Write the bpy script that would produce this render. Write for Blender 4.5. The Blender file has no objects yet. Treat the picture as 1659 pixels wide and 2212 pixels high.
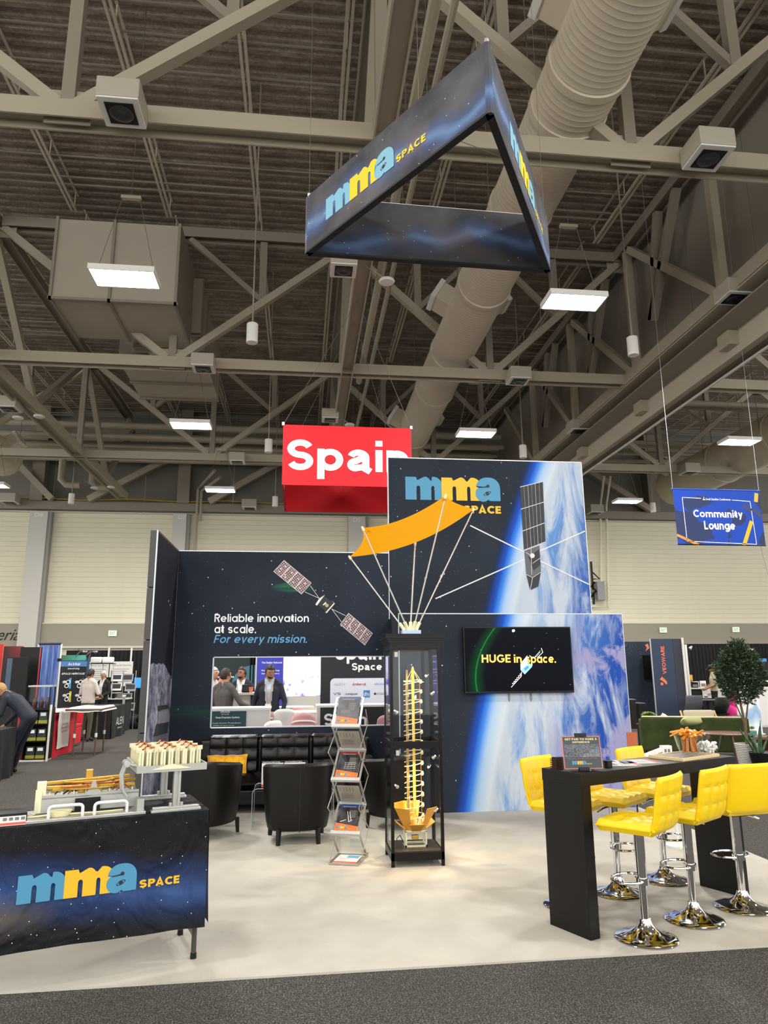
import bpy, bmesh, math, random
from mathutils import Vector, Matrix, Euler
R = math.radians
SC = bpy.context.scene
COL = SC.collection

# ------------------------------------------------------------------ camera
CAM_M = ((0.993521, 0.017442, 0.112306), (-0.113419, 0.215464, 0.969903), (-0.007281, -0.976356, 0.216046))
CAM_H, FPX, CX, CY = 1.68, 1535.0, 829.5, 1106.0
cam_d = bpy.data.cameras.new('camera')
cam = bpy.data.objects.new('camera', cam_d); COL.objects.link(cam)
cam_d.sensor_fit = 'HORIZONTAL'; cam_d.sensor_width = 36.0; cam_d.lens = FPX/1659*36.0
cam_d.clip_start = 0.05; cam_d.clip_end = 300
_r = [Vector((CAM_M[i][0], -CAM_M[i][1], -CAM_M[i][2])) for i in range(3)]
cam.matrix_world = Matrix(((_r[0][0], _r[0][1], _r[0][2], 0), (_r[1][0], _r[1][1], _r[1][2], 0),
                           (_r[2][0], _r[2][1], _r[2][2], CAM_H), (0, 0, 0, 1)))
SC.camera = cam

# ------------------------------------------------------------------ world, exposure
SC.view_settings.view_transform = 'Standard'
SC.view_settings.look = 'None'
SC.view_settings.gamma = 1.0
SC.view_settings.use_curve_mapping = False
SC.view_settings.exposure = 1.1
wd = bpy.data.worlds.new('hall_air'); SC.world = wd; wd.use_nodes = True
wd.node_tree.nodes['Background'].inputs[0].default_value = (1.0, 0.985, 0.955, 1)
wd.node_tree.nodes['Background'].inputs[1].default_value = 1.35
LAMP_W = 128.0          # watts of each high-bay luminaire's area light
SC.cycles.max_bounces = 7; SC.cycles.diffuse_bounces = 3; SC.cycles.glossy_bounces = 4
SC.cycles.transmission_bounces = 6; SC.cycles.transparent_max_bounces = 16
SC.cycles.caustics_reflective = False; SC.cycles.caustics_refractive = False
SC.cycles.sample_clamp_indirect = 4.0
SC.cycles.use_denoising = True
SC.cycles.use_light_tree = True

# ------------------------------------------------------------------ survey helpers (photo survey to metres)
def _ray(px, py):
    v = Vector((px-CX, py-CY, FPX)); return Vector([sum(CAM_M[i][k]*v[k] for k in range(3)) for i in range(3)])
def PY(px, py, Y):
    d = _ray(px, py); s = Y/d[1]; return Vector((d[0]*s, Y, CAM_H+d[2]*s))
def PX(px, py, X):
    d = _ray(px, py); s = X/d[0]; return Vector((X, d[1]*s, CAM_H+d[2]*s))
def PZ(px, py, z=0.0):
    d = _ray(px, py); s = (z-CAM_H)/d[2]; return Vector((d[0]*s, d[1]*s, z))

# ------------------------------------------------------------------ materials
def srgb(h):
    h = h.lstrip('#'); out = []
    for i in (0, 2, 4):
        c = int(h[i:i+2], 16)/255; out.append(c/12.92 if c <= 0.04045 else ((c+0.055)/1.055)**2.4)
    return (*out, 1.0)
MATS = {}
def mat(name, col='#808080', rough=0.6, metal=0.0, spec=0.5, emit=None, es=0.0, vary=0.0, vscale=8.0, bump=0.0, bscale=60.0, coat=0.0, sheen=0.0):
    if name in MATS: return MATS[name]
    m = bpy.data.materials.new(name); m.use_nodes = True; MATS[name] = m
    nt = m.node_tree; b = nt.nodes['Principled BSDF']
    c = srgb(col) if isinstance(col, str) else col
    b.inputs['Base Color'].default_value = c
    b.inputs['Roughness'].default_value = rough; b.inputs['Metallic'].default_value = metal
    b.inputs['Specular IOR Level'].default_value = spec
    b.inputs['Coat Weight'].default_value = coat
    b.inputs['Sheen Weight'].default_value = sheen
    if emit is not None:
        b.inputs['Emission Color'].default_value = srgb(emit); b.inputs['Emission Strength'].default_value = es
    tc = None
    if vary > 0 or bump > 0:
        tc = nt.nodes.new('ShaderNodeTexCoord')
    if vary > 0:
        n = nt.nodes.new('ShaderNodeTexNoise'); n.inputs['Scale'].default_value = vscale; n.inputs['Detail'].default_value = 6
        nt.links.new(tc.outputs['Object'], n.inputs['Vector'])
        mx = nt.nodes.new('ShaderNodeMix'); mx.data_type = 'RGBA'
        mx.inputs[6].default_value = tuple(x*(1-vary) for x in c[:3])+(1,)
        mx.inputs[7].default_value = tuple(min(1, x*(1+vary)) for x in c[:3])+(1,)
        nt.links.new(n.outputs['Fac'], mx.inputs[0]); nt.links.new(mx.outputs[2], b.inputs['Base Color'])
    if bump > 0:
        n2 = nt.nodes.new('ShaderNodeTexNoise'); n2.inputs['Scale'].default_value = bscale; n2.inputs['Detail'].default_value = 4
        nt.links.new(tc.outputs['Object'], n2.inputs['Vector'])
        bp = nt.nodes.new('ShaderNodeBump'); bp.inputs['Strength'].default_value = bump; bp.inputs['Distance'].default_value = 0.02
        nt.links.new(n2.outputs['Fac'], bp.inputs['Height']); nt.links.new(bp.outputs['Normal'], b.inputs['Normal'])
    return m

class NT:
    """tiny node-graph writer"""
    def __init__(s, name, rough=0.5, spec=0.5, metal=0.0):
        s.m = bpy.data.materials.new(name); s.m.use_nodes = True; MATS[name] = s.m
        s.t = s.m.node_tree; s.b = s.t.nodes['Principled BSDF']
        s.b.inputs['Roughness'].default_value = rough; s.b.inputs['Specular IOR Level'].default_value = spec
        s.b.inputs['Metallic'].default_value = metal
        s.obj = s.n('ShaderNodeTexCoord').outputs['Object']
    def n(s, k, **kw):
        x = s.t.nodes.new(k)
        for a, v in kw.items(): setattr(x, a, v)
        return x
    def put(s, sock, v):
        if isinstance(v, (int, float)): sock.default_value = v
        elif isinstance(v, tuple): sock.default_value = v if len(v) == len(sock.default_value) else v[:len(sock.default_value)]
        else: s.t.links.new(v, sock)
    def math(s, op, a, b=None, c=None, clamp=False):
        x = s.n('ShaderNodeMath', operation=op, use_clamp=clamp); s.put(x.inputs[0], a)
        if b is not None: s.put(x.inputs[1], b)
        if c is not None: s.put(x.inputs[2], c)
        return x.outputs[0]
    def mix(s, f, a, b):
        x = s.n('ShaderNodeMix', data_type='RGBA'); s.put(x.inputs[0], f)
        s.put(x.inputs[6], srgb(a) if isinstance(a, str) else a); s.put(x.inputs[7], srgb(b) if isinstance(b, str) else b)
        return x.outputs[2]
    def ramp(s, f, stops, interp='LINEAR'):
        x = s.n('ShaderNodeValToRGB'); x.color_ramp.interpolation = interp; e = x.color_ramp.elements
        while len(e) < len(stops): e.new(0.5)
        for i, (p, c) in enumerate(stops): e[i].position = p; e[i].color = srgb(c) if isinstance(c, str) else c
        s.put(x.inputs[0], f); return x.outputs[0]
    def mapr(s, v, a, b, c=0.0, d=1.0):
        x = s.n('ShaderNodeMapRange'); s.put(x.inputs[0], v); x.inputs[1].default_value = a; x.inputs[2].default_value = b
        x.inputs[3].default_value = c; x.inputs[4].default_value = d; return x.outputs[0]
    def mapping(s, loc=(0,0,0), rot=(0,0,0), scale=(1,1,1), v=None):
        x = s.n('ShaderNodeMapping'); s.put(x.inputs[0], v or s.obj); x.inputs[1].default_value = loc
        x.inputs[2].default_value = rot; x.inputs[3].default_value = scale; return x.outputs[0]
    def noise(s, scale=5, detail=4, v=None, rough=0.5, dist=0.0):
        x = s.n('ShaderNodeTexNoise'); s.put(x.inputs['Vector'], v or s.obj); x.inputs['Scale'].default_value = scale
        x.inputs['Detail'].default_value = detail; x.inputs['Roughness'].default_value = rough; x.inputs['Distortion'].default_value = dist
        return x.outputs['Fac']
    def voro(s, scale=5, v=None):
        x = s.n('ShaderNodeTexVoronoi'); s.put(x.inputs['Vector'], v or s.obj); x.inputs['Scale'].default_value = scale
        return x.outputs['Distance']
    def xyz(s, v=None):
        x = s.n('ShaderNodeSeparateXYZ'); s.put(x.inputs[0], v or s.obj); return x.outputs
    def bump(s, h, st=0.3, d=0.01):
        x = s.n('ShaderNodeBump'); x.inputs['Strength'].default_value = st; x.inputs['Distance'].default_value = d
        s.put(x.inputs['Height'], h); s.t.links.new(x.outputs[0], s.b.inputs['Normal'])
    def col(s, c): s.put(s.b.inputs['Base Color'], c); return s
def stars(g, base, scale=5.0, size=0.035, bright='#d8dde8'):
    f = g.math('LESS_THAN', g.voro(scale), size)
    f2 = g.math('LESS_THAN', g.voro(scale*2.3), size*0.9)
    f3 = g.math('MAXIMUM', f, g.math('MULTIPLY', f2, 0.35))
    return g.mix(f3, base, bright)

# ------------------------------------------------------------------ mesh builder
class MB:
    def __init__(s): s.v = []; s.f = []; s.mi = []; s.cur = 0
    def add(s, vs, fs):
        o = len(s.v); s.v += [tuple(v) for v in vs]
        s.f += [tuple(i+o for i in f) for f in fs]; s.mi += [s.cur]*len(fs); return s
    def box(s, c, d, rot=None):
        hx, hy, hz = d[0]/2, d[1]/2, d[2]/2
        vs = [Vector((x, y, z)) for z in (-hz, hz) for y in (-hy, hy) for x in (-hx, hx)]
        if rot is not None:
            M = rot if isinstance(rot, Matrix) else Euler(rot).to_matrix()
            vs = [M @ v for v in vs]
        vs = [v+Vector(c) for v in vs]
        return s.add(vs, [(0,2,3,1), (4,5,7,6), (0,1,5,4), (2,6,7,3), (0,4,6,2), (1,3,7,5)])
    def bb(s, a, b):
        return s.box([(a[i]+b[i])/2 for i in range(3)], [abs(b[i]-a[i]) for i in range(3)])
    def bar(s, p, q, w, h, up=(0, 0, 1)):
        p, q = Vector(p), Vector(q); d = (q-p); L = d.length; d.normalize(); up = Vector(up)
        if abs(d.dot(up)) > 0.99: up = Vector((0, 1, 0))
        x = d.cross(up).normalized(); z = x.cross(d).normalized()
        M = Matrix((x, d, z)).transposed()
        return s.box((p+q)/2, (w, L, h), M)
    def hbeam(s, p, q, w, h, t=0.03, up=(0, 0, 1)):
        """H section: two upright flanges and a level web"""
        p, q = Vector(p), Vector(q); d = (q-p).normalized(); up = Vector(up)
        x = d.cross(up).normalized(); z = x.cross(d).normalized()
        for sgn in (-1, 1):
            o = x*(sgn*(w/2-t/2)); s.bar(p+o, q+o, t, h, up)
        s.bar(p, q, w-2*t, t, up); return s
    def frust(s, p, q, r0, r1, n=12, caps=True):
        p, q = Vector(p), Vector(q); d = (q-p).normalized(); up = Vector((0, 0, 1)) if abs(d.z) < 0.95 else Vector((1, 0, 0))
        x = d.cross(up).normalized(); y = x.cross(d)
        vs = []
        for c, r in ((p, r0), (q, r1)):
            for i in range(n):
                a = 2*math.pi*i/n; vs.append(c+x*(r*math.cos(a))+y*(r*math.sin(a)))
        fs = [(i, (i+1) % n, n+(i+1) % n, n+i) for i in range(n)]
        if caps: fs += [tuple(range(n-1, -1, -1)), tuple(range(n, 2*n))]
        return s.add(vs, fs)
    def tube(s, pts, r, n=8, closed=False, flat=1.0, caps=True):
        pts = [Vector(p) for p in pts]; m = len(pts); rs = r if isinstance(r, (list, tuple)) else [r]*m
        vs = []; prev = None
        for i, p in enumerate(pts):
            if closed: t = pts[(i+1) % m]-pts[i-1]
            else: t = pts[min(i+1, m-1)]-pts[max(i-1, 0)]
            t.normalize()
            if prev is None:
                up = Vector((0, 0, 1)) if abs(t.z) < 0.9 else Vector((1, 0, 0)); x = t.cross(up).normalized()
            else:
                x = (prev-t*prev.dot(t)).normalized()
            prev = x; y = t.cross(x)
            for k in range(n):
                a = 2*math.pi*k/n; vs.append(p+x*(rs[i]*math.cos(a))+y*(rs[i]*flat*math.sin(a)))
        fs = []
        for i in range(m if closed else m-1):
            j = (i+1) % m
            for k in range(n): fs.append((i*n+k, i*n+(k+1) % n, j*n+(k+1) % n, j*n+k))
        if not closed and caps: fs += [tuple(range(n-1, -1, -1)), tuple((m-1)*n+k for k in range(n))]
        return s.add(vs, fs)
    def lathe(s, prof, n=24, c=(0, 0, 0), M=None):
        vs = []; c = Vector(c)
        for r, z in prof:
            for k in range(n):
                a = 2*math.pi*k/n; v = Vector((r*math.cos(a), r*math.sin(a), z))
                if M is not None: v = M @ v
                vs.append(v+c)
        fs = []
        for i in range(len(prof)-1):
            for k in range(n): fs.append((i*n+k, i*n+(k+1) % n, (i+1)*n+(k+1) % n, (i+1)*n+k))
        if prof[0][0] > 1e-5: fs.append(tuple(range(n-1, -1, -1)))
        if prof[-1][0] > 1e-5: fs.append(tuple((len(prof)-1)*n+k for k in range(n)))
        return s.add(vs, fs)
    def poly(s, pts, o, u, v, t=0.0):
        """2D outline in plane o+u*x+v*y; thickness t along u x v"""
        o, u, v = Vector(o), Vector(u), Vector(v); w = u.cross(v).normalized()
        vs = [o+u*a+v*b for a, b in pts]; n = len(vs)
        if t == 0: return s.add(vs, [tuple(range(n))])
        vs2 = [p+w*t for p in vs]
        return s.add(vs+vs2, [tuple(range(n-1, -1, -1)), tuple(range(n, 2*n))]+[(i, (i+1) % n, n+(i+1) % n, n+i) for i in range(n)])
    def grid(s, fn, nu, nv, closeu=False):
        vs = [fn(i/nu, j/nv) for j in range(nv+1) for i in range(nu+(0 if closeu else 1))]
        w = nu if closeu else nu+1; fs = []
        for j in range(nv):
            for i in range(nu):
                i2 = (i+1) % w if closeu else i+1
                fs.append((j*w+i, j*w+i2, (j+1)*w+i2, (j+1)*w+i))
        return s.add(vs, fs)
    def ell(s, c, r, nu=14, nv=10, M=None):
        c = Vector(c)
        def fn(u, v):
            a = 2*math.pi*u; b = math.pi*(v-0.5)
            p = Vector((r[0]*math.cos(b)*math.cos(a), r[1]*math.cos(b)*math.sin(a), r[2]*math.sin(b)))
            return c+(M @ p if M is not None else p)
        return s.grid(fn, nu, nv, True)
    def mesh(s, name, m, smooth=False, bevel=0.0, seg=2, weld=False):
        me = bpy.data.meshes.new(name); me.from_pydata(s.v, [], s.f)
        ms = m if isinstance(m, (list, tuple)) else [m]
        for k in ms: me.materials.append(k)
        if len(ms) > 1: me.polygons.foreach_set('material_index', s.mi)
        b = bmesh.new(); b.from_mesh(me)
        if weld: bmesh.ops.remove_doubles(b, verts=b.verts, dist=1e-5)
        bmesh.ops.recalc_face_normals(b, faces=b.faces)
        if bevel > 0:
            bmesh.ops.bevel(b, geom=[e for e in b.edges if e.calc_face_angle(0) > 0.5], offset=bevel, segments=seg, affect='EDGES', profile=0.6, clamp_overlap=True)
        if smooth:
            for f in b.faces: f.smooth = True
            for e in b.edges:
                if e.calc_face_angle(0) > R(38): e.smooth = False
        b.to_mesh(me); b.free(); return me
    def build(s, name, m, parent=None, smooth=False, bevel=0.0, seg=2, weld=False, loc=None, rot=None, kind=None, label=None):
        return place(s.mesh(name, m, smooth, bevel, seg, weld), name, parent, loc, rot, kind, label)
def place(me, name, parent=None, loc=None, rot=None, kind=None, label=None):
    o = bpy.data.objects.new(name, me); COL.objects.link(o)
    if parent is not None: o.parent = parent
    if loc is not None: o.location = loc
    if rot is not None: o.rotation_euler = rot
    if kind: o['kind'] = kind
    if label: o['label'] = label
    return o
def box(name, a, b, m, parent=None, bevel=0.0, **k): return MB().bb(a, b).build(name, m, parent, bevel=bevel, **k)
def tag(o, label, cat, group=None):
    o['label'] = label; o['category'] = cat
    if group: o['group'] = group
    return o
def thing(name, label, cat, loc=(0, 0, 0), rz=0.0, group=None):
    o = bpy.data.objects.new(name, None); COL.objects.link(o); o.empty_display_size = 0.1
    o.location = loc; o.rotation_euler = (0, 0, rz); return tag(o, label, cat, group)
def struct(o): o['kind'] = 'structure'; return o
KIDS = {}
def tree(o):
    out = {}
    for x in COL.objects:
        if x.parent: out.setdefault(x.parent, []).append(x)
    return out
def dup(root, loc=None, rz=None, label=None, group=None, rot=None):
    kids = tree(root)
    def rec(o, par):
        c = o.copy(); COL.objects.link(c); c.parent = par
        for k in kids.get(o, []): rec(k, c)
        return c
    c = rec(root, None)
    if loc is not None: c.location = loc
    if rz is not None: c.rotation_euler = (0, 0, rz)
    if rot is not None: c.rotation_euler = rot
    if label: c['label'] = label
    if group: c['group'] = group
    return c

# ------------------------------------------------------------------ lettering (built-in font, turned into flat print)
TXT = {}
def text_geo(s, bold=0.0, shear=0.0, align='LEFT', space=1.0):
    key = (s, bold, shear, align, space)
    if key in TXT: return TXT[key]
    cu = bpy.data.curves.new('t', 'FONT'); cu.body = s; cu.size = 1.0; cu.offset = bold; cu.shear = shear; cu.align_x = align
    cu.resolution_u = 3; cu.space_character = space; cu.space_line = 0.85
    o = bpy.data.objects.new('t', cu); COL.objects.link(o)
    dg = bpy.context.evaluated_depsgraph_get(); me = bpy.data.meshes.new_from_object(o.evaluated_get(dg))
    vs = [(v.co.x, v.co.y) for v in me.vertices]; fs = [tuple(p.vertices) for p in me.polygons]
    bpy.data.objects.remove(o); bpy.data.curves.remove(cu); bpy.data.meshes.remove(me)
    TXT[key] = (vs, fs); return TXT[key]
def print_text(mb, s, x0, y0, x1, y1, o, u, v, off=0.002, bold=0.0, shear=0.0, keep=False, align='LEFT', space=1.0):
    """letters stretched into the box (x0,y0)-(x1,y1) of plane o,u,v"""
    vs, fs = text_geo(s, bold, shear, align, space)
    ax, bx = min(p[0] for p in vs), max(p[0] for p in vs); ay, by = min(p[1] for p in vs), max(p[1] for p in vs)
    sx, sy = (x1-x0)/(bx-ax), (y1-y0)/(by-ay)
    if keep: sx = sy = min(sx, sy)
    o, u, v = Vector(o), Vector(u), Vector(v); w = u.cross(v).normalized()*off
    mb.add([o+w+u*(x0+(p[0]-ax)*sx)+v*(y0+(p[1]-ay)*sy) for p in vs], fs); return mb
def lettering(parent, s, x0, y0, x1, y1, o, u, v, m, name='lettering', **k):
    return print_text(MB(), s, x0, y0, x1, y1, o, u, v, **k).build(name, m, parent)
def rect(mb, x0, y0, x1, y1, o, u, v, off=0.002):
    o, u, v = Vector(o), Vector(u), Vector(v); w = u.cross(v).normalized()*off
    mb.add([o+w+u*a+v*b for a, b in ((x0, y0), (x1, y0), (x1, y1), (x0, y1))], [(0, 1, 2, 3)]); return mb

def arc(cx, cy, rx, ry, a0, a1, n=8):
    return [(cx+rx*math.cos(R(a0+(a1-a0)*i/n)), cy+ry*math.sin(R(a0+(a1-a0)*i/n))) for i in range(n+1)]
def letter_m(w3=0.5, last=0.5):
    """heavy slab m, x-height 1; last stem width 'last'"""
    a, s1, b, s2 = 0.50, 0.17, 0.50, 0.15
    x1 = a+s1; x2 = x1+b; x3 = x2+s2; x4 = x3+last
    return [(0, 0), (a, 0), (a, 0.52)]+arc(a+s1/2, 0.52, s1/2, 0.10, 180, 0, 6)+[(x1, 0), (x2, 0), (x2, 0.52)]+arc(x2+s2/2, 0.52, s2/2, 0.10, 180, 0, 6)+[(x3, 0), (x4, 0), (x4, 0.62)]+arc(x4-0.40, 0.62, 0.40, 0.40, 0, 100, 8)+[(x2+0.02, 0.84)]+arc(x2-0.28, 0.66, 0.28, 0.36, 35, 95, 6)+[(a+0.04, 0.86), (a-0.02, 1.0), (0, 1.0)]
def logo(parent, x0, y0, h, o, u, v, bl, ye, dk, off=0.003, space='right', sx=1.0, ball=True):
    """blue m, yellow m, blue a with a ringed planet, and the word SPACE"""
    o, u, v = Vector(o), Vector(u), Vector(v); w = u.cross(v).normalized(); U = u*sx*h; V = v*h; O = o+u*x0+v*y0
    MB().poly(letter_m(last=0.36), O+w*off, U, V).build('letter', bl, parent)
    MB().poly([(a+1.64, b) for a, b in letter_m(last=0.5)], O+w*(off+0.001), U, V).build('letter', ye, parent)
    A = [(4.34, 0), (3.82, 0), (3.80, 0.06)]+arc(3.55, 0.32, 0.36, 0.36, 285, 180, 8)+arc(3.62, 0.36, 0.42, 0.30, 180, 120, 5)+[(3.52, 0.63), (3.24, 0.60)]+arc(3.72, 0.56, 0.50, 0.48, 170, 90, 7)+arc(3.86, 0.56, 0.48, 0.48, 90, 0, 8)
    MB().poly(A, O+w*(off+0.002), U, V).build('letter', bl, parent)
    d = MB(); d.poly(arc(3.78, 0.66, 0.075, 0.075, 0, 345, 14), O+w*(off+0.003), U, V)
    d.poly([(3.38, 0.60), (3.74, 0.66), (3.74, 0.60), (3.40, 0.565)], O+w*(off+0.003), U, V)
    d.poly(arc(3.74, 0.33, 0.085, 0.085, 0, 345, 14), O+w*(off+0.003), U, V)
    ring = [(3.74+0.19*math.cos(R(t))*0.9-0.07*math.sin(R(t))*0.4, 0.33+0.19*math.cos(R(t))*0.42+0.07*math.sin(R(t))) for t in range(0, 360, 20)]
    ri = [((a-3.74)*0.78+3.74, (b-0.33)*0.78+0.33) for a, b in ring]
    n = len(ring); P = [O+w*(off+0.003)+U*a+V*b for a, b in ring+ri]
    d.add(P, [(i, (i+1) % n, n+(i+1) % n, n+i) for i in range(n)])
    d.build('planet_mark', dk, parent)
    bx = (4.46, 0.02, 6.05, 0.40) if space == 'right' else (2.62, -0.56, 4.34, -0.14)
    bold_text(parent, 'SPACE', *bx, O, U, V, ye, w=.24, off=off)
# ------------------------------------------------------------------ a bold sans alphabet drawn with strokes
def glyph(ch, w, dbl=False):
    """centre lines of a letter (list of polylines) and its advance; x-height .72, caps 1"""
    h = w/2; X = .72; D = -.27; R_ = .36; W = 2*R_
    def el(cx, cy, rx, ry, a0, a1, n=16): return arc(cx, cy, rx, ry, a0, a1, n)
    o = el(R_, X/2, R_-h, X/2-h, 0, 360, 24)
    if ch == 'o': return [o], W
    if ch == 'a':
        if not dbl: return [o, [(W-h, 0), (W-h, X)]], W
        return [el(.31, X-h-.17, .31-h, .17, 165, 0, 10)+[(.62-h, .08), (.65, 0.0)], [(.62-h, .43), (.36, .41)]+el(.22, .215, .22-h, .205-h*.9, 85, 300, 10)+[(.62-h, .16)]], .68
    if ch == 'b': return [o, [(h, 0), (h, 1)]], W
    if ch == 'd': return [o, [(W-h, 0), (W-h, 1)]], W
    if ch == 'p': return [o, [(h, D), (h, X)]], W
    if ch == 'q': return [o, [(W-h, D), (W-h, X)]], W
    if ch == 'g': return [o, [(W-h, X), (W-h, -.02)]+el(R_, -.02, R_-h, -D-h-.02, 0, -150, 10)], W
    if ch == 'c': return [el(R_, X/2, R_-h, X/2-h, 48, 312, 18)], .66
    if ch == 'e': return [[(W-h*1.2, X/2), (h, X/2)], el(R_, X/2, R_-h, X/2-h, 0, 318, 20)], W
    if ch in 'nhm':
        top = 1 if ch == 'h' else X; W2 = .62; r = (W2-w)/2; out = [[(h, 0), (h, top)], [(h, X-h-r*.9)]+el(W2/2, X-h-r*.9, r, r*.9, 180, 0, 12)+[(W2-h, 0)]]
        if ch == 'm': W3 = 1.02; r = (W3-w)/4; out = [[(h, 0), (h, X)]]+[[(h+2*r*k, X-h-r*.9)]+el(h+2*r*k+r, X-h-r*.9, r, r*.9, 180, 0, 12)+[(h+2*r*k+2*r, 0)] for k in (0, 1)]; return out, W3
        return out, W2
    if ch == 'u': W2 = .62; r = (W2-w)/2; return [[(W2-h, 0), (W2-h, X)], [(h, X), (h, h+r*.9)]+el(W2/2, h+r*.9, r, r*.9, 180, 360, 12)], W2
    if ch == 'i': return [[(h, 0), (h, X)], [(h, .84), (h, .84+w*.95)]], w
    if ch == 'l': return [[(h, 0), (h, 1)]], w
    if ch == 't': return [[(.18, .93), (.18, h+.1)]+el(.30, h+.1, .12, .1, 180, 290, 6), [(0, X-h), (.38, X-h)]], .40
    if ch == 'r': return [[(h, 0), (h, X)], [(h, .40)]+el(.34, .40, .34-h, X-h-.40, 180, 85, 8)], .40
    if ch == 's': return [el(.29, X-h-(X-w)/4, .29-h, (X-w)/4, 25, 270, 12)+el(.29, h+(X-w)/4, .29-h, (X-w)/4, 90, -155, 12)], .58
    if ch == 'S': q = (1-w)/4; return [el(.36, 1-h-q, .36-h, q, 20, 270, 14)+el(.36, h+q, .36-h, q, 90, -160, 14)], .72
    if ch == 'f': return [[(.16, 0), (.16, .78)]+el(.34, .78, .18, 1-h-.78, 180, 95, 6), [(0, X-h), (.36, X-h)]], .38
    if ch == 'v': return [[(h*.9, X), (.31, h*.3), (.62-h*.9, X)]], .62
    if ch == 'y': return [[(h*.9, X), (.32, h*.6)], [(.62-h*.9, X), (.20, D+h*.2)]], .62
    if ch == 'x': return [[(h, X), (.6-h, 0)], [(h, 0), (.6-h, X)]], .6
    if ch == 'z': return [[(0, X-h), (.56-h, X-h), (h, h), (.56, h)]], .56
    if ch == 'k': return [[(h, 0), (h, 1)], [(.56-h, X), (h*1.2, .34)], [(w, .38), (.6-h, 0)]], .6
    if ch == 'w': return [[(h*.8, X), (.25, h*.3), (.46, X), (.67, h*.3), (.92-h*.8, X)]], .92
    if ch == 'H': return [[(h, 0), (h, 1)], [(.74-h, 0), (.74-h, 1)], [(h, .52), (.74-h, .52)]], .74
    if ch == 'U': r = .37-h; return [[(h, 1), (h, h+r)]+el(.37, h+r, r, r, 180, 360, 12)+[(.74-h, 1)]], .74
    if ch in 'GC':
        o = [el(.46, .5, .46-h, .5-h, 45, 315, 20)]
        if ch == 'G': o = [el(.46, .5, .46-h, .5-h, 45, 322, 20)+[(.88-h, .46)], [(.5, .46), (.88-h*.2, .46)]]
        return o, (.86 if ch == 'G' else .76)
    if ch == 'E': return [[(.58, 1-h), (h, 1-h), (h, h), (.58, h)], [(h, .51), (.54, .51)]], .58
    if ch == 'F': return [[(.56, 1-h), (h, 1-h), (h, 0)], [(h, .49), (.50, .49)]], .56
    if ch in 'RP':
        r = .25-h*.5; o = [[(h, 0), (h, 1-h), (.36, 1-h)]+el(.36, 1-h-r, r+.02, r, 90, -90, 10)+[(h, 1-h-2*r)]]
        if ch == 'R': o.append([(.34, 1-h-2*r), (.62-h*.6, 0)])
        return o, .64
    if ch == 'B': return [[(h, h), (h, 1-h), (.34, 1-h)]+el(.34, .76-h*.5, .2, .24-h*.5, 90, -90, 8)+[(h, .52)], [(.34, .52)]+el(.36, .26+h*.5, .22, .26-h*.5, 90, -90, 8)+[(h, h)]], .62
    if ch == 'D': return [[(h, h), (h, 1-h), (.30, 1-h)]+el(.32, .5, .42-h, .5-h, 90, -90, 14)+[(h, h)]], .76
    if ch == 'L': return [[(h, 1), (h, h), (.54, h)]], .54
    if ch == 'T': return [[(0, 1-h), (.66, 1-h)], [(.33, 1-h), (.33, 0)]], .66
    if ch == 'I': return [[(h, 0), (h, 1)]], w
    if ch == 'V': return [[(h*.8, 1), (.38, h*.3), (.76-h*.8, 1)]], .76
    if ch == 'A': return [[(h*.8, 0), (.39, 1-h*.3), (.78-h*.8, 0)], [(.2, .27), (.58, .27)]], .78
    if ch == 'W': return [[(h*.8, 1), (.30, h*.3), (.55, .96), (.80, h*.3), (1.1-h*.8, 1)]], 1.1
    if ch == 'O': return [el(.48, .5, .48-h, .5-h, 0, 360, 26)], .96
    if ch == 'M': return [[(h, 0), (h, .97), (.44, .25), (.88-h, .97), (.88-h, 0)]], .88
    if ch == 'N': return [[(h, 0), (h, 1), (.76-h, 0), (.76-h, 1)]], .76
    if ch == 'K': return [[(h, 0), (h, 1)], [(.68-h, 1), (h*1.2, .42)], [(w, .52), (.7-h, 0)]], .7
    if ch == 'X': return [[(h, 1), (.7-h, 0)], [(h, 0), (.7-h, 1)]], .7
    if ch == 'Y': return [[(h*.8, 1), (.35, .45), (.7-h*.8, 1)], [(.35, .45), (.35, 0)]], .7
    if ch == '.': return [[(h, 0), (h, w)]], w
    if ch == '-': return [[(0, .38), (.3, .38)]], .3
    return [], .26
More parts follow.
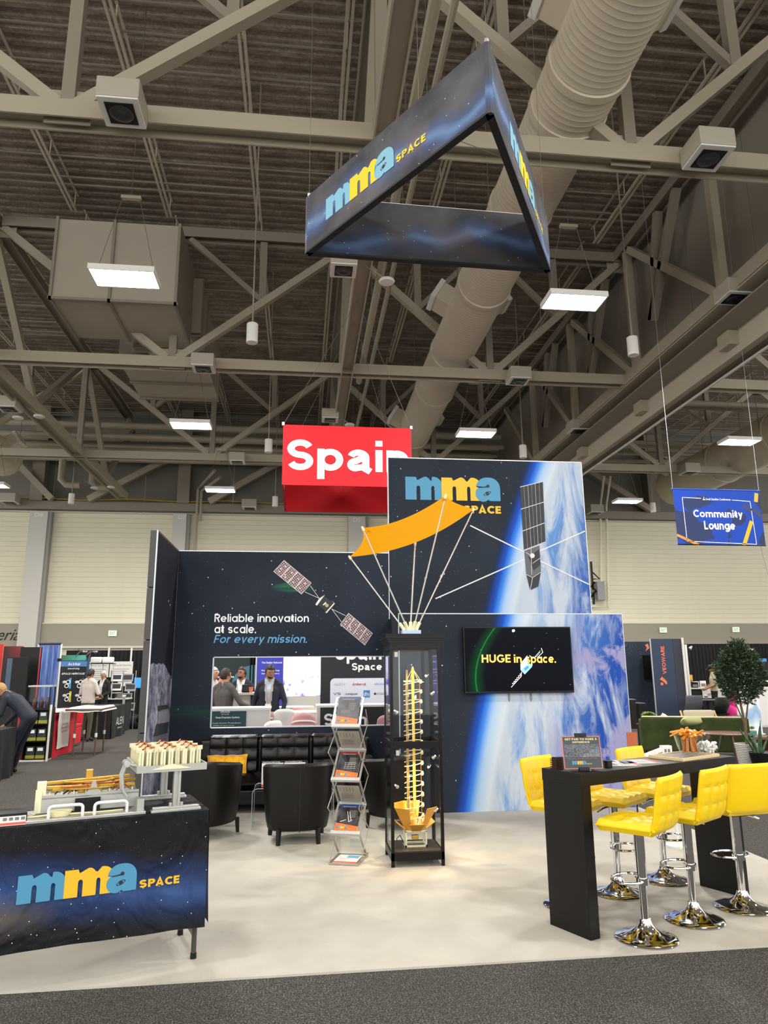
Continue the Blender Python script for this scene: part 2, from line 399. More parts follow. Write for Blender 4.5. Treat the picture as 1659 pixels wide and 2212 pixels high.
def bold_text(parent, s, x0, y0, x1, y1, o, u, v, m, w=.17, off=.002, shear=0.0, gap=.11, dbl=False, name='lettering'):
    mb = MB(); x = 0.0; quads = []; lay = []; li = 0
    for ch in s:
        pl, adv = glyph(ch, w, dbl)
        for line in pl:
            n = len(line); li += 1
            if n < 2: continue
            closed = n > 3 and abs(line[0][0]-line[-1][0])+abs(line[0][1]-line[-1][1]) < 1e-6
            L_, R2 = [], []
            for i, p in enumerate(line):
                a = line[i-1] if i > 0 else (line[-2] if closed else None); b = line[i+1] if i < n-1 else (line[1] if closed else None)
                d1 = Vector((p[0]-a[0], p[1]-a[1])).normalized() if a else None; d2 = Vector((b[0]-p[0], b[1]-p[1])).normalized() if b else None
                if d1 is None: d1 = d2
                if d2 is None: d2 = d1
                t = (d1+d2)
                if t.length < .2: t = d2
                t.normalize(); nn = Vector((-t.y, t.x)); k = min(2.2, 1/max(.3, nn.dot(Vector((-d2.y, d2.x)))))
                L_.append((p[0]+nn.x*w/2*k+x, p[1]+nn.y*w/2*k)); R2.append((p[0]-nn.x*w/2*k+x, p[1]-nn.y*w/2*k))
            for i in range(n-1): quads.append((L_[i], L_[i+1], R2[i+1], R2[i])); lay.append(li % 3)
        x += adv+gap
    quads = [tuple((p[0]+shear*p[1], p[1]) for p in q) for q in quads]
    ax = min(p[0] for q in quads for p in q); bx = max(p[0] for q in quads for p in q); ay = min(p[1] for q in quads for p in q); by = max(p[1] for q in quads for p in q)
    sx, sy = (x1-x0)/(bx-ax), (y1-y0)/(by-ay); o, u, v = Vector(o), Vector(u), Vector(v); wn = u.cross(v).normalized(); step = max(.0002, abs(y1-y0)*.003)
    for q, k in zip(quads, lay): mb.add([o+wn*(off+step*k)+u*(x0+(p[0]-ax)*sx)+v*(y0+(p[1]-ay)*sy) for p in q], [(0, 1, 2, 3)])
    # keep every stroke facing the reader
    nrm = u.cross(v); f2 = []
    for f in mb.f:
        a, b, c = (Vector(mb.v[f[i]]) for i in (0, 1, 2)); f2.append(f if (b-a).cross(c-a).dot(nrm) > 0 else tuple(reversed(f)))
    me = bpy.data.meshes.new(name); me.from_pydata(mb.v, [], f2); me.materials.append(m)
    return place(me, name, parent)
# ================================================================== hall luminaires (the hall's own light)
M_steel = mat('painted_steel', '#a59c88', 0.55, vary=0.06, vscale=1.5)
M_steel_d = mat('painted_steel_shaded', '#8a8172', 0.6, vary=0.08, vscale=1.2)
M_white = mat('white_enamel', '#d9d6cf', 0.45)
M_black = mat('black_plastic', '#070708', 0.45, spec=.3)
M_lamp = mat('lamp_diffuser', '#ffffff', 0.4, emit='#fffdf4', es=14.0)
M_wire = mat('hanger_wire', '#6d675c', 0.5, metal=0.3)
LX = (-11.6, -3.22, 5.04, 13.4); LY = (-11.0, -3.5, 4.25, 11.85, 19.67, 27.2)
ROOF_Z = 14.75; TRUSS_Y = (9.72, 18.75, 27.7)
def hall_light(x, y, parent=None, z=8.47):
    l = bpy.data.lights.new('luminaire_light', 'AREA'); l.shape = 'RECTANGLE'; l.size = 1.1; l.size_y = 0.55
    l.energy = LAMP_W; l.color = (1.0, 0.97, 0.91)
    o = bpy.data.objects.new('luminaire_light', l); COL.objects.link(o)
    if parent: o.parent = parent; o.location = (0, 0, -0.04)
    else: o.location = (x, y, z)
    return o
LUM_LAB = {(1, 3): 'bright rectangular louvred ceiling light at left, nearest and largest on that side',
           (2, 3): 'bright rectangular louvred ceiling light right of the hanging triangular sign',
           (1, 4): 'second bright ceiling light on the left, in front of the boxy duct end',
           (2, 4): 'bright ceiling light just right of the red box sign, above the tall printed panel',
           (1, 5): 'small far ceiling light at left of the red box sign, lowest in its row',
           (3, 4): 'bright ceiling light at the right edge above the blue banner',
           (3, 5): 'small far ceiling light between tall printed panel and blue banner',
           (0, 5): 'small ceiling light cut by the left edge beside the round duct'}
LUM0 = None
for i, x in enumerate(LX):
    for j, y in enumerate(LY):
        if (i, j) not in LUM_LAB:
            hall_light(x, y); continue
        if (i, j) == (3, 5): x, y = 13.5, 27.7
        if LUM0 is None:
            t = thing('ceiling_light', LUM_LAB[(i, j)], 'ceiling light', (x, y, 8.5), group='high-bay ceiling lights'); LUM0 = t
            f = MB()
            for a, b in (((-.56, -.30), (.56, -.28)), ((-.56, .28), (.56, .30)), ((-.56, -.30), (-.54, .30)), ((.54, -.30), (.56, .30))):
                f.bb((a[0], a[1], -.035), (b[0], b[1], .05))
            f.bb((-.56, -.30, .05), (.56, .30, .07)); f.build('frame', M_white, t)
            box('diffuser', (-.54, -.28, -.005), (.54, .28, .005), M_lamp, t)
            for k in range(7): box('louvre', (.40+.02*k, -.28, -.034), (.403+.02*k, .28, -.008), M_white, t)
            for sx in (-.5, .5): MB().tube([(sx, 0, .07), (sx*.3, 0, 1.6)], .006, 5).build('hanger_wire', M_wire, t)
            MB().tube([(0, 0, 1.6), (0, 0, 6.2)], .008, 5).build('hanger_wire', M_wire, t)
            MB().box((0, 0, 1.6), (.35, .08, .06)).build('hanger_bar', M_steel, t)
        else:
            t = dup(LUM0, (x, y, 8.5), label=LUM_LAB[(i, j)])
        hall_light(0, 0, t)
# pendant cylinders
PEN0 = None
for x, y, z, lab in ((-1.14, 14.0, 8.6, 'nearer left pendant downlight, white cylinder on a stem above the red sign'),
                  (7.15, 13.8, 8.6, 'large white cylinder pendant downlight at right in front of the grey wall panels'),
                  (-1.14, 21.74, 8.6, 'mid-distance white cylinder pendant just left of the red box sign'),
                  (7.09, 21.6, 8.6, 'white cylinder pendant above the right half of the tall printed panel'),
                  (-1.2, 29.4, 8.6, 'small far white cylinder pendant left of the red sign bottom'),
                  (-9.47, 29.6, 8.6, 'small far white cylinder pendant above the D8 column area'),
                  (15.4, 29.2, 8.6, 'small far white cylinder pendant left of the blue banner')):
    if PEN0 is None:
        t = PEN0 = thing('pendant_light', lab, 'pendant light', (x, y, z), group='cylinder pendant lights')
        MB().lathe([(.11, -.22), (.12, -.21), (.12, .2), (.11, .21), (0, .21)], 20).build('shade', M_white, t, smooth=True)
        MB().lathe([(.0, -.10), (.085, -.16), (.105, -.215)], 20).build('reflector', M_black, t, smooth=True)
        MB().tube([(0, 0, .2), (0, 0, 6.16)], .018, 6).build('stem', M_steel_d, t)
    else: dup(PEN0, (x, y, z), label=lab)

# ================================================================== floor, carpet
g = NT('aisle_carpet', 0.95, 0.1)
n1 = g.noise(110, 3, rough=0.75); n2 = g.noise(1.3, 3)
c = g.ramp(n1, [(0.36, '#1d1c1b'), (0.50, '#464340'), (0.64, '#8d8983')])
n4 = g.noise(28, 3, rough=.7); c = g.mix(g.mapr(n4, .38, .62, 0, .45), c, '#24221f'); g.col(g.mix(g.mapr(n2, 0.3, 0.7, 0, 0.3), c, '#3c3a38')); g.bump(n1, 0.6, 0.006)
struct(box('floor', (-40, -14, -0.06), (45, 36.2, 0), MATS['aisle_carpet']))
g = NT('white_carpet', 0.9, 0.15)
n1 = g.noise(300, 2); n2 = g.noise(2.2, 4, dist=0.4)
c = g.mix(g.mapr(n2, 0.35, 0.75, 0, 1), '#bdb8ae', '#aca79d'); c = g.mix(g.mapr(n1, 0.3, 0.7, 0, 0.25), c, '#8f8a80')
g.col(c); g.bump(n1, 0.35, 0.004)
cp = MB(); cp.poly([(-1.95, 4.46), (4.12, 4.545), (4.14, 10.2), (-1.95, 10.2)], (0, 0, 0.0), (1, 0, 0), (0, 1, 0), 0.012)
t = cp.build('booth_carpet', MATS['white_carpet']); tag(t, 'white carpet laid under the whole dark blue trade booth', 'carpet')

# ================================================================== roof
g = NT('sprayed_deck', 0.95, 0.1)
mp = g.mapping(scale=(0.7, 1.7, 1)); n1 = g.noise(2.2, 8, v=mp, rough=0.75); n2 = g.noise(14, 5, rough=0.7); n3 = g.noise(0.35, 2)
c = g.ramp(n1, [(0.32, '#7d7063'), (0.5, '#9b8c7d'), (0.68, '#b5a696')]); c = g.mix(g.mapr(n2, 0.4, 0.75, 0, 0.6), c, '#4e453c')
g.col(c); g.bump(n2, 0.8, 0.05)
deck = MB(); prof = []; y = 9.0
while y < 36.4:
    prof += [(y, 0), (y+.12, 0), (y+.16, .035), (y+.27, .035)]; y += .31
vs = [(x, yy, ROOF_Z+zz) for yy, zz in prof for x in (-26, 32)]
deck.add(vs, [(2*i, 2*i+1, 2*i+3, 2*i+2) for i in range(len(prof)-1)])
deck.bb((-40, -14, ROOF_Z+.1), (45, 36.6, ROOF_Z+.25)); deck.bb((-40, -14, ROOF_Z), (45, 9.0, ROOF_Z+.1))
struct(deck.build('ceiling', MATS['sprayed_deck']))
# joists under the deck (double-angle chords) and bridging lines
M_joist = mat('joist_paint', '#c2b8a6', 0.6)
M_bridge = mat('bridging_paint', '#8f877a', 0.6)
jn = 0; JM = {}
def joist_mesh(L):
    if L in JM: return JM[L]
    b = MB()
    for s in (-.055, .055): b.bb((s-.03, 0, 0), (s+.03, L, .05))
    b.bb((-.03, -.2, .60), (.03, L+.2, .62)); n = int(L/2.0); p = L/n
    for k in range(n+1): b.bb((-.012, k*p-.012, .05), (.012, k*p+.012, .60))
    JM[L] = b.mesh('joist', M_joist); return JM[L]
roof_frame = thing('roof_joists', 'cream double-angle roof joists running under the dark ribbed ceiling deck', 'joists', (0, 0, 14.08)); roof_frame['kind'] = 'structure'
for x in (-18.9, -16.4, -13.9, -11.4, -8.9, -6.44, -3.88, -1.4, 0.72, 3.45, 6.0, 8.55, 12.6, 15.1, 17.6, 20.1):
    for y0, L in ((10.2, 8.0), (19.2, 8.0), (28.2, 7.6)):
        place(joist_mesh(L), 'joist', roof_frame, (x, y0, 0))
BM = {}
for y0 in TRUSS_Y:
    for dy in (1.9, 2.6, 3.5, 5.2, 6.4, 7.2, 7.5):
        me = BM.get(0) or MB().bb((-20, -.018, 0), (9.4, .018, .036)).mesh('bridging_bar', M_bridge); BM[0] = me
        place(me, 'bridging_bar', roof_frame, (0, y0+dy, .1))
        if y0 > 18:
            me = BM.get(1) or MB().bb((10.4, -.018, 0), (24, .018, .036)).mesh('bridging_bar', M_bridge); BM[1] = me
            place(me, 'bridging_bar', roof_frame, (0, y0+dy, .1))

# ================================================================== trusses
def truss(Y, x0, bays, lab, tail=None):
    """bays: list of (left x, right x)"""
    t = thing('roof_truss', lab, 'truss', (0, Y, 0), group='cross trusses of the hall roof'); t['kind'] = 'structure'
    xa, xb = bays[0][0], bays[-1][1]
    MB().hbeam((xa, 0, 9.93), (xb, 0, 9.93), .34, .30).build('bottom_chord', M_steel, t)
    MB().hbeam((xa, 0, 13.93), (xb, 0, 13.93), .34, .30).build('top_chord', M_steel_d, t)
    for a, b in bays:
        m = (a+b)/2; q1, q2 = (a+m)/2, (b+m)/2; B, T = 10.08, 13.78
        for p, q, w in (((a, T), (m-.15, B), .2), ((b, T), (m+.15, B), .2)):
            MB().bar((p[0], 0, p[1]), (q[0], 0, q[1]), w, .2, (0, 1, 0)).build('diagonal', M_steel, t)
        for x, z0 in ((m, B), (q1, (B+T)/2), (q2, (B+T)/2)):
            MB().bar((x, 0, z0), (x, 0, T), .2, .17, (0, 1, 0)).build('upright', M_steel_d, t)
        MB().bar((m-.3, 0, T), (q1, 0, (B+T)/2), .15, .14, (0, 1, 0)).build('strut', M_steel_d, t)
        MB().bar((m+.3, 0, T), (q2, 0, (B+T)/2), .15, .14, (0, 1, 0)).build('strut', M_steel_d, t)
        for gx, gz in ((m, B-.02), (a, T), (b, T)): box('gusset', (gx-.34, -.012, gz-.28), (gx+.34, .012, gz+.3), M_steel, t)
    return t
XC = (-18.02, -8.45, 1.12, 9.45)
truss(TRUSS_Y[0], 0, [(XC[1], XC[2]), (XC[2], XC[3])], 'nearest roof truss, its bottom chord crossing behind the triangular sign')
truss(TRUSS_Y[1], 0, [(XC[1], XC[2]), (XC[2], XC[3])], 'middle roof truss crossing below the boxy duct, above the red sign')
truss(TRUSS_Y[2], 0, [XC[0:2], (XC[1], XC[2]), (XC[2], XC[3])], 'far roof truss level with the red box sign')
truss(TRUSS_Y[1], 0, [(10.4, 19.0)], 'upper right roof truss beyond the big side girder, near the right edge')
truss(TRUSS_Y[2], 0, [(10.4, 19.9), (19.9, 29)], 'far right roof truss above the blue banner')
def long_truss(X, lab, w, nodes, y0, y1, dark=()):
    t = thing('long_girder', lab, 'girder', (X, 0, 0)); t['kind'] = 'structure'
    MB().hbeam((0, y0, 9.92), (0, y1, 9.92), w, .34).build('bottom_chord', M_steel, t)
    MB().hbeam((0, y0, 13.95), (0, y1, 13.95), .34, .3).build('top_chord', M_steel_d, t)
    for (ya, za, yb, zb, k) in nodes:
        MB().bar((0, ya, za), (0, yb, zb), .2, .2, (1, 0, 0)).build('diagonal' if ya != yb else 'upright', M_steel if k else M_steel_d, t)
    return t
LN = [(9.8, 13.8, 14.0, 10.05, 1), (14.0, 10.05, 18.6, 13.8, 1), (18.6, 13.8, 22.7, 10.05, 1), (22.7, 10.05, 27.5, 13.8, 0), (27.5, 13.8, 31.4, 10.05, 1), (31.4, 10.05, 35.6, 13.6, 0), (18.6, 10, 18.6, 13.8, 0), (27.5, 10, 27.5, 13.8, 0), (9.8, 10, 9.8, 13.8, 0)]
long_truss(-8.68, 'cream girder running away at far left with white discs below it', .46, LN, 12, 34.6)
long_truss(1.14, 'central cream girder running away above the hanging triangular sign', .34, LN, 2, 35.6)
RN = [(13.9, 10.07, 17.9, 13.75, 1), (18.3, 10.05, 22.4, 13.75, 1), (23.0, 10.05, 26.7, 13.75, 1), (27.3, 10.05, 31, 13.7, 1), (18.1, 10, 18.1, 13.8, 1), (22.75, 10, 22.75, 13.8, 1), (27.1, 10, 27.1, 13.8, 1), (13.8, 10, 13.8, 13.8, 1),
      (17.0, 11.0, 16.2, 13.8, 0), (17.0, 11.0, 15.2, 13.8, 0), (21.4, 11.0, 20.6, 13.8, 0), (21.4, 11.0, 19.6, 13.8, 0), (25.9, 11.0, 25.1, 13.8, 0), (25.9, 11, 24.2, 13.8, 0)]
long_truss(9.45, 'heavy side girder sloping across the right side in front of grey wall panels', .34, RN, 4, 35.6)
box('flange_plate', (9.2, 4, 9.62), (9.7, 35.6, 9.66), M_steel).parent = None
bpy.data.objects['flange_plate'].name = 'trim_1'; struct(bpy.data.objects['trim_1'])
# partition wall above the girder, with its drop header and track
M_part = mat('partition_panel', '#8d8578', 0.7, vary=0.07, vscale=0.8)
M_head = mat('header_face', '#b7ae9b', 0.6, vary=0.04, vscale=0.6)
w = thing('wall_right', 'grey panelled partition wall filling the space over the right girder', 'wall'); w['kind'] = 'structure'
for k in range(24):
    y0 = 4+1.32*k; box('wall_panel', (9.96, y0+.012, 9.3), (10.06+.02*(k % 2), y0+1.308, ROOF_Z), M_part, w)
box('header', (9.96, 4, 8.80), (10.16, 35.6, 9.3), M_head, w)
box('soffit', (9.3, 4, 9.34), (9.98, 35.6, 9.38), M_steel_d, w)
box('track', (10.16, 4, 8.72), (10.26, 35.6, 8.86), mat('track_brown', '#4a3a2b', 0.6), w)
box('track', (10.28, 4, 8.68), (10.34, 35.6, 8.9), M_white, w)
for y0 in (14.2, 18.6, 23.1, 27.5): box('header_box', (9.72, y0, 8.98), (9.97, y0+.45, 9.33), M_steel, w)

# ================================================================== rear wall of the hall
M_cmu = mat('cream_block', '#e3ddc4', 0.75, vary=0.05, vscale=3, bump=0.1, bscale=40)
M_cmu_d = mat('grey_upper_block', '#77736a', 0.75, vary=0.06, vscale=1.0)
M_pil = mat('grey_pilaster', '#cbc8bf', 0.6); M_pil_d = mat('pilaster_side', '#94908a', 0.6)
M_band = mat('taupe_band', '#9c9585', 0.65); M_trimc = mat('cream_trim', '#cfc9b8', 0.55)
wb = thing('wall_back', 'cream block rear wall of the hall', 'wall'); wb['kind'] = 'structure'
box('wall_core', (-40, 36.03, 0), (45, 36.3, ROOF_Z), M_cmu, wb)
WM = {}
for a, b in ((-22, -13.3), (-12.35, -6.48), (-5.75, 2.27), (3.18, 13.0), (13.0, 27.5)):
    L = round(b-a, 3); z = 3.96; k = 0
    me = MB().bb((0, 0, .004), (L, .06, .2425)).mesh('wall_course', M_cmu)
    while z < 9.3: place(me, 'wall_course', wb, (a, 36.0, z)); z += .2466
for k in range(14):
    box('upper_panel', (-30+4.4*k+.02, 35.99, 9.43), (-30+4.4*k+4.38, 36.07, 13.2), M_cmu_d, wb)
    box('upper_panel', (-30+4.4*k+.02, 35.96, 13.3), (-30+4.4*k+4.38, 36.07, ROOF_Z), M_cmu_d, wb)
MB().hbeam((-30, 35.7, 9.66), (32, 35.7, 9.66), .3, .42).build('wall_beam', M_steel_d, wb)
box('ledge', (-30, 35.86, 9.36), (32, 36.06, 9.43), M_trimc, wb)
MB().tube([(x, 35.5, 9.97+.05*math.sin(x*1.3)) for x in range(-30, 9)], .03, 5).build('yellow_cable', mat('yellow_cable', '#b39a20', 0.5), wb)
for x0, x1, lab in ((-13.27, -12.43, 'D8'), (-6.46, -5.81, 'D7'), (2.29, 3.16, 'D5'), (11.4, 12.1, None)):
    p = MB().bb((x0, 35.6, 0), (x1, 36.05, 9.36)).build('column', M_pil, wb, bevel=.01)
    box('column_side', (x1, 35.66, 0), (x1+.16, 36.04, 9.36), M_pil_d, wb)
    if lab: lettering(p, lab, x0+.24, 9.17-.1, x0+.62, 9.17+.1, (0, 35.6, 0), (1, 0, 0), (0, 0, 1), mat('white_ink', '#e8e6e0', .6), bold=.02)
box('band', (-30, 35.8, 2.84), (32, 36.05, 3.93), M_band, wb)
box('band_lip', (-30, 35.72, 2.76), (32, 36.05, 2.86), M_trimc, wb)
box('band_lip', (-30, 35.76, 3.90), (32, 36.05, 3.96), M_trimc, wb)
for k in range(16):
    x0 = -30+3.9*k; dd = thing('door_%d' % (k+1), 'roller door', 'door', (x0, 35.95, 0)); dd['kind'] = 'structure'
    for q in range(7): box('slat', (0, 0, .39*q+.01), (3.8, .06, .39*(q+1)), M_trimc if q == 6 else M_band, dd)
# conduits climbing the wall
for ci, pts in enumerate(([(-5.3, 35.5, 0), (-5.3, 35.5, 10.6), (-4.2, 33.0, 10.9)], [(-5.12, 35.5, 9.0), (-5.12, 35.5, 10.5), (-4.0, 33.5, 10.7)])):
    tag(MB().tube(pts, .07, 8).build('wall_conduit', M_steel), ('left full-height', 'right short upper')[ci]+' cream conduit climbing the rear wall beside column D7', 'pipe', 'conduits beside column D7')
cpts = [PY(1286, 1100, 35.6), PY(1300, 1306, 35.6)]
for d in (0, .34):
    a, b = PY(1291, 1020, 35.7), PY(1299, 1302, 35.7)
    tag(MB().tube([(15.2+d, 33.5, 11.2), (a.x+d, 35.7, 10.2), (b.x+d*1.1, 35.7, b.z+.1-d*.9), (b.x+d*1.1-.9-d, 35.7, b.z+.1-d*.9)], .06, 8).build('wall_conduit', M_cmu), ('left' if d == 0 else 'right')+' cream conduit running down the rear wall right of the tall printed panel', 'pipe', 'conduits right of the tall panel')
wbx = thing('wall_unit', 'grey electric box with black bracket on the wall right of the tall panel', 'electrical box', PY(1288, 1277, 35.6))
box('housing', (-.02, -.2, -.42), (.34, .2, .42), mat('grey_box', '#8f9091', .5), wbx, bevel=.01)
MB().tube([(-.15, 0, 1.35), (-.15, 0, -.6)], .05, 6).build('bracket', M_black, wbx)
MB().tube([(-.15, 0, .9), (.2, 0, .55), (-.15, 0, .55)], .03, 6).build('bracket', M_black, wbx)
MB().tube([(-.1, -.15, .4), (-.25, -.1, .2), (-.1, -.2, 0), (-.3, 0, -.3)], .05, 6).build('cable', M_black, wbx)
box('wall_arm', (-.2, -.05, -.05), (.3, .4, .05), M_steel_d, wbx); wbx.scale = (1.15, 1.15, 1.15)

# ================================================================== speakers, discs, ducts, pipes overhead
SPK0 = None
M_spk = mat('speaker_box_paint', '#a8a191', 0.55)
for (x, y, z, lab, sc) in ((-2.74, 9.24, 9.66, 'square loudspeaker box at upper left on the nearest truss chord', 1.0),
                       (6.35, 9.24, 9.66, 'square loudspeaker box at upper right on the nearest truss chord', 1.0),
                       (-2.76, 18.35, 9.66, 'loudspeaker box on the middle truss left of the red sign', 1.0),
                       (6.0, 18.35, 9.66, 'loudspeaker box on the middle truss at right, above the tall printed panel', 1.0),
                       (.72, 13.05, 9.62, 'loudspeaker box hung beside the central girder under the triangular sign', .9),
                       (.8, 21.95, 9.62, 'loudspeaker box beside the central girder right above the red sign', .9),
                       (-2.62, 27.25, 9.66, 'small loudspeaker box on the far truss left of the red sign', 1.0),
                       (9.35, 13.3, 9.62, 'loudspeaker box on the big right girder near the right edge', 1.0),
                       (9.3, 22.3, 9.62, 'loudspeaker box on the big right girder above the panel corner', 1.0),
                       (-9.1, 21.9, 9.62, 'pale loudspeaker box on the left girder at the left edge', 1.0),
                       (16.1, 27.2, 9.66, 'loudspeaker box on the far right truss left of the blue banner top', 1.1),
                       (-14.0, 34.95, 9.62, 'small loudspeaker box on the rear wall beam at far left', 1.2),
                       (-2.7, 35.25, 9.62, 'small loudspeaker box on the rear wall beam left of the red sign', 1.2),
                       (15.2, 34.95, 9.62, 'small loudspeaker box on the rear wall beam right of the tall panel', 1.2)):
    if SPK0 is None:
        t = SPK0 = thing('loudspeaker_box', lab, 'loudspeaker', (x, y, z), group='square loudspeaker boxes on the roof steel')
        b = MB().bb((-.3, -.3, 0), (.3, .3, .32)); b.build('housing', M_spk, t, bevel=.02)
        box('baffle', (-.29, -.29, -.03), (.29, .29, .0), M_white, t, bevel=.005)
        box('grille', (-.2, -.2, -.045), (.2, .2, -.03), M_black, t)
        MB().lathe([(0, -.05), (.06, -.05), (.1, -.065), (.16, -.052), (.17, -.045)], 20).build('driver', mat('driver_cone', '#26282b', .35), t, smooth=True)
    else:
        t = dup(SPK0, (x, y, z), label=lab); t.scale = (sc, sc, sc)
DSC0 = None
for (x, y, lab) in ((1.62, 13.2, 'white disc sensor by the central girder under the triangular sign'), (1.45, 22.1, 'white disc sensor on the central girder above the red sign'),
               (-9.0, 22.4, 'outer white disc sensor on the left girder near the left edge'), (-8.3, 22.2, 'inner white disc sensor on the left girder near the left edge'),
               (-9.1, 31.3, 'outer white disc sensor at the far end of the left girder'), (-8.35, 31.1, 'inner white disc sensor at the far end of the left girder')):
    if DSC0 is None:
        t = DSC0 = thing('disc_sensor', lab, 'sensor', (x, y, 9.5), group='white disc sensors')
        MB().lathe([(0, -.04), (.14, -.03), (.17, 0), (.15, .03), (0, .04)], 22).build('dome', M_white, t, smooth=True)
        MB().bar((0, 0, .03), (-.46, 0, .34), .03, .03).build('arm', M_steel_d, t)
    else: dup(DSC0, (x, y, 9.5), label=lab)
M_duct = mat('duct_paint', '#cfc4ae', 0.5, vary=0.05, vscale=0.7)
def round_duct(name, x, z, r, y0, y1, lab, joints, spiral=True):
    t = thing(name, lab, 'air duct', (x, 0, z))
    prof = []; y = y0
    while y < y1:
        prof += [(y, r), (y+.085, r), (y+.095, r+.005), (y+.105, r)] if spiral else [(y, r)]; y += .115 if spiral else 1
    prof.append((y1, r)); b = MB(); n = 40; vs = []
    for yy, rr in prof: vs += [(rr*math.cos(2*math.pi*k/n), yy, rr*math.sin(2*math.pi*k/n)) for k in range(n)]
    b.add(vs, [(i*n+k, i*n+(k+1) % n, (i+1)*n+(k+1) % n, (i+1)*n+k) for i in range(len(prof)-1) for k in range(n)]+[tuple((len(prof)-1)*n+k for k in range(n))])
    b.build('duct_shell', M_duct, t, smooth=True)
    for yj in joints:
        MB().lathe([(r+.005, -.08), (r+.035, -.07), (r+.035, .07), (r+.005, .08)], 40, M=Matrix.Rotation(R(90), 3, 'X'), c=(0, yj, 0)).build('joint_band', M_duct, t, smooth=True)
        for s in (-1, 1): MB().tube([(s*(r+.02), yj, 0), (s*(r+.02), yj, ROOF_Z-z)], .012, 5).build('hanger_rod', M_wire, t)
    return t
dm = round_duct('round_duct', 4.35, 10.98, 0.645, 5.0, 34.5, 'large cream spiral round duct running away right of the triangular sign', (9.0, 9.9, 12.6, 15.6, 19.4, 22.3, 27, 31))
def duct_outlets(t, r, ys, label=None):
    for y in ys:
        for s in (-1, 1):
            M = Matrix.Rotation(R(-32*s), 3, 'Y')
            b = MB(); b.box(M @ Vector((s*(r+.14), 0, 0))+Vector((0, y, 0)), (.46, .72, .52), M)
            o = b.build('air_outlet', M_duct, t, bevel=.02)
            MB().box(M @ Vector((s*(r+.42), 0, 0))+Vector((0, y, 0)), (.14, .78, .58), M).build('outlet_collar', M_white, o, bevel=.01)
duct_outlets(dm, .645, (8.2, 17.2, 26.5))
d2 = round_duct('round_duct', -13.1, 10.8, 0.72, 24, 31.8, 'cream round duct ending at far left below the left girder', (26, 29, 31.2)); duct_outlets(d2, .72, (30.6,))
d3 = round_duct('round_duct', 18.9, 10.75, 0.95, 16, 33.5, 'cream spiral round duct at far right above the blue banner', (19, 22, 25, 29, 32)); duct_outlets(d3, .95, (22.0, 32.2))
# boxy ducts at left
M_sheet = mat('sheet_duct_paint', '#a9a08f', 0.55, vary=0.05, vscale=0.5)
t = thing('box_duct', 'big rectangular sheet-metal duct at left behind the nearest left ceiling light', 'air duct', (-4.9, 16.9, 10.75))
b = MB().bb((-1.45, 0, 0), (1.6, 2.2, 2.2)); b.build('duct_body', M_sheet, t, bevel=.01)
for xx in (-1.46, -.05, 1.57): box('seam', (xx-.02, -.05, -.05), (xx+.05, 2.25, 2.25), M_steel_d, t)
box('seam', (-1.5, -.05, -.05), (1.65, .03, .02), M_steel_d, t)
t = thing('stepped_duct', 'stepped rectangular duct with ribs left of center, beyond the middle truss', 'air duct', (-4.35, 19.2, 11.0))
box('duct_body', (-1.0, 0, .2), (.95, 1.7, 1.8), M_sheet, t, bevel=.01)
box('duct_body', (-1.35, 1.9, -.05), (1.3, 4.9, 1.7), M_sheet, t, bevel=.01)
M2 = MB(); M2.add([(-.8, 0, .2), (.95, 0, .2), (1.2, 1.9, -.05), (-.2, 1.9, -.05), (-.8, 0, 1.7), (.95, 0, 1.7), (1.2, 1.9, 1.7), (-.2, 1.9, 1.7)], [(0, 1, 2, 3), (4, 5, 6, 7), (0, 1, 5, 4), (1, 2, 6, 5), (2, 3, 7, 6), (3, 0, 4, 7)]); M2.build('duct_transition', M_sheet, t)
for yy, z0 in ((.05, .17), (.25, .16), (1.0, .06), (1.15, .04), (1.85, -.09), (3.4, -.09), (4.8, -.09)): box('rib', (-.75 if yy < 1.8 else -1.38, yy, z0-.02), (1.32, yy+.07, 1.85), M_steel_d, t)
# pipe racks near the rear wall
for k, (z, r, y) in enumerate(((11.85, .10, 31.2), (12.1, .16, 32.0), (11.78, .08, 32.4), (11.95, .2, 33.0), (11.85, .12, 33.8), (11.8, .1, 34.8), (11.9, .1, 34.4), (12.5, .14, 31.6), (12.9, .12, 33.0))):
    tag(MB().tube([(-16 if k % 2 else -12, y, z), (9.3, y, z)], r, 10).build('overhead_pipe', M_steel, smooth=True), ['lowest and thinnest', 'second lowest, thick', 'thin', 'thickest', 'medium', 'rearmost thin', 'next-to-rearmost', 'upper thick', 'topmost'][k]+' of the long cream pipes crossing the hall behind the far truss', 'pipe', 'pipes above the far truss, left hall')
for k, (z, r, y) in enumerate(((12.0, .12, 25.3), (12.2, .18, 26.0), (11.9, .09, 30), (12.1, .16, 31), (12.0, .1, 32), (11.9, .1, 33))):
    tag(MB().tube([(10.5+.7*(k % 3), y, z), (24+k, y, z)], r, 10).build('overhead_pipe', M_steel, smooth=True), ['front medium', 'front thick', 'thin middle', 'thick middle', 'medium rear', 'rearmost'][k]+' pipe crossing above the truss at far right', 'pipe', 'pipes above the far truss, right hall')
for x, y0, y1, z, r, lab in ((1.62, 3, 20.5, 10.35, .09, 'thin cream pipe hugging the central girder'), (2.0, 3, 35, 10.9, .06, 'long thin pipe running away right of the central girder')):
    o = thing('sprinkler_pipe', lab, 'pipe', (x, 0, z)); MB().tube([(0, y0, 0), (0, y1, 0)], r, 8).build('pipe_run', M_steel, o, smooth=True)
    for yy in range(int(y0)+1, int(y1), 3): MB().tube([(0, yy+.3, -r-.015), (0, yy+.3, ROOF_Z-z)], .012, 5).build('hanger_rod', M_wire, o)
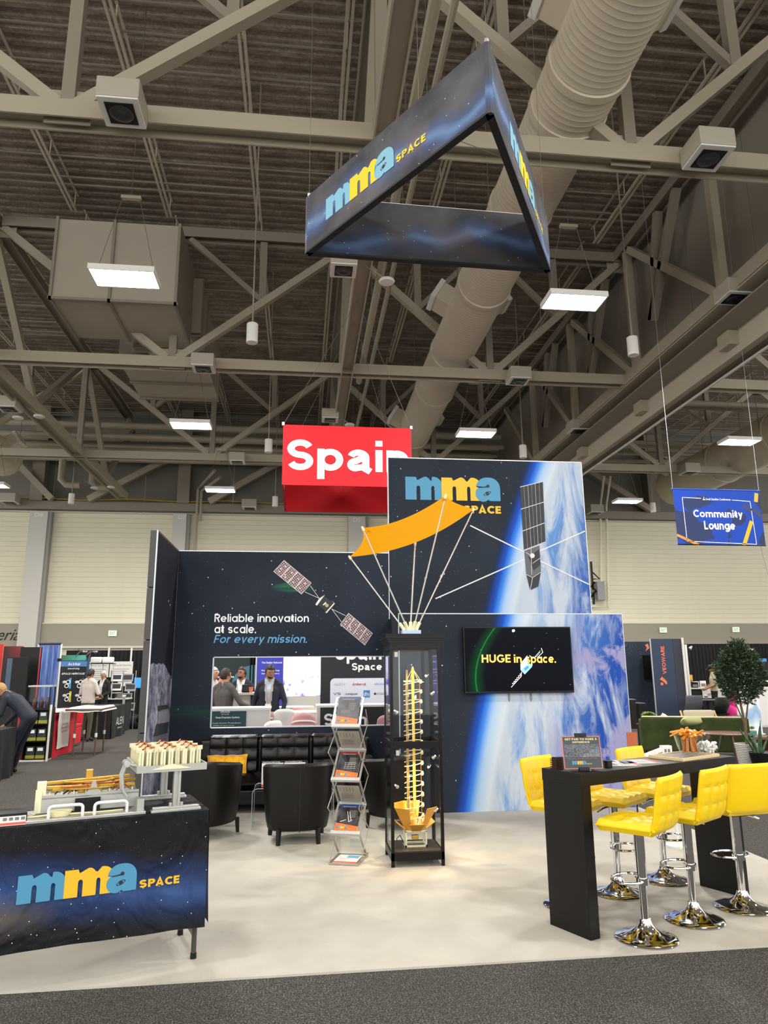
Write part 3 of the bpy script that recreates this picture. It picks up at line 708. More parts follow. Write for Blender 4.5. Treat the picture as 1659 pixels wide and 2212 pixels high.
for k, (x, y) in enumerate(((-11.5, 34.2), (-10.2, 34.6))):
    tag(MB().tube([(x, y, 12.3), (x, y, 10.6), (x+.25, y, 10.35), (x+.9, y, 10.35)], .16, 10).build('elbow_pipe', M_steel, smooth=True), ['left', 'right'][k]+' one of two thick cream elbow pipes by the rear wall at far left', 'pipe')
# wall-side raking braces
for x0, z0, x1, z1, lab in ((-14.5, 12.2, -12.2, 9.9, 'a'), (-10.5, 9.9, -5.9, 12.6, 'b'), (-4.7, 9.9, 0.3, 13.0, 'c'), (13.2, 13.2, 18.5, 9.9, 'd'), (19.2, 13.2, 23.5, 10.0, 'e')):
    b = thing('wall_brace', {'a': 'cream raking brace at the left edge of the rear wall', 'b': 'cream raking brace on the rear wall between columns D8 and D7', 'c': 'cream raking brace on the rear wall left of the red sign', 'd': 'cream raking brace on the rear wall left of the blue banner', 'e': 'cream raking brace on the rear wall behind the blue banner'}[lab], 'brace', (0, 35.3, 0)); b['kind'] = 'structure'
    MB().bar((x0, 0, z0), (x1, 0, z1), .3, .3, (0, 1, 0)).build('brace', M_steel, b)
for x in (-13.0, -6.0, 2.7, 12.0, 18.8): struct(box('trim_%d' % (int(x)+20), (x-.3, 35.4, 9.85), (x+.3, 35.95, ROOF_Z), M_steel_d))
# exit signs and left wall script
EX0 = None
M_exit = mat('exit_face', '#dfe6d2', 0.5, emit='#dfe8d0', es=.35); M_green = mat('exit_green', '#2f9a4a', 0.5, emit='#2f9a4a', es=.3)
for (px, py, lab) in ((243, 1368, 'small white exit sign with green letters on rear wall at left'), (1433, 1361, 'small exit sign right of the big lower printed panel'), (1590, 1360, 'small exit sign at far right above the potted tree')):
    p = PY(px, py, 35.72)
    if EX0 is None:
        t = EX0 = thing('exit_sign', lab, 'exit sign', p, group='exit signs on the rear wall')
        box('housing', (-.2, 0, -.14), (.2, .07, .14), M_white, t, bevel=.01); box('face', (-.18, -.006, -.12), (.18, 0, .12), M_exit, t)
        lettering(t, 'EXIT', -.13, -.08, .13, .08, (0, -.006, 0), (1, 0, 0), (0, 0, 1), M_green, bold=.02)
    else: dup(EX0, p, label=lab)
t = thing('wall_script_sign', 'black script letters spelling a pizza shop name on the rear wall, far left', 'sign', PY(25, 1372, 35.78))
lettering(t, 'Pizzeria-', -1.75, -.24, .62, .3, (0, 0, 0), (1, 0, 0), (0, 0, 1), mat('black_ink', '#15130f', .6), shear=.4)
# ================================================================== the booth walls
YL, YB, WX = 9.95, 8.86, -1.70          # rear plane, protruding TV box plane, left wing plane
M_bl = mat('logo_blue', '#4489ac', .6); M_ye = mat('logo_yellow', '#dcae1c', .6); M_dk = mat('logo_navy', '#1d222c', .6)
M_wink = mat('white_print', '#f2f2f2', .6); M_bink = mat('blue_print', '#5b9bc9', .6)
M_frame = mat('booth_frame', '#353533', .5); M_frame_l = mat('booth_frame_edge', '#b9bcc0', .4, metal=.5)
NAVY = '#242a36'
g = NT('starry_navy_fabric', .85, .2)
base = g.mix(g.mapr(g.noise(.8, 3), .3, .7), '#1d232e', '#2a313d')
x, y, z = g.xyz()
# faint green aurora streaks of the print
gz = g.math('ADD', g.math('ABSOLUTE', g.math('SUBTRACT', z, 1.15)), g.math('MULTIPLY', g.math('ABSOLUTE', g.math('ADD', x, 1.35)), .1))
st = g.noise(1.0, 5, v=g.mapping(scale=(1, 1, 30)))
base = g.mix(g.math('MULTIPLY', g.mapr(gz, 0, .14, .3, 0), g.mapr(st, .35, .7)), base, '#1e6a4c')
ex = g.math('DIVIDE', g.math('ADD', x, .13), .3); ez = g.math('DIVIDE', g.math('SUBTRACT', z, 2.80), .07)
el = g.math('ADD', g.math('MULTIPLY', ex, ex), g.math('MULTIPLY', ez, ez))
base = g.mix(g.math('MULTIPLY', g.mapr(el, .3, 1.1, .75, 0), g.mapr(st, .35, .65, .3, 1)), base, '#2c7352')
g.col(stars(g, base, 8.5, .062))
M_navy = MATS['starry_navy_fabric']
def earth(name, cx, cz, rad, warp):
    g = NT(name, .85, .2); x, y, z = g.xyz()
    dx = g.math('SUBTRACT', x, cx); dz = g.math('SUBTRACT', z, cz)
    d = g.math('SUBTRACT', rad, g.math('SQRT', g.math('ADD', g.math('MULTIPLY', dx, dx), g.math('MULTIPLY', dz, dz))))
    space = stars(g, g.mix(g.mapr(g.noise(.8, 3), .3, .7), '#20262f', '#29303b'), 8.5, .062)
    lim = g.ramp(g.mapr(d, -.22, .34), [(0, '#20262f'), (.18, '#1f2f55'), (.34, '#1d49ad'), (.46, '#3c7fd8'), (.62, '#9fbbd8'), (.85, '#bfc9d2'), (1, '#abb8c6')])
    mp = g.mapping(rot=(0, R(16), 0), scale=(3.2, 1, .75)); mp2 = g.mapping(rot=(0, R(22), 0), scale=(7, 1, 1.2))
    n1 = g.noise(1.0, 7, v=mp, rough=.62, dist=.9); n2 = g.noise(1.0, 6, v=mp2, rough=.7, dist=.5)
    deep = g.mix(g.mapr(d, .5, 1.5), '#5d8bc2', '#1e4799')
    cl = g.mix(g.mapr(g.math('ADD', n1, g.mapr(d, .3, 1.3, .09, -.04)), .44, .60), deep, '#b3bdc9')
    cl = g.mix(g.math('MULTIPLY', g.mapr(n2, .52, .7), .7), cl, '#9da3ba')
    if warp:
        n3 = g.noise(1.5, 6, v=g.mapping(rot=(0, R(35), 0), scale=(1.6, 1, 1)), rough=.6, dist=.6)
        cl = g.mix(g.math('MULTIPLY', g.mapr(d, .8, 1.1), g.mapr(n3, .50, .56)), cl, '#8f8cb2')
    on = g.mix(g.mapr(d, .26, .46), lim, cl)
    g.col(g.mix(g.mapr(d, -.2, -.12), space, on)); return g.m
def circ3(p, q, r):
    ax, ay, bx, by, cx, cy = *p, *q, *r
    d = 2*(ax*(by-cy)+bx*(cy-ay)+cx*(ay-by))
    ux = ((ax*ax+ay*ay)*(by-cy)+(bx*bx+by*by)*(cy-ay)+(cx*cx+cy*cy)*(ay-by))/d
    uy = ((ax*ax+ay*ay)*(cx-bx)+(bx*bx+by*by)*(ax-cx)+(cx*cx+cy*cy)*(bx-ax))/d
    return ux, uy, math.hypot(ax-ux, ay-uy)
def xz(px, py, Y): v = PY(px, py, Y); return (v.x, v.z)
cu = circ3(xz(1163, 995, YL), xz(1105, 1170, YL), xz(1068, 1322, YL)); clw = circ3(xz(1095, 1330, YB), xz(1052, 1500, YB), xz(1006, 1755, YB))
M_eu = earth('earth_print_upper', *cu, False); M_el = earth('earth_print_lower', *clw, True)
M_wood = mat('panel_rear', '#3a3a3c', .7)

# --- left wall with its opening (panels in frame modules) -------------
lw = thing('display_wall', 'dark navy starry display wall with slogan and a long window opening', 'exhibit wall', (0, YL, 0))
xl, xr, zt = WX, 1.21, 3.30; wx0, wx1, wz0, wz1 = -1.178, 1.15, .934, 1.860
def panel(x0, z0, x1, z1, m, par, yo=0.0, name='fabric_panel'):
    return box(name, (x0, yo, z0), (x1, yo+.06, z1), m, par)
panel(xl, wz1, xr, zt, M_navy, lw); panel(xl, 0, xr, wz0, M_navy, lw); panel(xl, wz0, wx0, wz1, M_navy, lw); panel(wx1, wz0, xr, wz1, M_navy, lw)
for a, b in (((wx0, -.004, wz1-.012), (wx1, .065, wz1)), ((wx0, -.004, wz0), (wx1, .065, wz0+.012)), ((wx0, -.004, wz0), (wx0+.012, .065, wz1)), ((xl, -.004, zt-.008), (xr, .065, zt+.004))):
    box('frame_edge', a, b, M_frame_l, lw)
O = (0, -.001, 0); U = (1, 0, 0); V = (0, 0, 1)
k = YL/8.86
def L(px, py): v = PY(px, py, YL); return v.x, v.z
for s, a, b, m, sh in (('Reliable innovation', (463, 1346), (667, 1325), M_wink, 0), ('at scale.', (463, 1368), (553, 1349), M_wink, 0), ('For every mission.', (461, 1394), (663, 1371), M_bink, .22)):
    x0, z0 = L(*a); x1, z1 = L(*b); x1 = L(b[0], a[1])[0]
    bold_text(lw, s, x0, z0, x1, z1, O, U, V, m, w=.15, shear=sh)
# printed CubeSat with two solar wings
M_pv = NT('print_solar', .7, .2); xx, yy, zz = M_pv.xyz(M_pv.mapping(rot=(0, R(37.5), 0)))
cell = M_pv.math('LESS_THAN', M_pv.math('FRACT', M_pv.math('MULTIPLY', xx, 36)), .28); cell2 = M_pv.math('LESS_THAN', M_pv.math('FRACT', M_pv.math('MULTIPLY', zz, 36)), .28)
M_pv.col(M_pv.mix(M_pv.math('MULTIPLY', M_pv.math('MAXIMUM', cell, cell2), .75), '#55383f', '#c9b9b8')); M_pv = M_pv.m
M_lgrey = mat('print_light', '#d7d3cf', .7); M_dprint = mat('print_dark', '#22282b', .7); M_gold_p = mat('print_gold', '#a8a15a', .7)
sat = thing('x', 'x', 'x'); bpy.data.objects.remove(sat)
def quadpx(mb, pts, Y, off, yo=None):
    P = [PY(a, b, Y) for a, b in pts]; o = [(p.x, -off, p.z) for p in P]; mb.add(o, [tuple(range(len(pts)))]); return mb
def printed(par, pts, m, off, name, Y): return quadpx(MB(), pts, Y, off).build(name, m, par)
def crop4(x, y): return (580+x/6.381, 1190+y/6.381)
for Q in ([(215, 128), (592, 442), (455, 600), (68, 284)], [(1102, 856), (1437, 1137), (1328, 1302), (986, 1015)]):
    P = [crop4(*q) for q in Q]; printed(lw, P, M_lgrey, .003, 'printed_panel', YL)
    def bil(u, v): return tuple((1-u)*(1-v)*P[0][i]+u*(1-v)*P[1][i]+u*v*P[2][i]+(1-u)*v*P[3][i] for i in (0, 1))
    cells = MB()
    for a in range(4):
        u0, u1 = a/4+.012, (a+1)/4-.012; quadpx(cells, [bil(u0, .03), bil(u1, .03), bil(u1, .97), bil(u0, .97)], YL, .004)
    cells.build('printed_cells', M_pv, lw)
    gl = MB(); rnd = random.Random(5)
    for a, b in ((.15, .25), (.4, .3), (.65, .35), (.87, .3), (.12, .75), (.35, .8), (.6, .72), (.85, .75), (.1, .55), (.3, .68)):
        quadpx(gl, [bil(a-.03, b-.02), bil(a+.02, b-.04), bil(a+.03, b+.03), bil(a-.02, b+.04)], YL, .005)
    gl.build('printed_glints', M_lgrey, lw)
def linepx(mb, a, b, w, off=.004, Y=YL):
    dx, dy = b[0]-a[0], b[1]-a[1]; L_ = math.hypot(dx, dy); nx, ny = -dy/L_*w/2, dx/L_*w/2
    return quadpx(mb, [(a[0]+nx, a[1]+ny), (b[0]+nx, b[1]+ny), (b[0]-nx, b[1]-ny), (a[0]-nx, a[1]-ny)], Y, off)
ln = MB()
for a, b in (((575, 480), (700, 655)), ((500, 565), (700, 655)), ((870, 800), (1062, 893)), ((870, 800), (1005, 978)), ((680, 752), (800, 850)), ((775, 620), (905, 715))): linepx(ln, crop4(*a), crop4(*b), .9)
ln.build('printed_struts', M_lgrey, lw)
printed(lw, [crop4(*q) for q in ((775, 610), (905, 715), (800, 850), (655, 748))], M_dprint, .004, 'printed_body', YL)
printed(lw, [crop4(*q) for q in ((775, 608), (700, 655), (645, 740), (668, 755))], M_lgrey, .005, 'printed_body_edge', YL)
printed(lw, [crop4(*q) for q in ((905, 712), (912, 730), (802, 858), (785, 850))], M_lgrey, .005, 'printed_body_edge', YL)
gg = MB(); c0 = crop4(805, 752); quadpx(gg, [(c0[0]+4*math.cos(a*.7), c0[1]+4*math.sin(a*.7)) for a in range(9)], YL, .005); gg.build('printed_lens', M_gold_p, lw)
gg = MB(); quadpx(gg, [crop4(*q) for q in ((745, 745), (790, 700), (798, 725), (760, 752))], YL, .006); gg.build('printed_bracket', M_lgrey, lw)

# --- tall upper right print ------------------------------------------------
uw = thing('tall_print_panel', 'tall upper display panel printed with Earth limb, satellite and big logo', 'exhibit panel', (0, YL, 0))
ux0, ux1 = 1.215, L(1255, 995)[0]; uz1 = 4.72
panel(ux0, .013, ux1, uz1, M_eu, uw)
for a, b in (((ux0, -.004, uz1-.008), (ux1, .065, uz1+.006)), ((ux1-.006, -.004, .013), (ux1+.006, .065, uz1)), ((ux0-.004, -.004, .013), (ux0+.006, .065, uz1))): box('frame_edge', a, b, M_frame_l, uw)
x0, z0 = L(876, 1079); x1, z1 = L(1079, 1033); h = (z1-z0)*.97
logo(uw, x0, z0, h, O, U, V, M_bl, M_ye, M_dk, space='below', sx=(x1-x0)/(4.34*h))
# printed satellite
def s6(x, y): return (830+x/2.911, 980+y/2.911)
M_pvd = mat('print_dark_solar', '#24242b', .6); M_sgrey = mat('print_sat_grey', '#5b5c62', .7); M_sgrey2 = mat('print_sat_dark', '#2f3036', .7)
rod = MB()
for a, b in (((540, 452), (905, 632)), ((322, 912), (915, 650)), ((915, 640), (1262, 487)), ((925, 650), (1287, 822))): linepx(rod, s6(*a), s6(*b), 2.6, .004)
rod.build('printed_booms', M_lgrey, uw)
printed(uw, [s6(*q) for q in ((853, 210), (997, 176), (1013, 555), (878, 607))], M_pvd, .005, 'printed_solar_array', YL)
sg = MB()
for q in (((858, 350), (1002, 305)), ((867, 488), (1006, 436)), ((853, 210), (997, 176)), ((878, 607), (1013, 555))): linepx(sg, s6(*q[0]), s6(*q[1]), 1.3, .006)
for fx in (.34, .66): linepx(sg, s6(853+144*fx, 210-34*fx), s6(878+135*fx, 607-52*fx), .5, .006)
for fx in (.17, .5, .83): linepx(sg, s6(853+144*fx, 210-34*fx), s6(878+135*fx, 607-52*fx), .25, .006)
sg.build('printed_array_lines', M_lgrey, uw)
printed(uw, [s6(*q) for q in ((880, 612), (975, 578), (985, 740), (932, 780), (893, 760))], M_sgrey, .006, 'printed_body', YL)
printed(uw, [s6(*q) for q in ((893, 760), (932, 780), (985, 740), (968, 835), (917, 858))], M_sgrey2, .007, 'printed_nose', YL)
printed(uw, [s6(*q) for q in ((905, 650), (975, 600), (980, 700), (940, 735))], M_sgrey2, .007, 'printed_bay', YL)
sg = MB()
for a, b in (((922, 600), (926, 760)), ((932, 690), (982, 655)), ((893, 760), (932, 780)), ((932, 780), (985, 745)), ((985, 705), (1020, 730)), ((888, 620), (935, 650)), ((917, 858), (932, 780))): linepx(sg, s6(*a), s6(*b), .9, .008)
quadpx(sg, [s6(930+16*math.cos(a), 642+16*math.sin(a)) for a in (0, .9, 1.8, 2.7, 3.6, 4.5, 5.4)], YL, .009)
sg.build('printed_details', M_lgrey, uw)

# --- protruding lower box with TV -------------------------------------------
bw = thing('closet_wall', 'lower protruding blue Earth printed wall carrying the television', 'exhibit wall', (0, YB, 0))
bx0, bx1, bz1 = 1.20, 4.114, 2.355
box('front_panel', (bx0, 0, .013), (bx1, .05, bz1), M_el, bw)
box('side_panel', (bx0, .052, .013), (bx0+.05, 1.07, bz1), M_navy, bw); box('side_panel', (bx1-.05, .052, .013), (bx1, 1.07, bz1), M_navy, bw)
for a, b in (((bx0, -.004, bz1-.004), (bx1, .055, bz1+.008)), ((bx1-.004, -.004, .013), (bx1+.004, .055, bz1)), ((bx0-.002, -.004, .013), (bx0+.004, .055, bz1))): box('frame_edge', a, b, M_frame_l, bw)
# --- left wing ------------------------------------------------------------------
g = NT('moon_print', .85, .2); x, y, z = g.xyz()
n1 = g.noise(3.5, 8, rough=.72, dist=.5); n2 = g.noise(14, 5, rough=.7)
rock = g.ramp(g.math('ADD', g.math('MULTIPLY', n1, .65), g.math('MULTIPLY', n2, .35)), [(.38, '#33343f'), (.47, '#626375'), (.55, '#8d8fa2'), (.66, '#bbbdca')])
edge = g.math('ADD', z, g.math('ADD', g.math('MULTIPLY', g.math('POWER', g.math('ABSOLUTE', g.math('SUBTRACT', y, 8.9)), 2), .22), g.math('MULTIPLY', g.noise(2.2, 4), .16)))
g.col(g.mix(g.math('GREATER_THAN', edge, 1.86), rock, stars(g, srgb('#171c27'), 4.2, .05)))
wg = thing('wing_wall', 'dark left wing wall printed with grey lunar rock, seen edge-on', 'exhibit wall', (WX, 0, 0))
wy0 = 8.49
box('fabric_panel', (-.02, wy0, .0), (.0, YL-.004, 3.30), MATS['moon_print'], wg)
for z0, z1 in ((0, 1.0), (1.01, 2.02), (2.03, 2.62), (2.63, 3.30)): box('frame_post', (-.085, wy0-.02, z0), (-.012, wy0+.10, z1), M_frame, wg, bevel=.004)
box('frame_edge', (-.012, wy0-.022, 0), (.003, wy0, 3.30), M_frame_l, wg); box('frame_top', (-.085, wy0, 3.28), (.002, YL, 3.302), M_frame, wg); box('frame_post', (-.085, wy0+.1, 0), (-.022, YL, 3.28), M_frame, wg)
def wpx(mb, pts, off):
    mb.add([(off, PX(a, b, WX).y, PX(a, b, WX).z) for a, b in pts], [tuple(range(len(pts)))]); return mb
def w5(x, y): return (290+x/7.371, 1400+y/7.371)
wpx(MB(), [w5(*q) for q in ((370, 920), (540, 900), (545, 960), (372, 1000))], .003).build('printed_lander_panel', M_dprint, wg)
wpx(MB(), [w5(*q) for q in ((385, 1010), (550, 990), (545, 1180), (370, 1205))], .003).build('printed_lander_body', mat('print_mid', '#85828c', .7), wg)
wpx(MB(), [w5(*q) for q in ((345, 1215), (545, 1175), (520, 1350), (300, 1415))], .004).build('printed_lander_panel', M_dprint, wg)
wpx(MB(), [w5(*q) for q in ((300, 1420), (520, 1355), (505, 1600), (290, 1640))], .003).build('printed_lander_body', mat('print_mid2', '#5f5d6d', .7), wg)

# --- television -----------------------------------------------------------------
tv = thing('television', 'wall-mounted flat television showing HUGE in space lettering and a small satellite', 'television', (0, YB, 0))
a, b = PY(1000, 1354, YB-.07), PY(1241, 1496, YB-.07); tx0, tx1, tz1, tz0 = a.x, b.x, a.z, b.z
box('casing', (tx0, -.07, tz0), (tx1, -.02, tz1), M_black, tv, bevel=.006); box('wall_bracket', (tx0+.5, -.02, tz0+.2), (tx1-.5, 0.0, tz1-.2), M_black, tv)
g = NT('screen_space', .3, .04); x, y, z = g.xyz()
d = g.math('ABSOLUTE', g.math('SUBTRACT', g.math('SUBTRACT', x, tx0+.14), g.math('MULTIPLY', g.math('POWER', g.math('SUBTRACT', z, tz0+.17), 2), .68)))
gc = g.math('ADD', g.mapr(d, 0, .012, .35, 0), g.mapr(d, 0, .12, .07, 0))
sc_ = stars(g, g.mix(gc, '#020409', '#18b04a'), 11, .05, '#7f8590'); g.col((0.003, 0.003, 0.005, 1)); g.put(g.b.inputs['Emission Color'], sc_); g.b.inputs['Emission Strength'].default_value = .8
box('screen', (tx0+.014, -.0715, tz0+.024), (tx1-.014, -.069, tz1-.014), MATS['screen_space'], tv)
M_sor = mat('screen_orange', '#f2902a', .4, emit='#ffab4a', es=.9); M_swh = mat('screen_white', '#ffffff', .4, emit='#ffffff', es=.8); M_sbl = mat('screen_blue', '#6fb2ee', .4, emit='#6fb2ee', es=.75)
O2 = (0, -.0716, 0)
def T(x, y): v = PY(1000+x/6.636, 1340+y/6.636, YB-.0716); return v.x, v.z
x0, z0 = T(270, 607); x1, z1 = T(680, 490); bold_text(tv, 'HUGE', x0, z0, x1, z1, O2, U, V, M_sor, w=.18)
x0, z0 = T(732, 607); x1, z1 = T(838, 490); bold_text(tv, 'in', x0, z0, x1, z1, O2, U, V, M_sor, w=.18)
x0, z0 = T(905, 645); x1, z1 = T(1328, 520); bold_text(tv, 'space.', x0, z0, x1, z1, O2, U, V, M_sor, w=.18)
def tq(pts, m, off, name):
    MB().add([(T(*p)[0], -.0716-off, T(*p)[1]) for p in pts], [tuple(range(len(pts)))]).build(name, m, tv)
tq([(920, 505), (925, 640), (828, 715), (825, 620)], M_swh, .004, 'screen_satellite'); tq([(828, 715), (940, 612), (995, 640), (985, 670), (885, 775)], M_sbl, .0045, 'screen_satellite')
tq([(870, 690), (930, 645), (945, 680), (890, 725)], mat('screen_blue_dark', '#2c6fb0', .4, emit='#2c6fb0', es=.6), .005, 'screen_satellite_bay')
wing = MB()
def tl(a, b, w):
    A, B_ = T(*a), T(*b); dx, dz = B_[0]-A[0], B_[1]-A[1]; l = math.hypot(dx, dz); nx, nz = -dz/l*w/2, dx/l*w/2
    wing.add([(A[0]+nx, -.076, A[1]+nz), (B_[0]+nx, -.076, B_[1]+nz), (B_[0]-nx, -.076, B_[1]-nz), (A[0]-nx, -.076, A[1]-nz)], [(0, 1, 2, 3)])
for a, b in (((838, 740), (836, 800)), ((836, 800), (692, 958)), ((1122, 398), (1142, 460)), ((1142, 460), (1065, 535)), ((950, 505), (985, 530))): tl(a, b, .006)
for i in range(6):
    for j in range(2):
        if (i, j) != (5, 1): tl((825-22*i-4*j, 765+27*i+22*j), (815-22*i-4*j, 775+27*i+22*j), .008); tl((1105-16*i-4*j, 440+18*i+22*j), (1097-16*i-4*j, 448+18*i+22*j), .007)
wing.build('screen_satellite_wings', M_swh, tv)
tq([(705, 135), (738, 130), (745, 155), (720, 172), (702, 158)], M_swh, .003, 'screen_moon')
cb = MB()
for px in (1099, 1146):
    p = PY(px, 1497, YB-.05)
    cb.tube([(p.x-.006, -.05, p.z), (p.x-.008, -.05, p.z-.07), (p.x, -.05, p.z-.105), (p.x+.012, -.05, p.z-.07), (p.x+.006, -.05, p.z)], .004, 5)
cb.build('cable_loop', M_black, tv)

# ================================================================== overhead signs
def galaxy(name, ca, cb_, f):
    g = NT(name, .85, .25); x, y, z = g.xyz(); w_ = g.math('MULTIPLY', g.math('SUBTRACT', g.noise(.7, 3, dist=.3), .5), 1.1)
    return g, x, y, z, w_
g, x, y, z, w_ = galaxy('sign_fabric', 0, 0, 0)
b1 = g.math('ABSOLUTE', g.math('ADD', g.math('SUBTRACT', z, .28), g.math('MULTIPLY', w_, .75)))
c = g.mix(g.mapr(g.noise(1.4, 3), .35, .7), '#303135', '#59595d'); c = g.mix(g.mapr(b1, .0, .22, .6, 0), c, '#45639a'); c = g.mix(g.mapr(b1, .0, .09, .4, 0), c, '#7d9cc0')
n2 = g.noise(1.9, 2); c = g.mix(g.math('MULTIPLY', g.mapr(n2, .52, .68), g.mapr(b1, .1, .35, .5, 0)), c, '#6e5a44')
g.col(stars(g, c, 12, .06))
SG = [Vector((0.0, 6.84)), Vector((1.425, 4.735)), Vector((2.66, 6.91))]; sz0, sz1 = 6.0, 6.68
ts = thing('hanging_triangle_sign', 'three-sided dark starry fabric sign with logo hanging from the roof', 'hanging sign', (0, 0, sz0))
M_hem = mat('sign_hem', '#17181b', .7); M_topl = mat('sign_top_light', '#e8e8e8', .5)
for i in range(3):
    A, B_ = SG[i], SG[(i+1) % 3]; d = (B_-A); Ln = d.length; ang = math.atan2(d.y, d.x)
    o = MB().bb((.0, -.03, .02), (Ln, .03, sz1-sz0)).build('fabric_face', MATS['sign_fabric'], ts, loc=(A.x, A.y, 0), rot=(0, 0, ang))
    MB().bb((.0, -.033, .0), (Ln, .033, .022)).build('hem', M_hem, ts, loc=(A.x, A.y, 0), rot=(0, 0, ang))
    MB().bb((.0, -.02, sz1-sz0), (Ln, .02, sz1-sz0+.012)).build('top_rail', M_topl, ts, loc=(A.x, A.y, 0), rot=(0, 0, ang))
    MB().tube([(A.x, A.y, -.0), (A.x, A.y, sz1-sz0)], .035, 8).build('corner_post', MATS['sign_fabric'], ts)
    MB().tube([(A.x, A.y, sz1-sz0), (A.x, A.y, sz1-sz0+.05)], .02, 6).build('corner_clip', M_frame_l, ts)
    if i < 2:
        h = .245; x0 = .36 if i == 0 else .62
        logo(o, x0, .20, h, (0, -.031, 0), U, V, mat('logo_pale_blue', '#74a8bd', .6), mat('logo_pale_yellow', '#d9bd1e', .6), M_dk, space='right', sx=1.0)
cen = (SG[0]+SG[1]+SG[2])/3
for A, q in ((SG[0], SG[0]), (SG[1], SG[1]), (SG[2], SG[2]), (SG[0].lerp(SG[1], .68), SG[0].lerp(SG[1], .68))):
    MB().tube([(A[0], A[1], sz1-sz0), (q[0], q[1], 14.7-sz0)], .0022, 4).build('hanging_cable', M_wire, ts)
MB().tube([(SG[0].lerp(SG[1], .72).x, SG[0].lerp(SG[1], .72).y, .35), (SG[1].lerp(SG[2], .45).x, SG[1].lerp(SG[2], .45).y, .38)], .005, 4).build('brace_cable', M_topl, ts)

# red box sign
Yf = 14.5; a, b = PY(612, 917, Yf), PY(888, 1049, Yf); rx0, rx1, rz1, rz0 = a.x, PY(888, 918, Yf).x, a.z, PY(700, 1049, Yf).z
rw = rx1-rx0
M_red = mat('red_fabric', '#c4071a', .75, vary=.04, vscale=2)
M_wfab = mat('white_letter', '#f3f3f1', .6)
rs = thing('red_box_sign', 'square red hanging box sign reading Spain in white letters', 'hanging sign', (rx0, Yf, rz0))
H = rz1-rz0; D_ = rw*.93
for A, B_ in (((0, 0, 0), (rw, .04, H)), ((0, D_, 0), (rw, D_+.04, H)), ((0, .04, 0), (.04, D_, H)), ((rw-.04, .04, 0), (rw, D_, H))): box('fabric_face', A, B_, M_red, rs)
box('seam', (rw*.52, D_-.004, 0), (rw*.52+.012, D_, H), mat('red_seam', '#a50d1c', .8), rs)
q0 = PY(619, 1033, Yf); bold_text(rs, 'Spain', q0.x-rx0, q0.z-rz0, PY(882, 1000, Yf).x-rx0, PY(700, 949, Yf).z-rz0, (0, -.002, 0), U, V, M_wfab, w=.2, dbl=True)
for (x_, y_) in ((0, 0), (rw, 0), (0, D_), (rw, D_)):
    MB().tube([(x_, y_, H), (1.14-rx0, D_*.5 if y_ else .3, 9.93-rz0)], .004, 4).build('hanging_cable', M_wire, rs)
    MB().tube([(x_, y_, H-.02), (x_, y_, H+.05)], .03, 6).build('corner_clip', M_wfab, rs)

# blue banner
Yc = 14.0; c00, c01, c10, c11 = PY(1453, 1056, Yc), PY(1462, 1176, Yc), PY(1639, 1059, Yc), PY(1649, 1180, Yc)
bn = thing('hanging_banner', 'blue hanging banner reading Community Lounge over the lounge at right', 'banner', (c00.x, Yc, c01.z))
bwid, bh = c10.x-c00.x, c00.z-c01.z
g = NT('banner_blue', .8, .2); x, y, z = g.xyz()
n = g.noise(1.55, 5, dist=.3, v=g.mapping(loc=(1.3, 0, .55)), rough=.45); g.col(g.mix(g.math('GREATER_THAN', n, .50), '#333c60', '#2547a8'))
box('banner_cloth', (0, -.004, 0), (bwid, .004, bh), MATS['banner_blue'], bn)
MB().tube([(-.03, 0, bh), (bwid+.03, 0, bh)], .016, 8).build('top_rod', mat('banner_rod', '#2f55b5', .5), bn); MB().tube([(0, 0, 0), (bwid, 0, 0)], .014, 8).build('bottom_rod', M_black, bn)
for x_ in (0, bwid): MB().tube([(x_, 0, bh), (x_+(.04 if x_ else -.02), 0, 14.1-c01.z)], .0035, 4).build('hanging_cable', M_frame_l, bn)
MB().tube([(bwid-.12, 0, 0), (bwid+.06, 0, -1.25)], .004, 4).build('hanging_cord', M_wire, bn)
def bb_(x, y): return ((x-95)/1420*bwid if y < 400 else (x-165+ (1115-y)*.07)/1410*bwid, (1110-y)/930*bh)
def bq(x, y):   # banner-space from zoomed crop, undoing the lean
    lean = 95+(y-180)/930*70; wd_ = 1425; return ((x-lean)/wd_*bwid, (1112-y-(x-lean)*.02)/930*bh)
OB = (0, -.0045, 0)
for s, a, b_ in (('Community', (425, 650), (1232, 520)), ('Lounge', (598, 885), (1105, 712))):
    x0, z0 = bq(*a); x1, z1 = bq(b_[0], a[1])[0], bq(*b_)[1]
    z0 = bq(0, 690)[1] if s == 'Community' else z0
    bold_text(bn, s, x0, z0, x1, z1+.02, OB, U, V, M_wfab, w=.19)
x0, z0 = bq(630, 352); x1, z1 = bq(1035, 315); lettering(bn, 'Small Satellite Conference', x0, z0, x1, z0+.045, OB, U, V, M_wfab, bold=.01)
lnm = MB()
def bl(a, b_, w):
    A, B_ = bq(*a), bq(*b_); dx, dz = B_[0]-A[0], B_[1]-A[1]; l = math.hypot(dx, dz); nx, nz = -dz/l*w/2, dx/l*w/2
    lnm.add([(A[0]+nx, -.006, A[1]+nz), (B_[0]+nx, -.006, B_[1]+nz), (B_[0]-nx, -.006, B_[1]-nz), (A[0]-nx, -.006, A[1]-nz)], [(0, 1, 2, 3)])
for a, b_ in (((245, 322), (555, 325)), ((1060, 333), (1360, 345)), ((1360, 345), (1438, 1068)), ((1438, 1068), (310, 1055)), ((310, 1055), (245, 322)), ((598, 300), (598, 345))): bl(a, b_, .012)
bl((580, 345), (620, 345), .02); lnm.build('border_line', M_wfab, bn)
lnm = MB(); bl((1372, 680), (1227, 1104), .085); lnm.build('yellow_stripe', M_ye, bn)
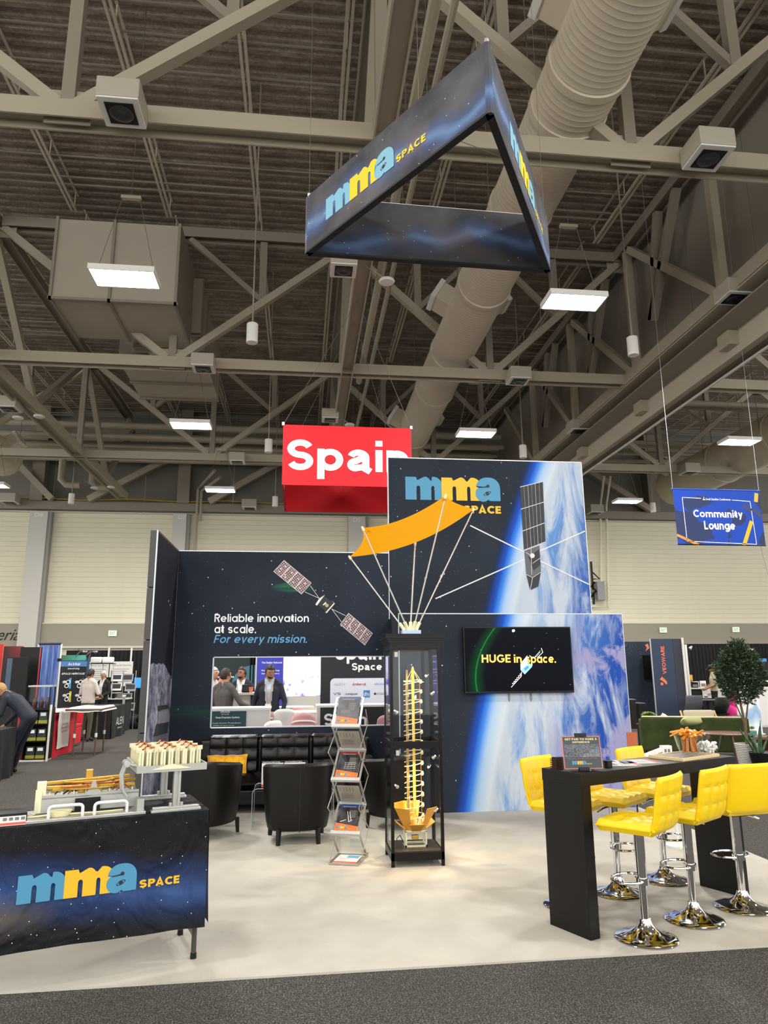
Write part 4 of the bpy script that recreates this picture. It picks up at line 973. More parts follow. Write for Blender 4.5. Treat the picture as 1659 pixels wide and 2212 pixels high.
lnm = MB(); bl((1472, 200), (1458, 350), .085); lnm.build('yellow_stripe', M_ye, bn)
lnm = MB(); bl((150, 955), (500, 1112), .055); lnm.build('orange_stripe', mat('orange_print', '#ef8b3a', .6), bn)
lnm = MB(); bl((1245, 405), (1370, 510), .1); bl((1400, 470), (1530, 600), .1); lnm.build('printed_satellite', mat('banner_dark', '#343c62', .7), bn)
# ================================================================== bar table, stools and what stands on the table
M_tbl = mat('black_laminate', '#0f0d0b', .42, spec=.25, vary=.1, vscale=5)
M_yel = mat('yellow_leatherette', '#e9c400', .42, spec=.45, bump=.12, bscale=160)
M_chrome = mat('chrome', '#e6e6e8', .07, metal=1.0)
BT = Vector((1.829, 4.734, .012)); BA = R(25)
bt = thing('bar_table', 'long black bar-height table with slab legs among yellow stools', 'bar table', BT, BA)
box('tabletop', (0, 0, .908), (1.69, .36, .99), M_tbl, bt, bevel=.003)
box('leg', (.003, .003, 0), (.088, .357, .907), M_tbl, bt, bevel=.002); box('leg', (1.60, .003, 0), (1.687, .357, .907), M_tbl, bt, bevel=.002)
def cushion(w, d, t, nx, ny, dip=.012, crown=.012, plain=False):
    """quilted pad: x in [-w/2,w/2], y in [0,d], top z=t"""
    b = MB(); N, Mq = nx*6, ny*6
    def seam(u, n):
        k = round(u*n)
        if k <= 0 or k >= n: return 0
        dd = abs(u*n-k)*6; return math.exp(-dd*dd*2.2)
    def top(u, v):
        x = (u-.5)*w; y = v*d
        e = min(1, min(u, 1-u)*w/.022, min(v, 1-v)*d/.022); z = t*(.55+.45*math.sqrt(max(0, 1-(1-e)**2)))
        if not plain: z -= dip*max(seam(u, nx), seam(v, ny))*e
        z += crown*math.sin(math.pi*u)*math.sin(math.pi*v)
        return Vector((x, y, z))
    def bot(u, v):
        x = (u-.5)*w; y = v*d; e = min(1, min(u, 1-u)*w/.02, min(v, 1-v)*d/.02); return Vector((x, y, t*.45-t*.45*math.sqrt(max(0, 1-(1-e)**2))))
    b.grid(top, N, Mq); b.grid(bot, N, Mq)
    # rim
    for fn in ((lambda s: (s, 0)), (lambda s: (1, s)), (lambda s: (1-s, 1)), (lambda s: (0, 1-s))):
        K = 24
        for k in range(K):
            a, c = fn(k/K), fn((k+1)/K); b.add([top(*a), top(*c), bot(*c), bot(*a)], [(0, 1, 2, 3)])
    return b
def bent(b, fn): b.v = [tuple(fn(Vector(p))) for p in b.v]; return b
def make_stool(lab, plain=False):
    t = thing('bar_stool', lab, 'bar stool', group='yellow bar stools')
    MB().lathe([(.19, 0), (.194, .006), (.185, .016), (.15, .024), (.10, .038), (.062, .062), (.042, .09), (.034, .115), (0, .115)], 40).build('base', M_chrome, t, smooth=True)
    MB().frust((0, 0, .1), (0, 0, .50), .0245, .0245, 24).build('column', M_chrome, t, smooth=True)
    MB().lathe([(.026, .31), (.033, .312), (.033, .63), (.0, .63)], 24).build('sleeve', M_chrome, t, smooth=True)
    # footrest: flattened loop clamped to the sleeve, reaching forward (+y)
    loop = [(.135*math.cos(a), .085+.105*math.sin(a), .335) for a in [2*math.pi*k/28 for k in range(28)]]
    MB().tube(loop, .0085, 8, closed=True).build('footrest', M_chrome, t, smooth=True)
    MB().lathe([(.034, .315), (.043, .316), (.043, .355), (.034, .356)], 20).build('footrest_collar', M_chrome, t, smooth=True)
    MB().bb((-.1, -.1, .625), (.1, .1, .643)).build('seat_plate', M_black, t, bevel=.004)
    lv = MB().tube([(.02, 0, .622), (.10, -.03, .612), (.17, -.05, .59)], .006, 8).build('lever', M_chrome, t, smooth=True)
    st = cushion(.41, .385, .07, 4, 3); st.v = [(x, y-.185, z+.645) for x, y, z in st.v]; st.build('seat', M_yel, t, smooth=True)
    # back: quilted both faces, slight recline and curve
    bk = MB()
    f1 = cushion(.41, .345, .042, 4 if not plain else 1, 3, dip=.009, plain=plain); f2 = cushion(.41, .345, .03, 4, 3, dip=.008)
    o1 = [Vector((x, -(z-.019), y)) for x, y, z in f1.v]; o2 = [Vector((x, z-.0135, y)) for x, y, z in f2.v]
    def bendb(p): return (p.x, p.y-.185-.10*(p.z/.39)**1.3*.6+.10*(p.x/.2)**2*.22+.03*math.exp(-p.z/.05)-.02, p.z+.655)
    bk.add([bendb(p) for p in o1], f1.f); bk.add([bendb(p) for p in o2], f2.f); bk.build('backrest', M_yel, t, smooth=True)
    return t
STOOLS = ((2.192, 4.731, 133, 0, 'yellow stool standing nearest the camera, chrome base at bottom right, back to the aisle'),
          (2.668, 5.004, 126, 0, 'middle yellow stool of the near side of the black bar table'),
          (3.145, 5.195, 99, 1, 'rightmost yellow stool, its plain unquilted back toward the viewer'),
          (2.424, 5.64, -50, 0, 'yellow stool on the far side of the bar table, seat seen under the table'),
          (2.934, 5.905, -56, 0, 'far yellow stool behind the bar table, quilted back top above the table'),
          (1.96, 5.42, -52, 0, 'left-end yellow stool facing right, back against the blue Earth wall'))
s0 = make_stool(STOOLS[0][4]); s0.location = (*STOOLS[0][:2], .012); s0.rotation_euler = (0, 0, R(STOOLS[0][2]-90))
for x_, y_, a_, pl, lab in STOOLS[1:]:
    if pl: q = make_stool(lab, True); q.location = (x_, y_, .012); q.rotation_euler = (0, 0, R(a_-90))
    else: dup(s0, (x_, y_, .012), R(a_-90), lab)
def onbar(x, y, z=0): v = Matrix.Rotation(BA, 3, 'Z') @ Vector((x, y, 0)); return Vector((BT.x+v.x, BT.y+v.y, BT.z+.99+z))
# flyer in a clear stand
M_acr = NT('clear_acrylic', .05); tr = M_acr.n('ShaderNodeBsdfTransparent'); gl = M_acr.n('ShaderNodeBsdfGlossy'); gl.inputs['Roughness'].default_value = 0.0
fr = M_acr.n('ShaderNodeLayerWeight'); fr.inputs[0].default_value = .5; tr.inputs[0].default_value = (.965, .975, .97, 1)
ms = M_acr.n('ShaderNodeMixShader'); fm = M_acr.math('ADD', M_acr.math('MULTIPLY', M_acr.math('POWER', fr.outputs['Facing'], 3.5), .5), .012, clamp=True)
M_acr.t.links.new(fm, ms.inputs[0]); M_acr.t.links.new(tr.outputs[0], ms.inputs[1]); M_acr.t.links.new(gl.outputs[0], ms.inputs[2])
M_acr.t.links.new(ms.outputs[0], M_acr.t.nodes['Material Output'].inputs[0]); M_acr = M_acr.m
fl = thing('flyer_stand', 'small clear stand with dark recruiting flyer and orange border on bar table', 'flyer stand', onbar(.13, .09), BA-R(28))
fw, fh = .265, .212
tl_ = Euler((R(-9), 0, 0)).to_matrix()
def fbox(name, a, b, m, par=fl, **k):
    mb = MB().bb(a, b); mb.v = [tuple(tl_ @ Vector(p)) for p in mb.v]; return mb.build(name, m, par, **k)
sh = fbox('flyer', (-fw/2, -.002, .012), (fw/2, .0, .012+fh), mat('orange_border', '#cf6f52', .6))
fo, fu, fv = tl_ @ Vector((0, -.0022, .012)), Vector((1, 0, 0)), tl_ @ Vector((0, 0, 1))
rect(MB(), -fw/2+.006, .005, fw/2-.006, fh-.006, fo, fu, fv, .0004).build('flyer_ground', mat('flyer_navy', '#27303c', .6), sh)
g = NT('flyer_photo', .6); n1 = g.noise(38, 5, rough=.6); n2 = g.voro(60); g.col(g.ramp(g.math('ADD', g.math('MULTIPLY', n1, .7), g.math('MULTIPLY', n2, .4)), [(.3, '#39424f'), (.42, '#6c6a66'), (.52, '#b3b0aa'), (.62, '#3f5e96'), (.75, '#c9c6c0')]))
rect(MB(), -fw/2+.012, .075, fw/2-.012, .158, fo, fu, fv, .0008).build('flyer_picture', g.m, sh)
M_fy = mat('flyer_cream', '#e6cf95', .6)
bold_text(sh, 'GET PAID TO MAKE A', -.112, .184, .112, .200, fo, fu, fv, M_fy, w=.2, off=.001)
bold_text(sh, 'DIFFERENCE', -.06, .164, .06, .179, fo, fu, fv, M_fy, w=.2, off=.001)
lm = MB()
for k in range(7): rect(lm, -.1+.03*k, .066, -.1+.03*k+.022, .069, fo, fu, fv, .0008)
lm.build('flyer_fineprint', mat('flyer_rust', '#a45a3b', .6), sh)
ex_ = MB(); logo(sh, -.075, .028, .022, fo, fu, fv, M_bl, M_ye, M_dk, off=.001)
fbox('clear_sheet', (-fw/2-.01, -.006, .005), (fw/2+.01, -.003, fh+.025), M_acr, label='clear sheet')
fbox('clip', (-.04, -.012, fh+.005), (.04, .006, fh+.03), M_black, bevel=.002)
fbox('clip', (-.035, -.02, 0), (.035, .015, .022), M_black, bevel=.002)
box('foot', (-.09, -.05, 0), (.09, .05, .004), M_acr, fl)
# lamp stick over the flyer: small lit sample
# small cubesat model with black block
cs = thing('antenna_model', 'small silver wire antenna model with black block foot beside the flyer', 'model', onbar(.30, .17), BA)
box('block', (.07, -.075, 0), (.115, -.03, .045), M_black, cs, bevel=.002)
rnd = random.Random(3)
for k in range(7):
    a = k*.9; p = (0.03*math.cos(a), .03*math.sin(a), .045+.01*(k % 3)); MB().ell(p, (.012, .012, .012), 8, 6).build('joint', M_chrome if k % 2 else M_black, cs, smooth=True)
    MB().tube([p, (0.03*math.cos(a+.9), .03*math.sin(a+.9), .045+.01*((k+1) % 3))], .004, 6).build('rod', M_chrome, cs, smooth=True)
for k in range(4): MB().tube([(-.01, 0, .07), (.05-.05*k, .05, .15-.01*k)], .0012, 4).build('wire', M_chrome, cs)
MB().tube([(0, 0, .0), (0, 0, .06)], .012, 10).build('stem', M_black, cs)
# dark comb-like block behind the flyer
t = thing('coil_stack', 'dark ribbed copper coil stack behind the flyer on the bar table', 'model', onbar(.07, .27), BA)
for k in range(6): box('plate', (-.045, -.03, .012*k), (.045, .03, .012*k+.005), mat('copper_dark', '#4b2b18', .35, metal=.6), t)
box('core', (-.035, -.022, 0), (.035, .022, .075), M_black, t)
# brochures on the table
M_paper = mat('paper', '#d9d5cf', .5); M_red_p = mat('paper_red', '#c9503d', .5); M_gr_p = mat('paper_grey', '#6d6a68', .5)
def brochure(x, y, a, lab, w=.215, h=.28):
    t = thing('brochure', lab, 'brochure', onbar(x, y, .001), BA+R(a), 'brochures on the bar table')
    s_ = box('sheet', (-w/2, -h/2, 0), (w/2, h/2, .002), M_paper, t); o, u, v = (0, 0, .0021), (1, 0, 0), (0, 1, 0)
    rect(MB(), -w/2, -h/2, w/2, -h/2+.04, o, u, v, .0004).build('red_band', M_red_p, s_); m_ = MB()
    rect(MB(), -w/2+.02, .02, w/2-.02, .12, o, u, v, .0004).build('picture', M_gr_p, s_)
    for k in range(8): rect(m_, -w/2+.02, -.08+.011*k, w/2-.03-(k % 3)*.02, -.076+.011*k, o, u, v, .0004)
    m_.build('text_lines', M_gr_p, s_, kind='stuff')
brochure(.58, .19, 62, 'white brochure with red band on bar table, nearer the flyer'); brochure(.79, .20, 66, 'white brochure with red band on bar table, nearer the tray')
# tray with bowls
ty = thing('tray', 'flat framed tray with light wood edge under the bowls on bar table', 'tray', onbar(1.31, .175), BA+R(4))
box('panel', (-.235, -.135, .004), (.235, .135, .016), mat('tray_face', '#8d8781', .15, spec=.6), ty)
for a, b_ in (((-.245, -.145, 0), (.245, -.13, .022)), ((-.245, .13, 0), (.245, .145, .022)), ((-.245, -.13, 0), (-.23, .13, .022)), ((.23, -.13, 0), (.245, .13, .022))): box('rim', a, b_, mat('tray_wood', '#c9b187', .5), ty, bevel=.002)
def bowl(x, y, z, lab, rt, rb, h):
    t = thing('glass_bowl', lab, 'bowl', onbar(x, y, z), BA, 'clear bowls on the bar table')
    pr = [(0, .004), (rb, .004), (rb*1.05, .006)]+[(rb+(rt-rb)*(k/8)**.6, .006+(h-.006)*k/8) for k in range(1, 9)]
    MB().lathe([(0, 0), (rb*1.02, 0)]+[(r_+.003, z_) for r_, z_ in pr[3:]]+[(r_, z_) for r_, z_ in reversed(pr)], 36).build('bowl_glass', M_acr, t, smooth=True); return t
b1_ = bowl(1.40, .19, .022, 'clear bowl packed with orange wrapped snacks on the tray', .108, .06, .145)
b2_ = bowl(1.64, .20, .0, 'larger clear bowl with white mints on the bar table end', .112, .055, .155)
M_org = mat('orange_wrapper', '#d9851f', .28, spec=.6); M_org2 = mat('brown_wrapper', '#a8641c', .35)
rnd = random.Random(11); base = onbar(1.40, .19, .022)
c1 = MB().bb((-.055, -.011, -.005), (.055, .011, .005)); me1 = c1.mesh('snack_packet', M_org, bevel=.003); me2 = MB().bb((-.055, -.011, -.005), (.055, .011, .005)).mesh('snack_packet', M_org2, bevel=.003)
for k in range(44):
    a = rnd.random()*6.28; up = k < 24
    if up: r_ = .05*math.sqrt(rnd.random()); z_ = .066; rot = (R(rnd.uniform(-20, 20)), R(90+rnd.uniform(-22, 22)), a)
    else: r_ = .088*math.sqrt(rnd.random()); z_ = .135+rnd.uniform(0, .03); rot = (rnd.uniform(-.5, .5), rnd.uniform(-.6, .6), a)
    o = place(me2 if up else me1, 'snack_packet', None, base+Vector((r_*math.cos(a), r_*math.sin(a), z_)), rot)
    tag(o, 'brown stick snack standing in the left clear bowl' if up else 'shiny orange wrapped snack heaped on top of the left clear bowl', 'snack', 'standing snacks in the bowl' if up else 'orange snacks on top of the bowl')
M_mint = mat('white_wrapper', '#e9e8e4', .35, spec=.6); base = onbar(1.64, .20, 0)
mem = MB().ell((0, 0, 0), (.017, .012, .009), 8, 6).mesh('mint', M_mint, smooth=True)
for k in range(90):
    a = rnd.random()*6.28; z_ = .016+.075*(k/90)**.9; r_ = (.05+.035*(z_/.09))*math.sqrt(rnd.random())
    tag(place(mem, 'mint', None, base+Vector((r_*math.cos(a), r_*math.sin(a), z_)), (rnd.random()*3, rnd.random()*3, a)), 'white wrapped mint in the right clear bowl', 'mint', 'mints in the right bowl')

# ================================================================== draped counter at lower left
CT = Vector((-.585, 4.75, .012)); CA = R(19.1); ctz = .832
ct = thing('folding_table', 'grey-legged folding table under the galaxy logo cloth, lower left', 'folding table', CT, CA)
M_gun = mat('gunmetal_leg', '#4a4846', .4, metal=.6)
box('tabletop', (-1.85, .0, ctz-.045), (.02, .60, ctz-.006), mat('table_plastic', '#8f8d88', .5), ct, bevel=.004)
for xe in (-.005, -1.80):
    for y_ in (.05, .48): MB().tube([(xe, y_, .0), (xe, y_, ctz-.045)], .015, 10).build('leg', M_gun, ct, smooth=True); MB().frust((xe, y_, 0), (xe, y_, .03), .019, .018, 12).build('foot_cap', M_black, ct, smooth=True)
    MB().tube([(xe, .05, .12), (xe, .48, .12)], .010, 8).build('crossbar', M_gun, ct, smooth=True)
g = NT('galaxy_cloth', .75, .25); x, y, z = g.xyz()
w_ = g.math('MULTIPLY', g.math('SUBTRACT', g.noise(1.3, 3), .5), .35)
b1 = g.math('ABSOLUTE', g.math('SUBTRACT', g.math('ADD', g.math('SUBTRACT', z, .44), w_), g.math('MULTIPLY', g.math('ADD', x, .6), -.10)))
c = g.mix(g.mapr(b1, 0, .22, .62, 0), '#0c0e12', '#2f4a86'); c = g.mix(g.math('MULTIPLY', g.mapr(b1, 0, .1, .5, 0), g.mapr(g.noise(2.2, 3), .4, .65)), c, '#4a6c9c')
ol = g.math('MULTIPLY', g.mapr(g.math('ABSOLUTE', g.math('SUBTRACT', z, .38)), 0, .13, .7, 0), g.mapr(x, -.75, -1.15)); c = g.mix(ol, c, '#6b6142')
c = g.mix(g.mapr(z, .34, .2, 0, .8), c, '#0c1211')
c = stars(g, c, 24, .065); g.col(c)
g.bump(g.noise(2.6, 3, v=g.mapping(scale=(1, 1, .8)), dist=1.2), .8, .12)
cl = MB(); x0c, x1c, yf, yk = -1.90, .035, -.018, .62
def fold(s_, z_): d_ = (ctz-z_)/.65; return .008*d_*math.sin(s_*9+1.3*math.sin(s_*3))+.003*math.sin(s_*23+z_*9)*d_
ztop = ctz+.002
cl.grid(lambda u, v: Vector((x0c+(x1c-x0c)*u, yf-.004-fold((x0c+(x1c-x0c)*u), .195+(ztop-.195)*v)-.012*(1-v), .185+.018*math.sin(u*3)+(ztop-.185-.018*math.sin(u*3))*v)), 60, 16)
cl.grid(lambda u, v: Vector((x1c+.004+.018*(1-v)+fold(u*.6, .2+(ztop-.2)*v), yf+(yk-yf)*u, .20+(ztop-.20)*v)), 14, 16)
cl.grid(lambda u, v: Vector((x0c+(x1c+.004-x0c)*u, yf-.004+(yk-yf)*v, ztop)), 4, 4)
clo = cl.build('table_cloth', MATS['galaxy_cloth'], None, smooth=True, loc=CT, rot=(0, 0, CA)); tag(clo, 'dark galaxy-print cloth with logo draped over the lower-left table', 'tablecloth')
logo(clo, -.985, .443, .142, (0, yf-.022, 0), U, V, M_bl, M_ye, M_dk, off=.001, sx=1.0)
# ---- things on the counter (local frame of the counter)
def onct(x, y, z=0): v = Matrix.Rotation(CA, 3, 'Z') @ Vector((x, y, 0)); return Vector((CT.x+v.x, CT.y+v.y, CT.z+ztop+z))
M_alu = mat('aluminium', '#b9b9b4', .35, metal=.75); M_alum = mat('matte_alu', '#a9aaa4', .5, metal=.35); M_goldp = mat('gold_alodine', '#c79a3c', .35, metal=.55)
M_ivory = mat('ivory_plastic', '#ded8b4', .4); M_copper = mat('copper_wire', '#b8622f', .35, metal=.5); M_cream = mat('cream_cable', '#e6dcae', .5); M_whh = mat('white_handle', '#dcdcda', .35)
da = thing('mechanism_display', 'gold ring hinge mechanism on a grey plate with two white handles', 'hardware model', onct(-.90, .03), CA)
box('base_plate', (-.13, .0, 0), (.57, .33, .016), M_alu, da, bevel=.002)
for hx in (.04, .285):
    MB().tube([(hx, .035, .014), (hx, .035, .06)]+[(hx+.02-.02*math.cos(a), .035, .06+.018*math.sin(a)) for a in (.5, 1.0, 1.57)]+[(hx+.16+.02*math.sin(a), .035, .06+.018*math.cos(a)) for a in (0, .6, 1.2)]+[(hx+.18, .035, .06), (hx+.18, .035, .014)], .0095, 10).build('handle', M_whh, da, smooth=True)
    MB().tube([(hx+.01, .26, .014), (hx+.01, .26, .06), (hx+.03, .26, .08), (hx+.17, .26, .08), (hx+.19, .26, .06), (hx+.19, .26, .014)], .009, 8).build('handle', M_ivory, da, smooth=True, label='ivory rear handle')
side = [(0, .03), (.54, .03), (.54, .125), (.325, .125), (.30, .15), (.287, .19), (.27, .19), (.258, .15), (.235, .125), (.0, .125)]
MB().poly(side, (0, .13, 0), (1, 0, 0), (0, 0, 1), -.004).build('side_plate', M_alum, da); MB().poly(side[:3]+[(0, .125)], (0, .31, 0), (1, 0, 0), (0, 0, 1), -.004).build('side_plate', M_alum, da)
box('deck_plate', (0, .13, .105), (.54, .31, .112), M_alum, da)
for k, (cx_, cy_, rx, ry, zz, m) in enumerate(((.17, .2, .10, .06, .165, M_copper), (.34, .22, .11, .06, .172, M_copper), (.26, .2, .16, .075, .15, M_goldp), (.26, .23, .14, .07, .185, M_goldp))):
    MB().tube([(cx_+rx*math.cos(a), cy_+ry*math.sin(a), zz) for a in [2*math.pi*j/26 for j in range(26)]], .007, 8, closed=True, flat=.7).build('ring', m, da, smooth=True)
for a, b_ in (((.02, .16, .165), (.52, .19, .15)), ((.02, .24, .18), (.50, .28, .19)), ((.05, .15, .15), (.3, .24, .16)), ((.25, .15, .16), (.53, .27, .17))): MB().bar(a, b_, .022, .018).build('arm', M_goldp, da, bevel=.003)
box('drum', (.2, .17, .112), (.33, .26, .16), M_goldp, da, bevel=.006)
for k in range(8): MB().frust((.04+.066*k, .15, .112), (.04+.066*k, .15, .14), .005, .005, 8).build('standoff', M_ivory, da)
box('end_block', (-.03, .14, .09), (.02, .2, .20), M_ivory, da, bevel=.003); box('end_block', (-.035, .13, .03), (.0, .22, .15), M_ivory, da, bevel=.003)
box('end_block', (.24, .27, .14), (.28, .30, .24), M_goldp, da, bevel=.004)
rnd = random.Random(4)
for k in range(7):
    x_ = .04+rnd.random()*.42; MB().tube([(x_, .14+rnd.random()*.05, .125), (x_+.05, .18, .15+rnd.random()*.03), (x_+.1, .16+rnd.random()*.05, .13)], .004, 6).build('cable', M_black if k % 2 else M_copper, da, smooth=True)
for k in range(4): MB().tube([(.10+.05*math.cos(a)*(1+.1*k), .085+.03*math.sin(a), .02+.008*k) for a in [2*math.pi*j/18 for j in range(18)]], .0045, 6, closed=True).build('cable_coil', M_cream, da, smooth=True)
MB().tube([(-.2, .10, .006), (-.1, .08, .02), (.05, .09, .025), (.3, .08, .02), (.45, .09, .02)], .006, 6).build('cable', M_cream, da, smooth=True)
box('circuit_board', (.18, .115, .03), (.32, .12, .10), M_black, da); box('bracket', (.52, .02, .016), (.56, .10, .085), M_alum, da)
hl = MB()
for i in range(3):
    for j in range(7): hl.frust((.50+.022*i, .12+.03*j, .0165), (.50+.022*i, .12+.03*j, .017), .004, .004, 8)
hl.build('drilled_holes', M_ivory, da, kind='stuff')
db = thing('tower_display', 'tray of ivory extrusions raised on slotted aluminium posts at the counter end', 'hardware model', onct(-.30, .02), CA)
for y_ in (.03, .50):
    b = MB(); b.bb((.0, y_-.028, .0), (.295, y_+.028, .014)); b.bb((.01, y_-.018, .014), (.285, y_-.006, .028)); b.bb((.01, y_+.006, .014), (.285, y_+.018, .028)); b.build('foot_rail', M_alu, db, bevel=.002)
    b = MB(); [b.bb((.145+sx, y_+sy, .028), (.145+sx+.014, y_+sy+.014, .235)) for sx in (-.02, .008) for sy in (-.02, .008)]; b.bb((.137, y_-.012, .028), (.155, y_+.012, .235)); b.build('post', M_alu, db)
    for sx in (.105, .17): box('bracket', (sx, y_-.012, .028), (sx+.018, y_+.012, .05), M_alu, db, bevel=.002)
tr_ = MB(); tr_.bb((-.10, -.02, .235), (.315, .52, .243))
for a, b_ in (((-.10, -.02, .243), (.315, -.012, .275)), ((-.10, .512, .243), (.315, .52, .275)), ((-.10, -.012, .243), (-.092, .512, .275)), ((.307, -.012, .243), (.315, .512, .275))): tr_.bb(a, b_)
tr_.build('tray', M_alum, db)
MB().poly([(0, 0), (.24, 0), (.13, .03), (.11, .03)], (-.02, -.024, .25), (1, 0, 0), (0, 0, 1), -.003).build('gusset_plate', M_ivory, db)
for gy in (.04, .20, .36):
    for gx in (-.085, .045, .175):
        for (ax_, ay_) in ((0, 0), (.045, 0), (.0, .06), (.045, .06), (.09, .03)):
            b = MB(); x_, y_ = gx+ax_, gy+ay_; b.bb((x_, y_, .243), (x_+.028, y_+.006, .36)); b.bb((x_, y_+.034, .243), (x_+.028, y_+.040, .36)); b.bb((x_+.011, y_, .243), (x_+.017, y_+.04, .345)); b.bb((x_-.012, y_+.015, .345), (x_+.04, y_+.022, .37)); b.build('ivory_profile', M_ivory, db)
        MB().tube([(gx+.02, gy, .365), (gx+.05, gy+.06, .38), (gx+.09, gy+.04, .37), (gx+.06, gy-.01, .375)], .006, 6).build('copper_lead', M_copper, db, smooth=True)
        box('rod', (gx+.06, gy+.01, .243), (gx+.072, gy+.022, .355), M_goldp, db)
for y_ in (.06, .14):
    MB().tube([(-.10, y_, .27), (-.15, y_, .285), (-.17, y_+.01, .22), (-.165, y_, .14), (-.14, y_, .10)], .010, 8).build('hinge_link', M_alum, db, smooth=True); MB().frust((-.15, y_-.02, .285), (-.15, y_+.02, .285), .018, .018, 12).build('hinge_pin', M_alu, db, smooth=True)
t = thing('brochure_holder', 'clear angled holder with white and red striped brochure at left counter edge', 'brochure holder', onct(-1.06, .03), CA)
MB().poly([(0, 0), (.10, .0), (.16, .055), (.05, .055)], (-.20, 0, 0), (0, 1, 0), (0, 0, 1), .29).build('block', mat('dark_clear', '#1b1d25', .2), t)
MB().add([(-.195, -.004, .002), (.085, -.004, .002), (.085, .004, .05), (-.195, .004, .05)], [(0, 1, 2, 3)]).build('brochure_face', M_paper, t)
MB().add([(-.195, -.006, .006), (.085, -.006, .006), (.085, -.004, .018), (-.195, -.004, .018)], [(0, 1, 2, 3)]).build('red_stripe', M_red_p, t)
m_ = MB()
for k in range(4): m_.add([(-.03+.03*k, -.001, .028), (-.01+.03*k, -.001, .028), (-.01+.03*k, .001, .044), (-.03+.03*k, .001, .044)], [(0, 1, 2, 3)])
m_.build('picture_row', M_gr_p, t)
t = thing('parts_bag', 'clear zip bag with small ivory parts standing on the counter', 'plastic bag', onct(-.965, .15), CA)
MB().grid(lambda u, v: Vector((-.05+.10*u, .015*math.sin(u*3.1)*(1-v), .005+.085*v)), 6, 6).build('bag_film', M_acr, t, smooth=True); MB().grid(lambda u, v: Vector((-.05+.10*u, -.015*math.sin(u*3.1)*(1-v), .005+.085*v)), 6, 6).build('bag_film', M_acr, t, smooth=True)
for k in range(5): MB().ell((-.03+.015*k, 0, .03+.006*(k % 2)), (.008, .006, .005), 8, 6).build('small_part', M_ivory, t, smooth=True)

# ================================================================== glass cabinet with mast model
GC = Vector((.804, 6.578, .012))
gc_ = thing('display_cabinet', 'tall black-framed glass display cabinet standing on the white carpet', 'display cabinet', GC)
M_bm = mat('cabinet_black', '#050404', .35, spec=.25); W_, D2, Hc = .468, .468, 1.885
box('plinth', (0, 0, .05), (W_, D2, .115), M_bm, gc_, bevel=.002); box('floor_panel', (.02, .02, .115), (W_-.02, D2-.02, .122), mat('cabinet_floor', '#3a322b', .35), gc_)
for x_ in (0, W_-.028):
    for y_ in (0, D2-.028): box('post', (x_, y_, 0), (x_+.028, y_+.028, Hc), M_bm, gc_, bevel=.002)
for z0, z1 in ((.975, 1.035), (1.845, Hc)):
    for a, b_ in (((.028, 0, z0), (W_-.028, .022, z1)), ((.028, D2-.022, z0), (W_-.028, D2, z1)), ((0, .028, z0), (.022, D2-.028, z1)), ((W_-.022, .028, z0), (W_, D2-.028, z1))): box('rail', a, b_, M_bm, gc_, bevel=.002)
for z0, z1 in ((.122, .975), (1.035, 1.845)):
    for a, b_ in (((.03, .006, z0), (W_-.03, .010, z1)), ((.03, D2-.010, z0), (W_-.03, D2-.006, z1)), ((.006, .03, z0), (.010, D2-.03, z1)), ((W_-.010, .03, z0), (W_-.006, D2-.03, z1))): box('glass_pane', a, b_, M_acr, gc_)
crown = MB()
for k, (e, z0, z1) in enumerate(((.0, Hc, Hc+.02), (.012, Hc+.02, Hc+.04), (.024, Hc+.04, Hc+.06), (.04, Hc+.06, Hc+.09), (.046, Hc+.09, Hc+.10))): crown.bb((-e, -e, z0), (W_+e, D2+e, z1))
crown.build('crown', M_bm, gc_)
for (x_, z_) in ((.045, 1.80), (.05, .94)):
    box('lock', (x_, .001, z_-.022), (x_+.03, .006, z_+.022), M_alum, gc_)
M_bulb = mat('spot_glass', '#fff2d0', .3, emit='#ffd58a', es=14)
for (x_, y_, z_) in ((.05, .07, 1.30), (.42, .09, 1.46), (.42, .40, 1.62), (.05, .07, .66), (.42, .09, .90), (.43, .09, .45), (.30, .42, 1.42), (.43, .42, .78)):
    h_ = MB().frust((x_, y_, z_), (x_+(.234-x_)*.12, y_+(.234-y_)*.12, z_-.02), .009, .017, 12, caps=False).build('spot_head', M_chrome, gc_, smooth=True); MB().ell((x_+(.234-x_)*.06, y_+(.234-y_)*.06, z_-.01), (.008, .008, .008), 8, 6).build('bulb', M_bulb, h_)
for (x_, y_, z_, e_, tz) in ((.40, .06, 1.80, 11, .9), (.07, .06, 1.80, 8, .8), (.42, .05, .93, 17, .25), (.05, .06, .93, 12, .2)):
    l = bpy.data.lights.new('cabinet_spot', 'SPOT'); l.energy = e_; l.color = (1, .72, .38); l.spot_size = R(95); l.spot_blend = .6; l.shadow_soft_size = .012
    o = bpy.data.objects.new('cabinet_spot', l); COL.objects.link(o); o.parent = gc_; o.location = (x_, y_, z_)
    o.rotation_euler = (Vector((.234, .25, tz))-Vector((x_, y_, z_))).to_track_quat('-Z', 'Y').to_euler()
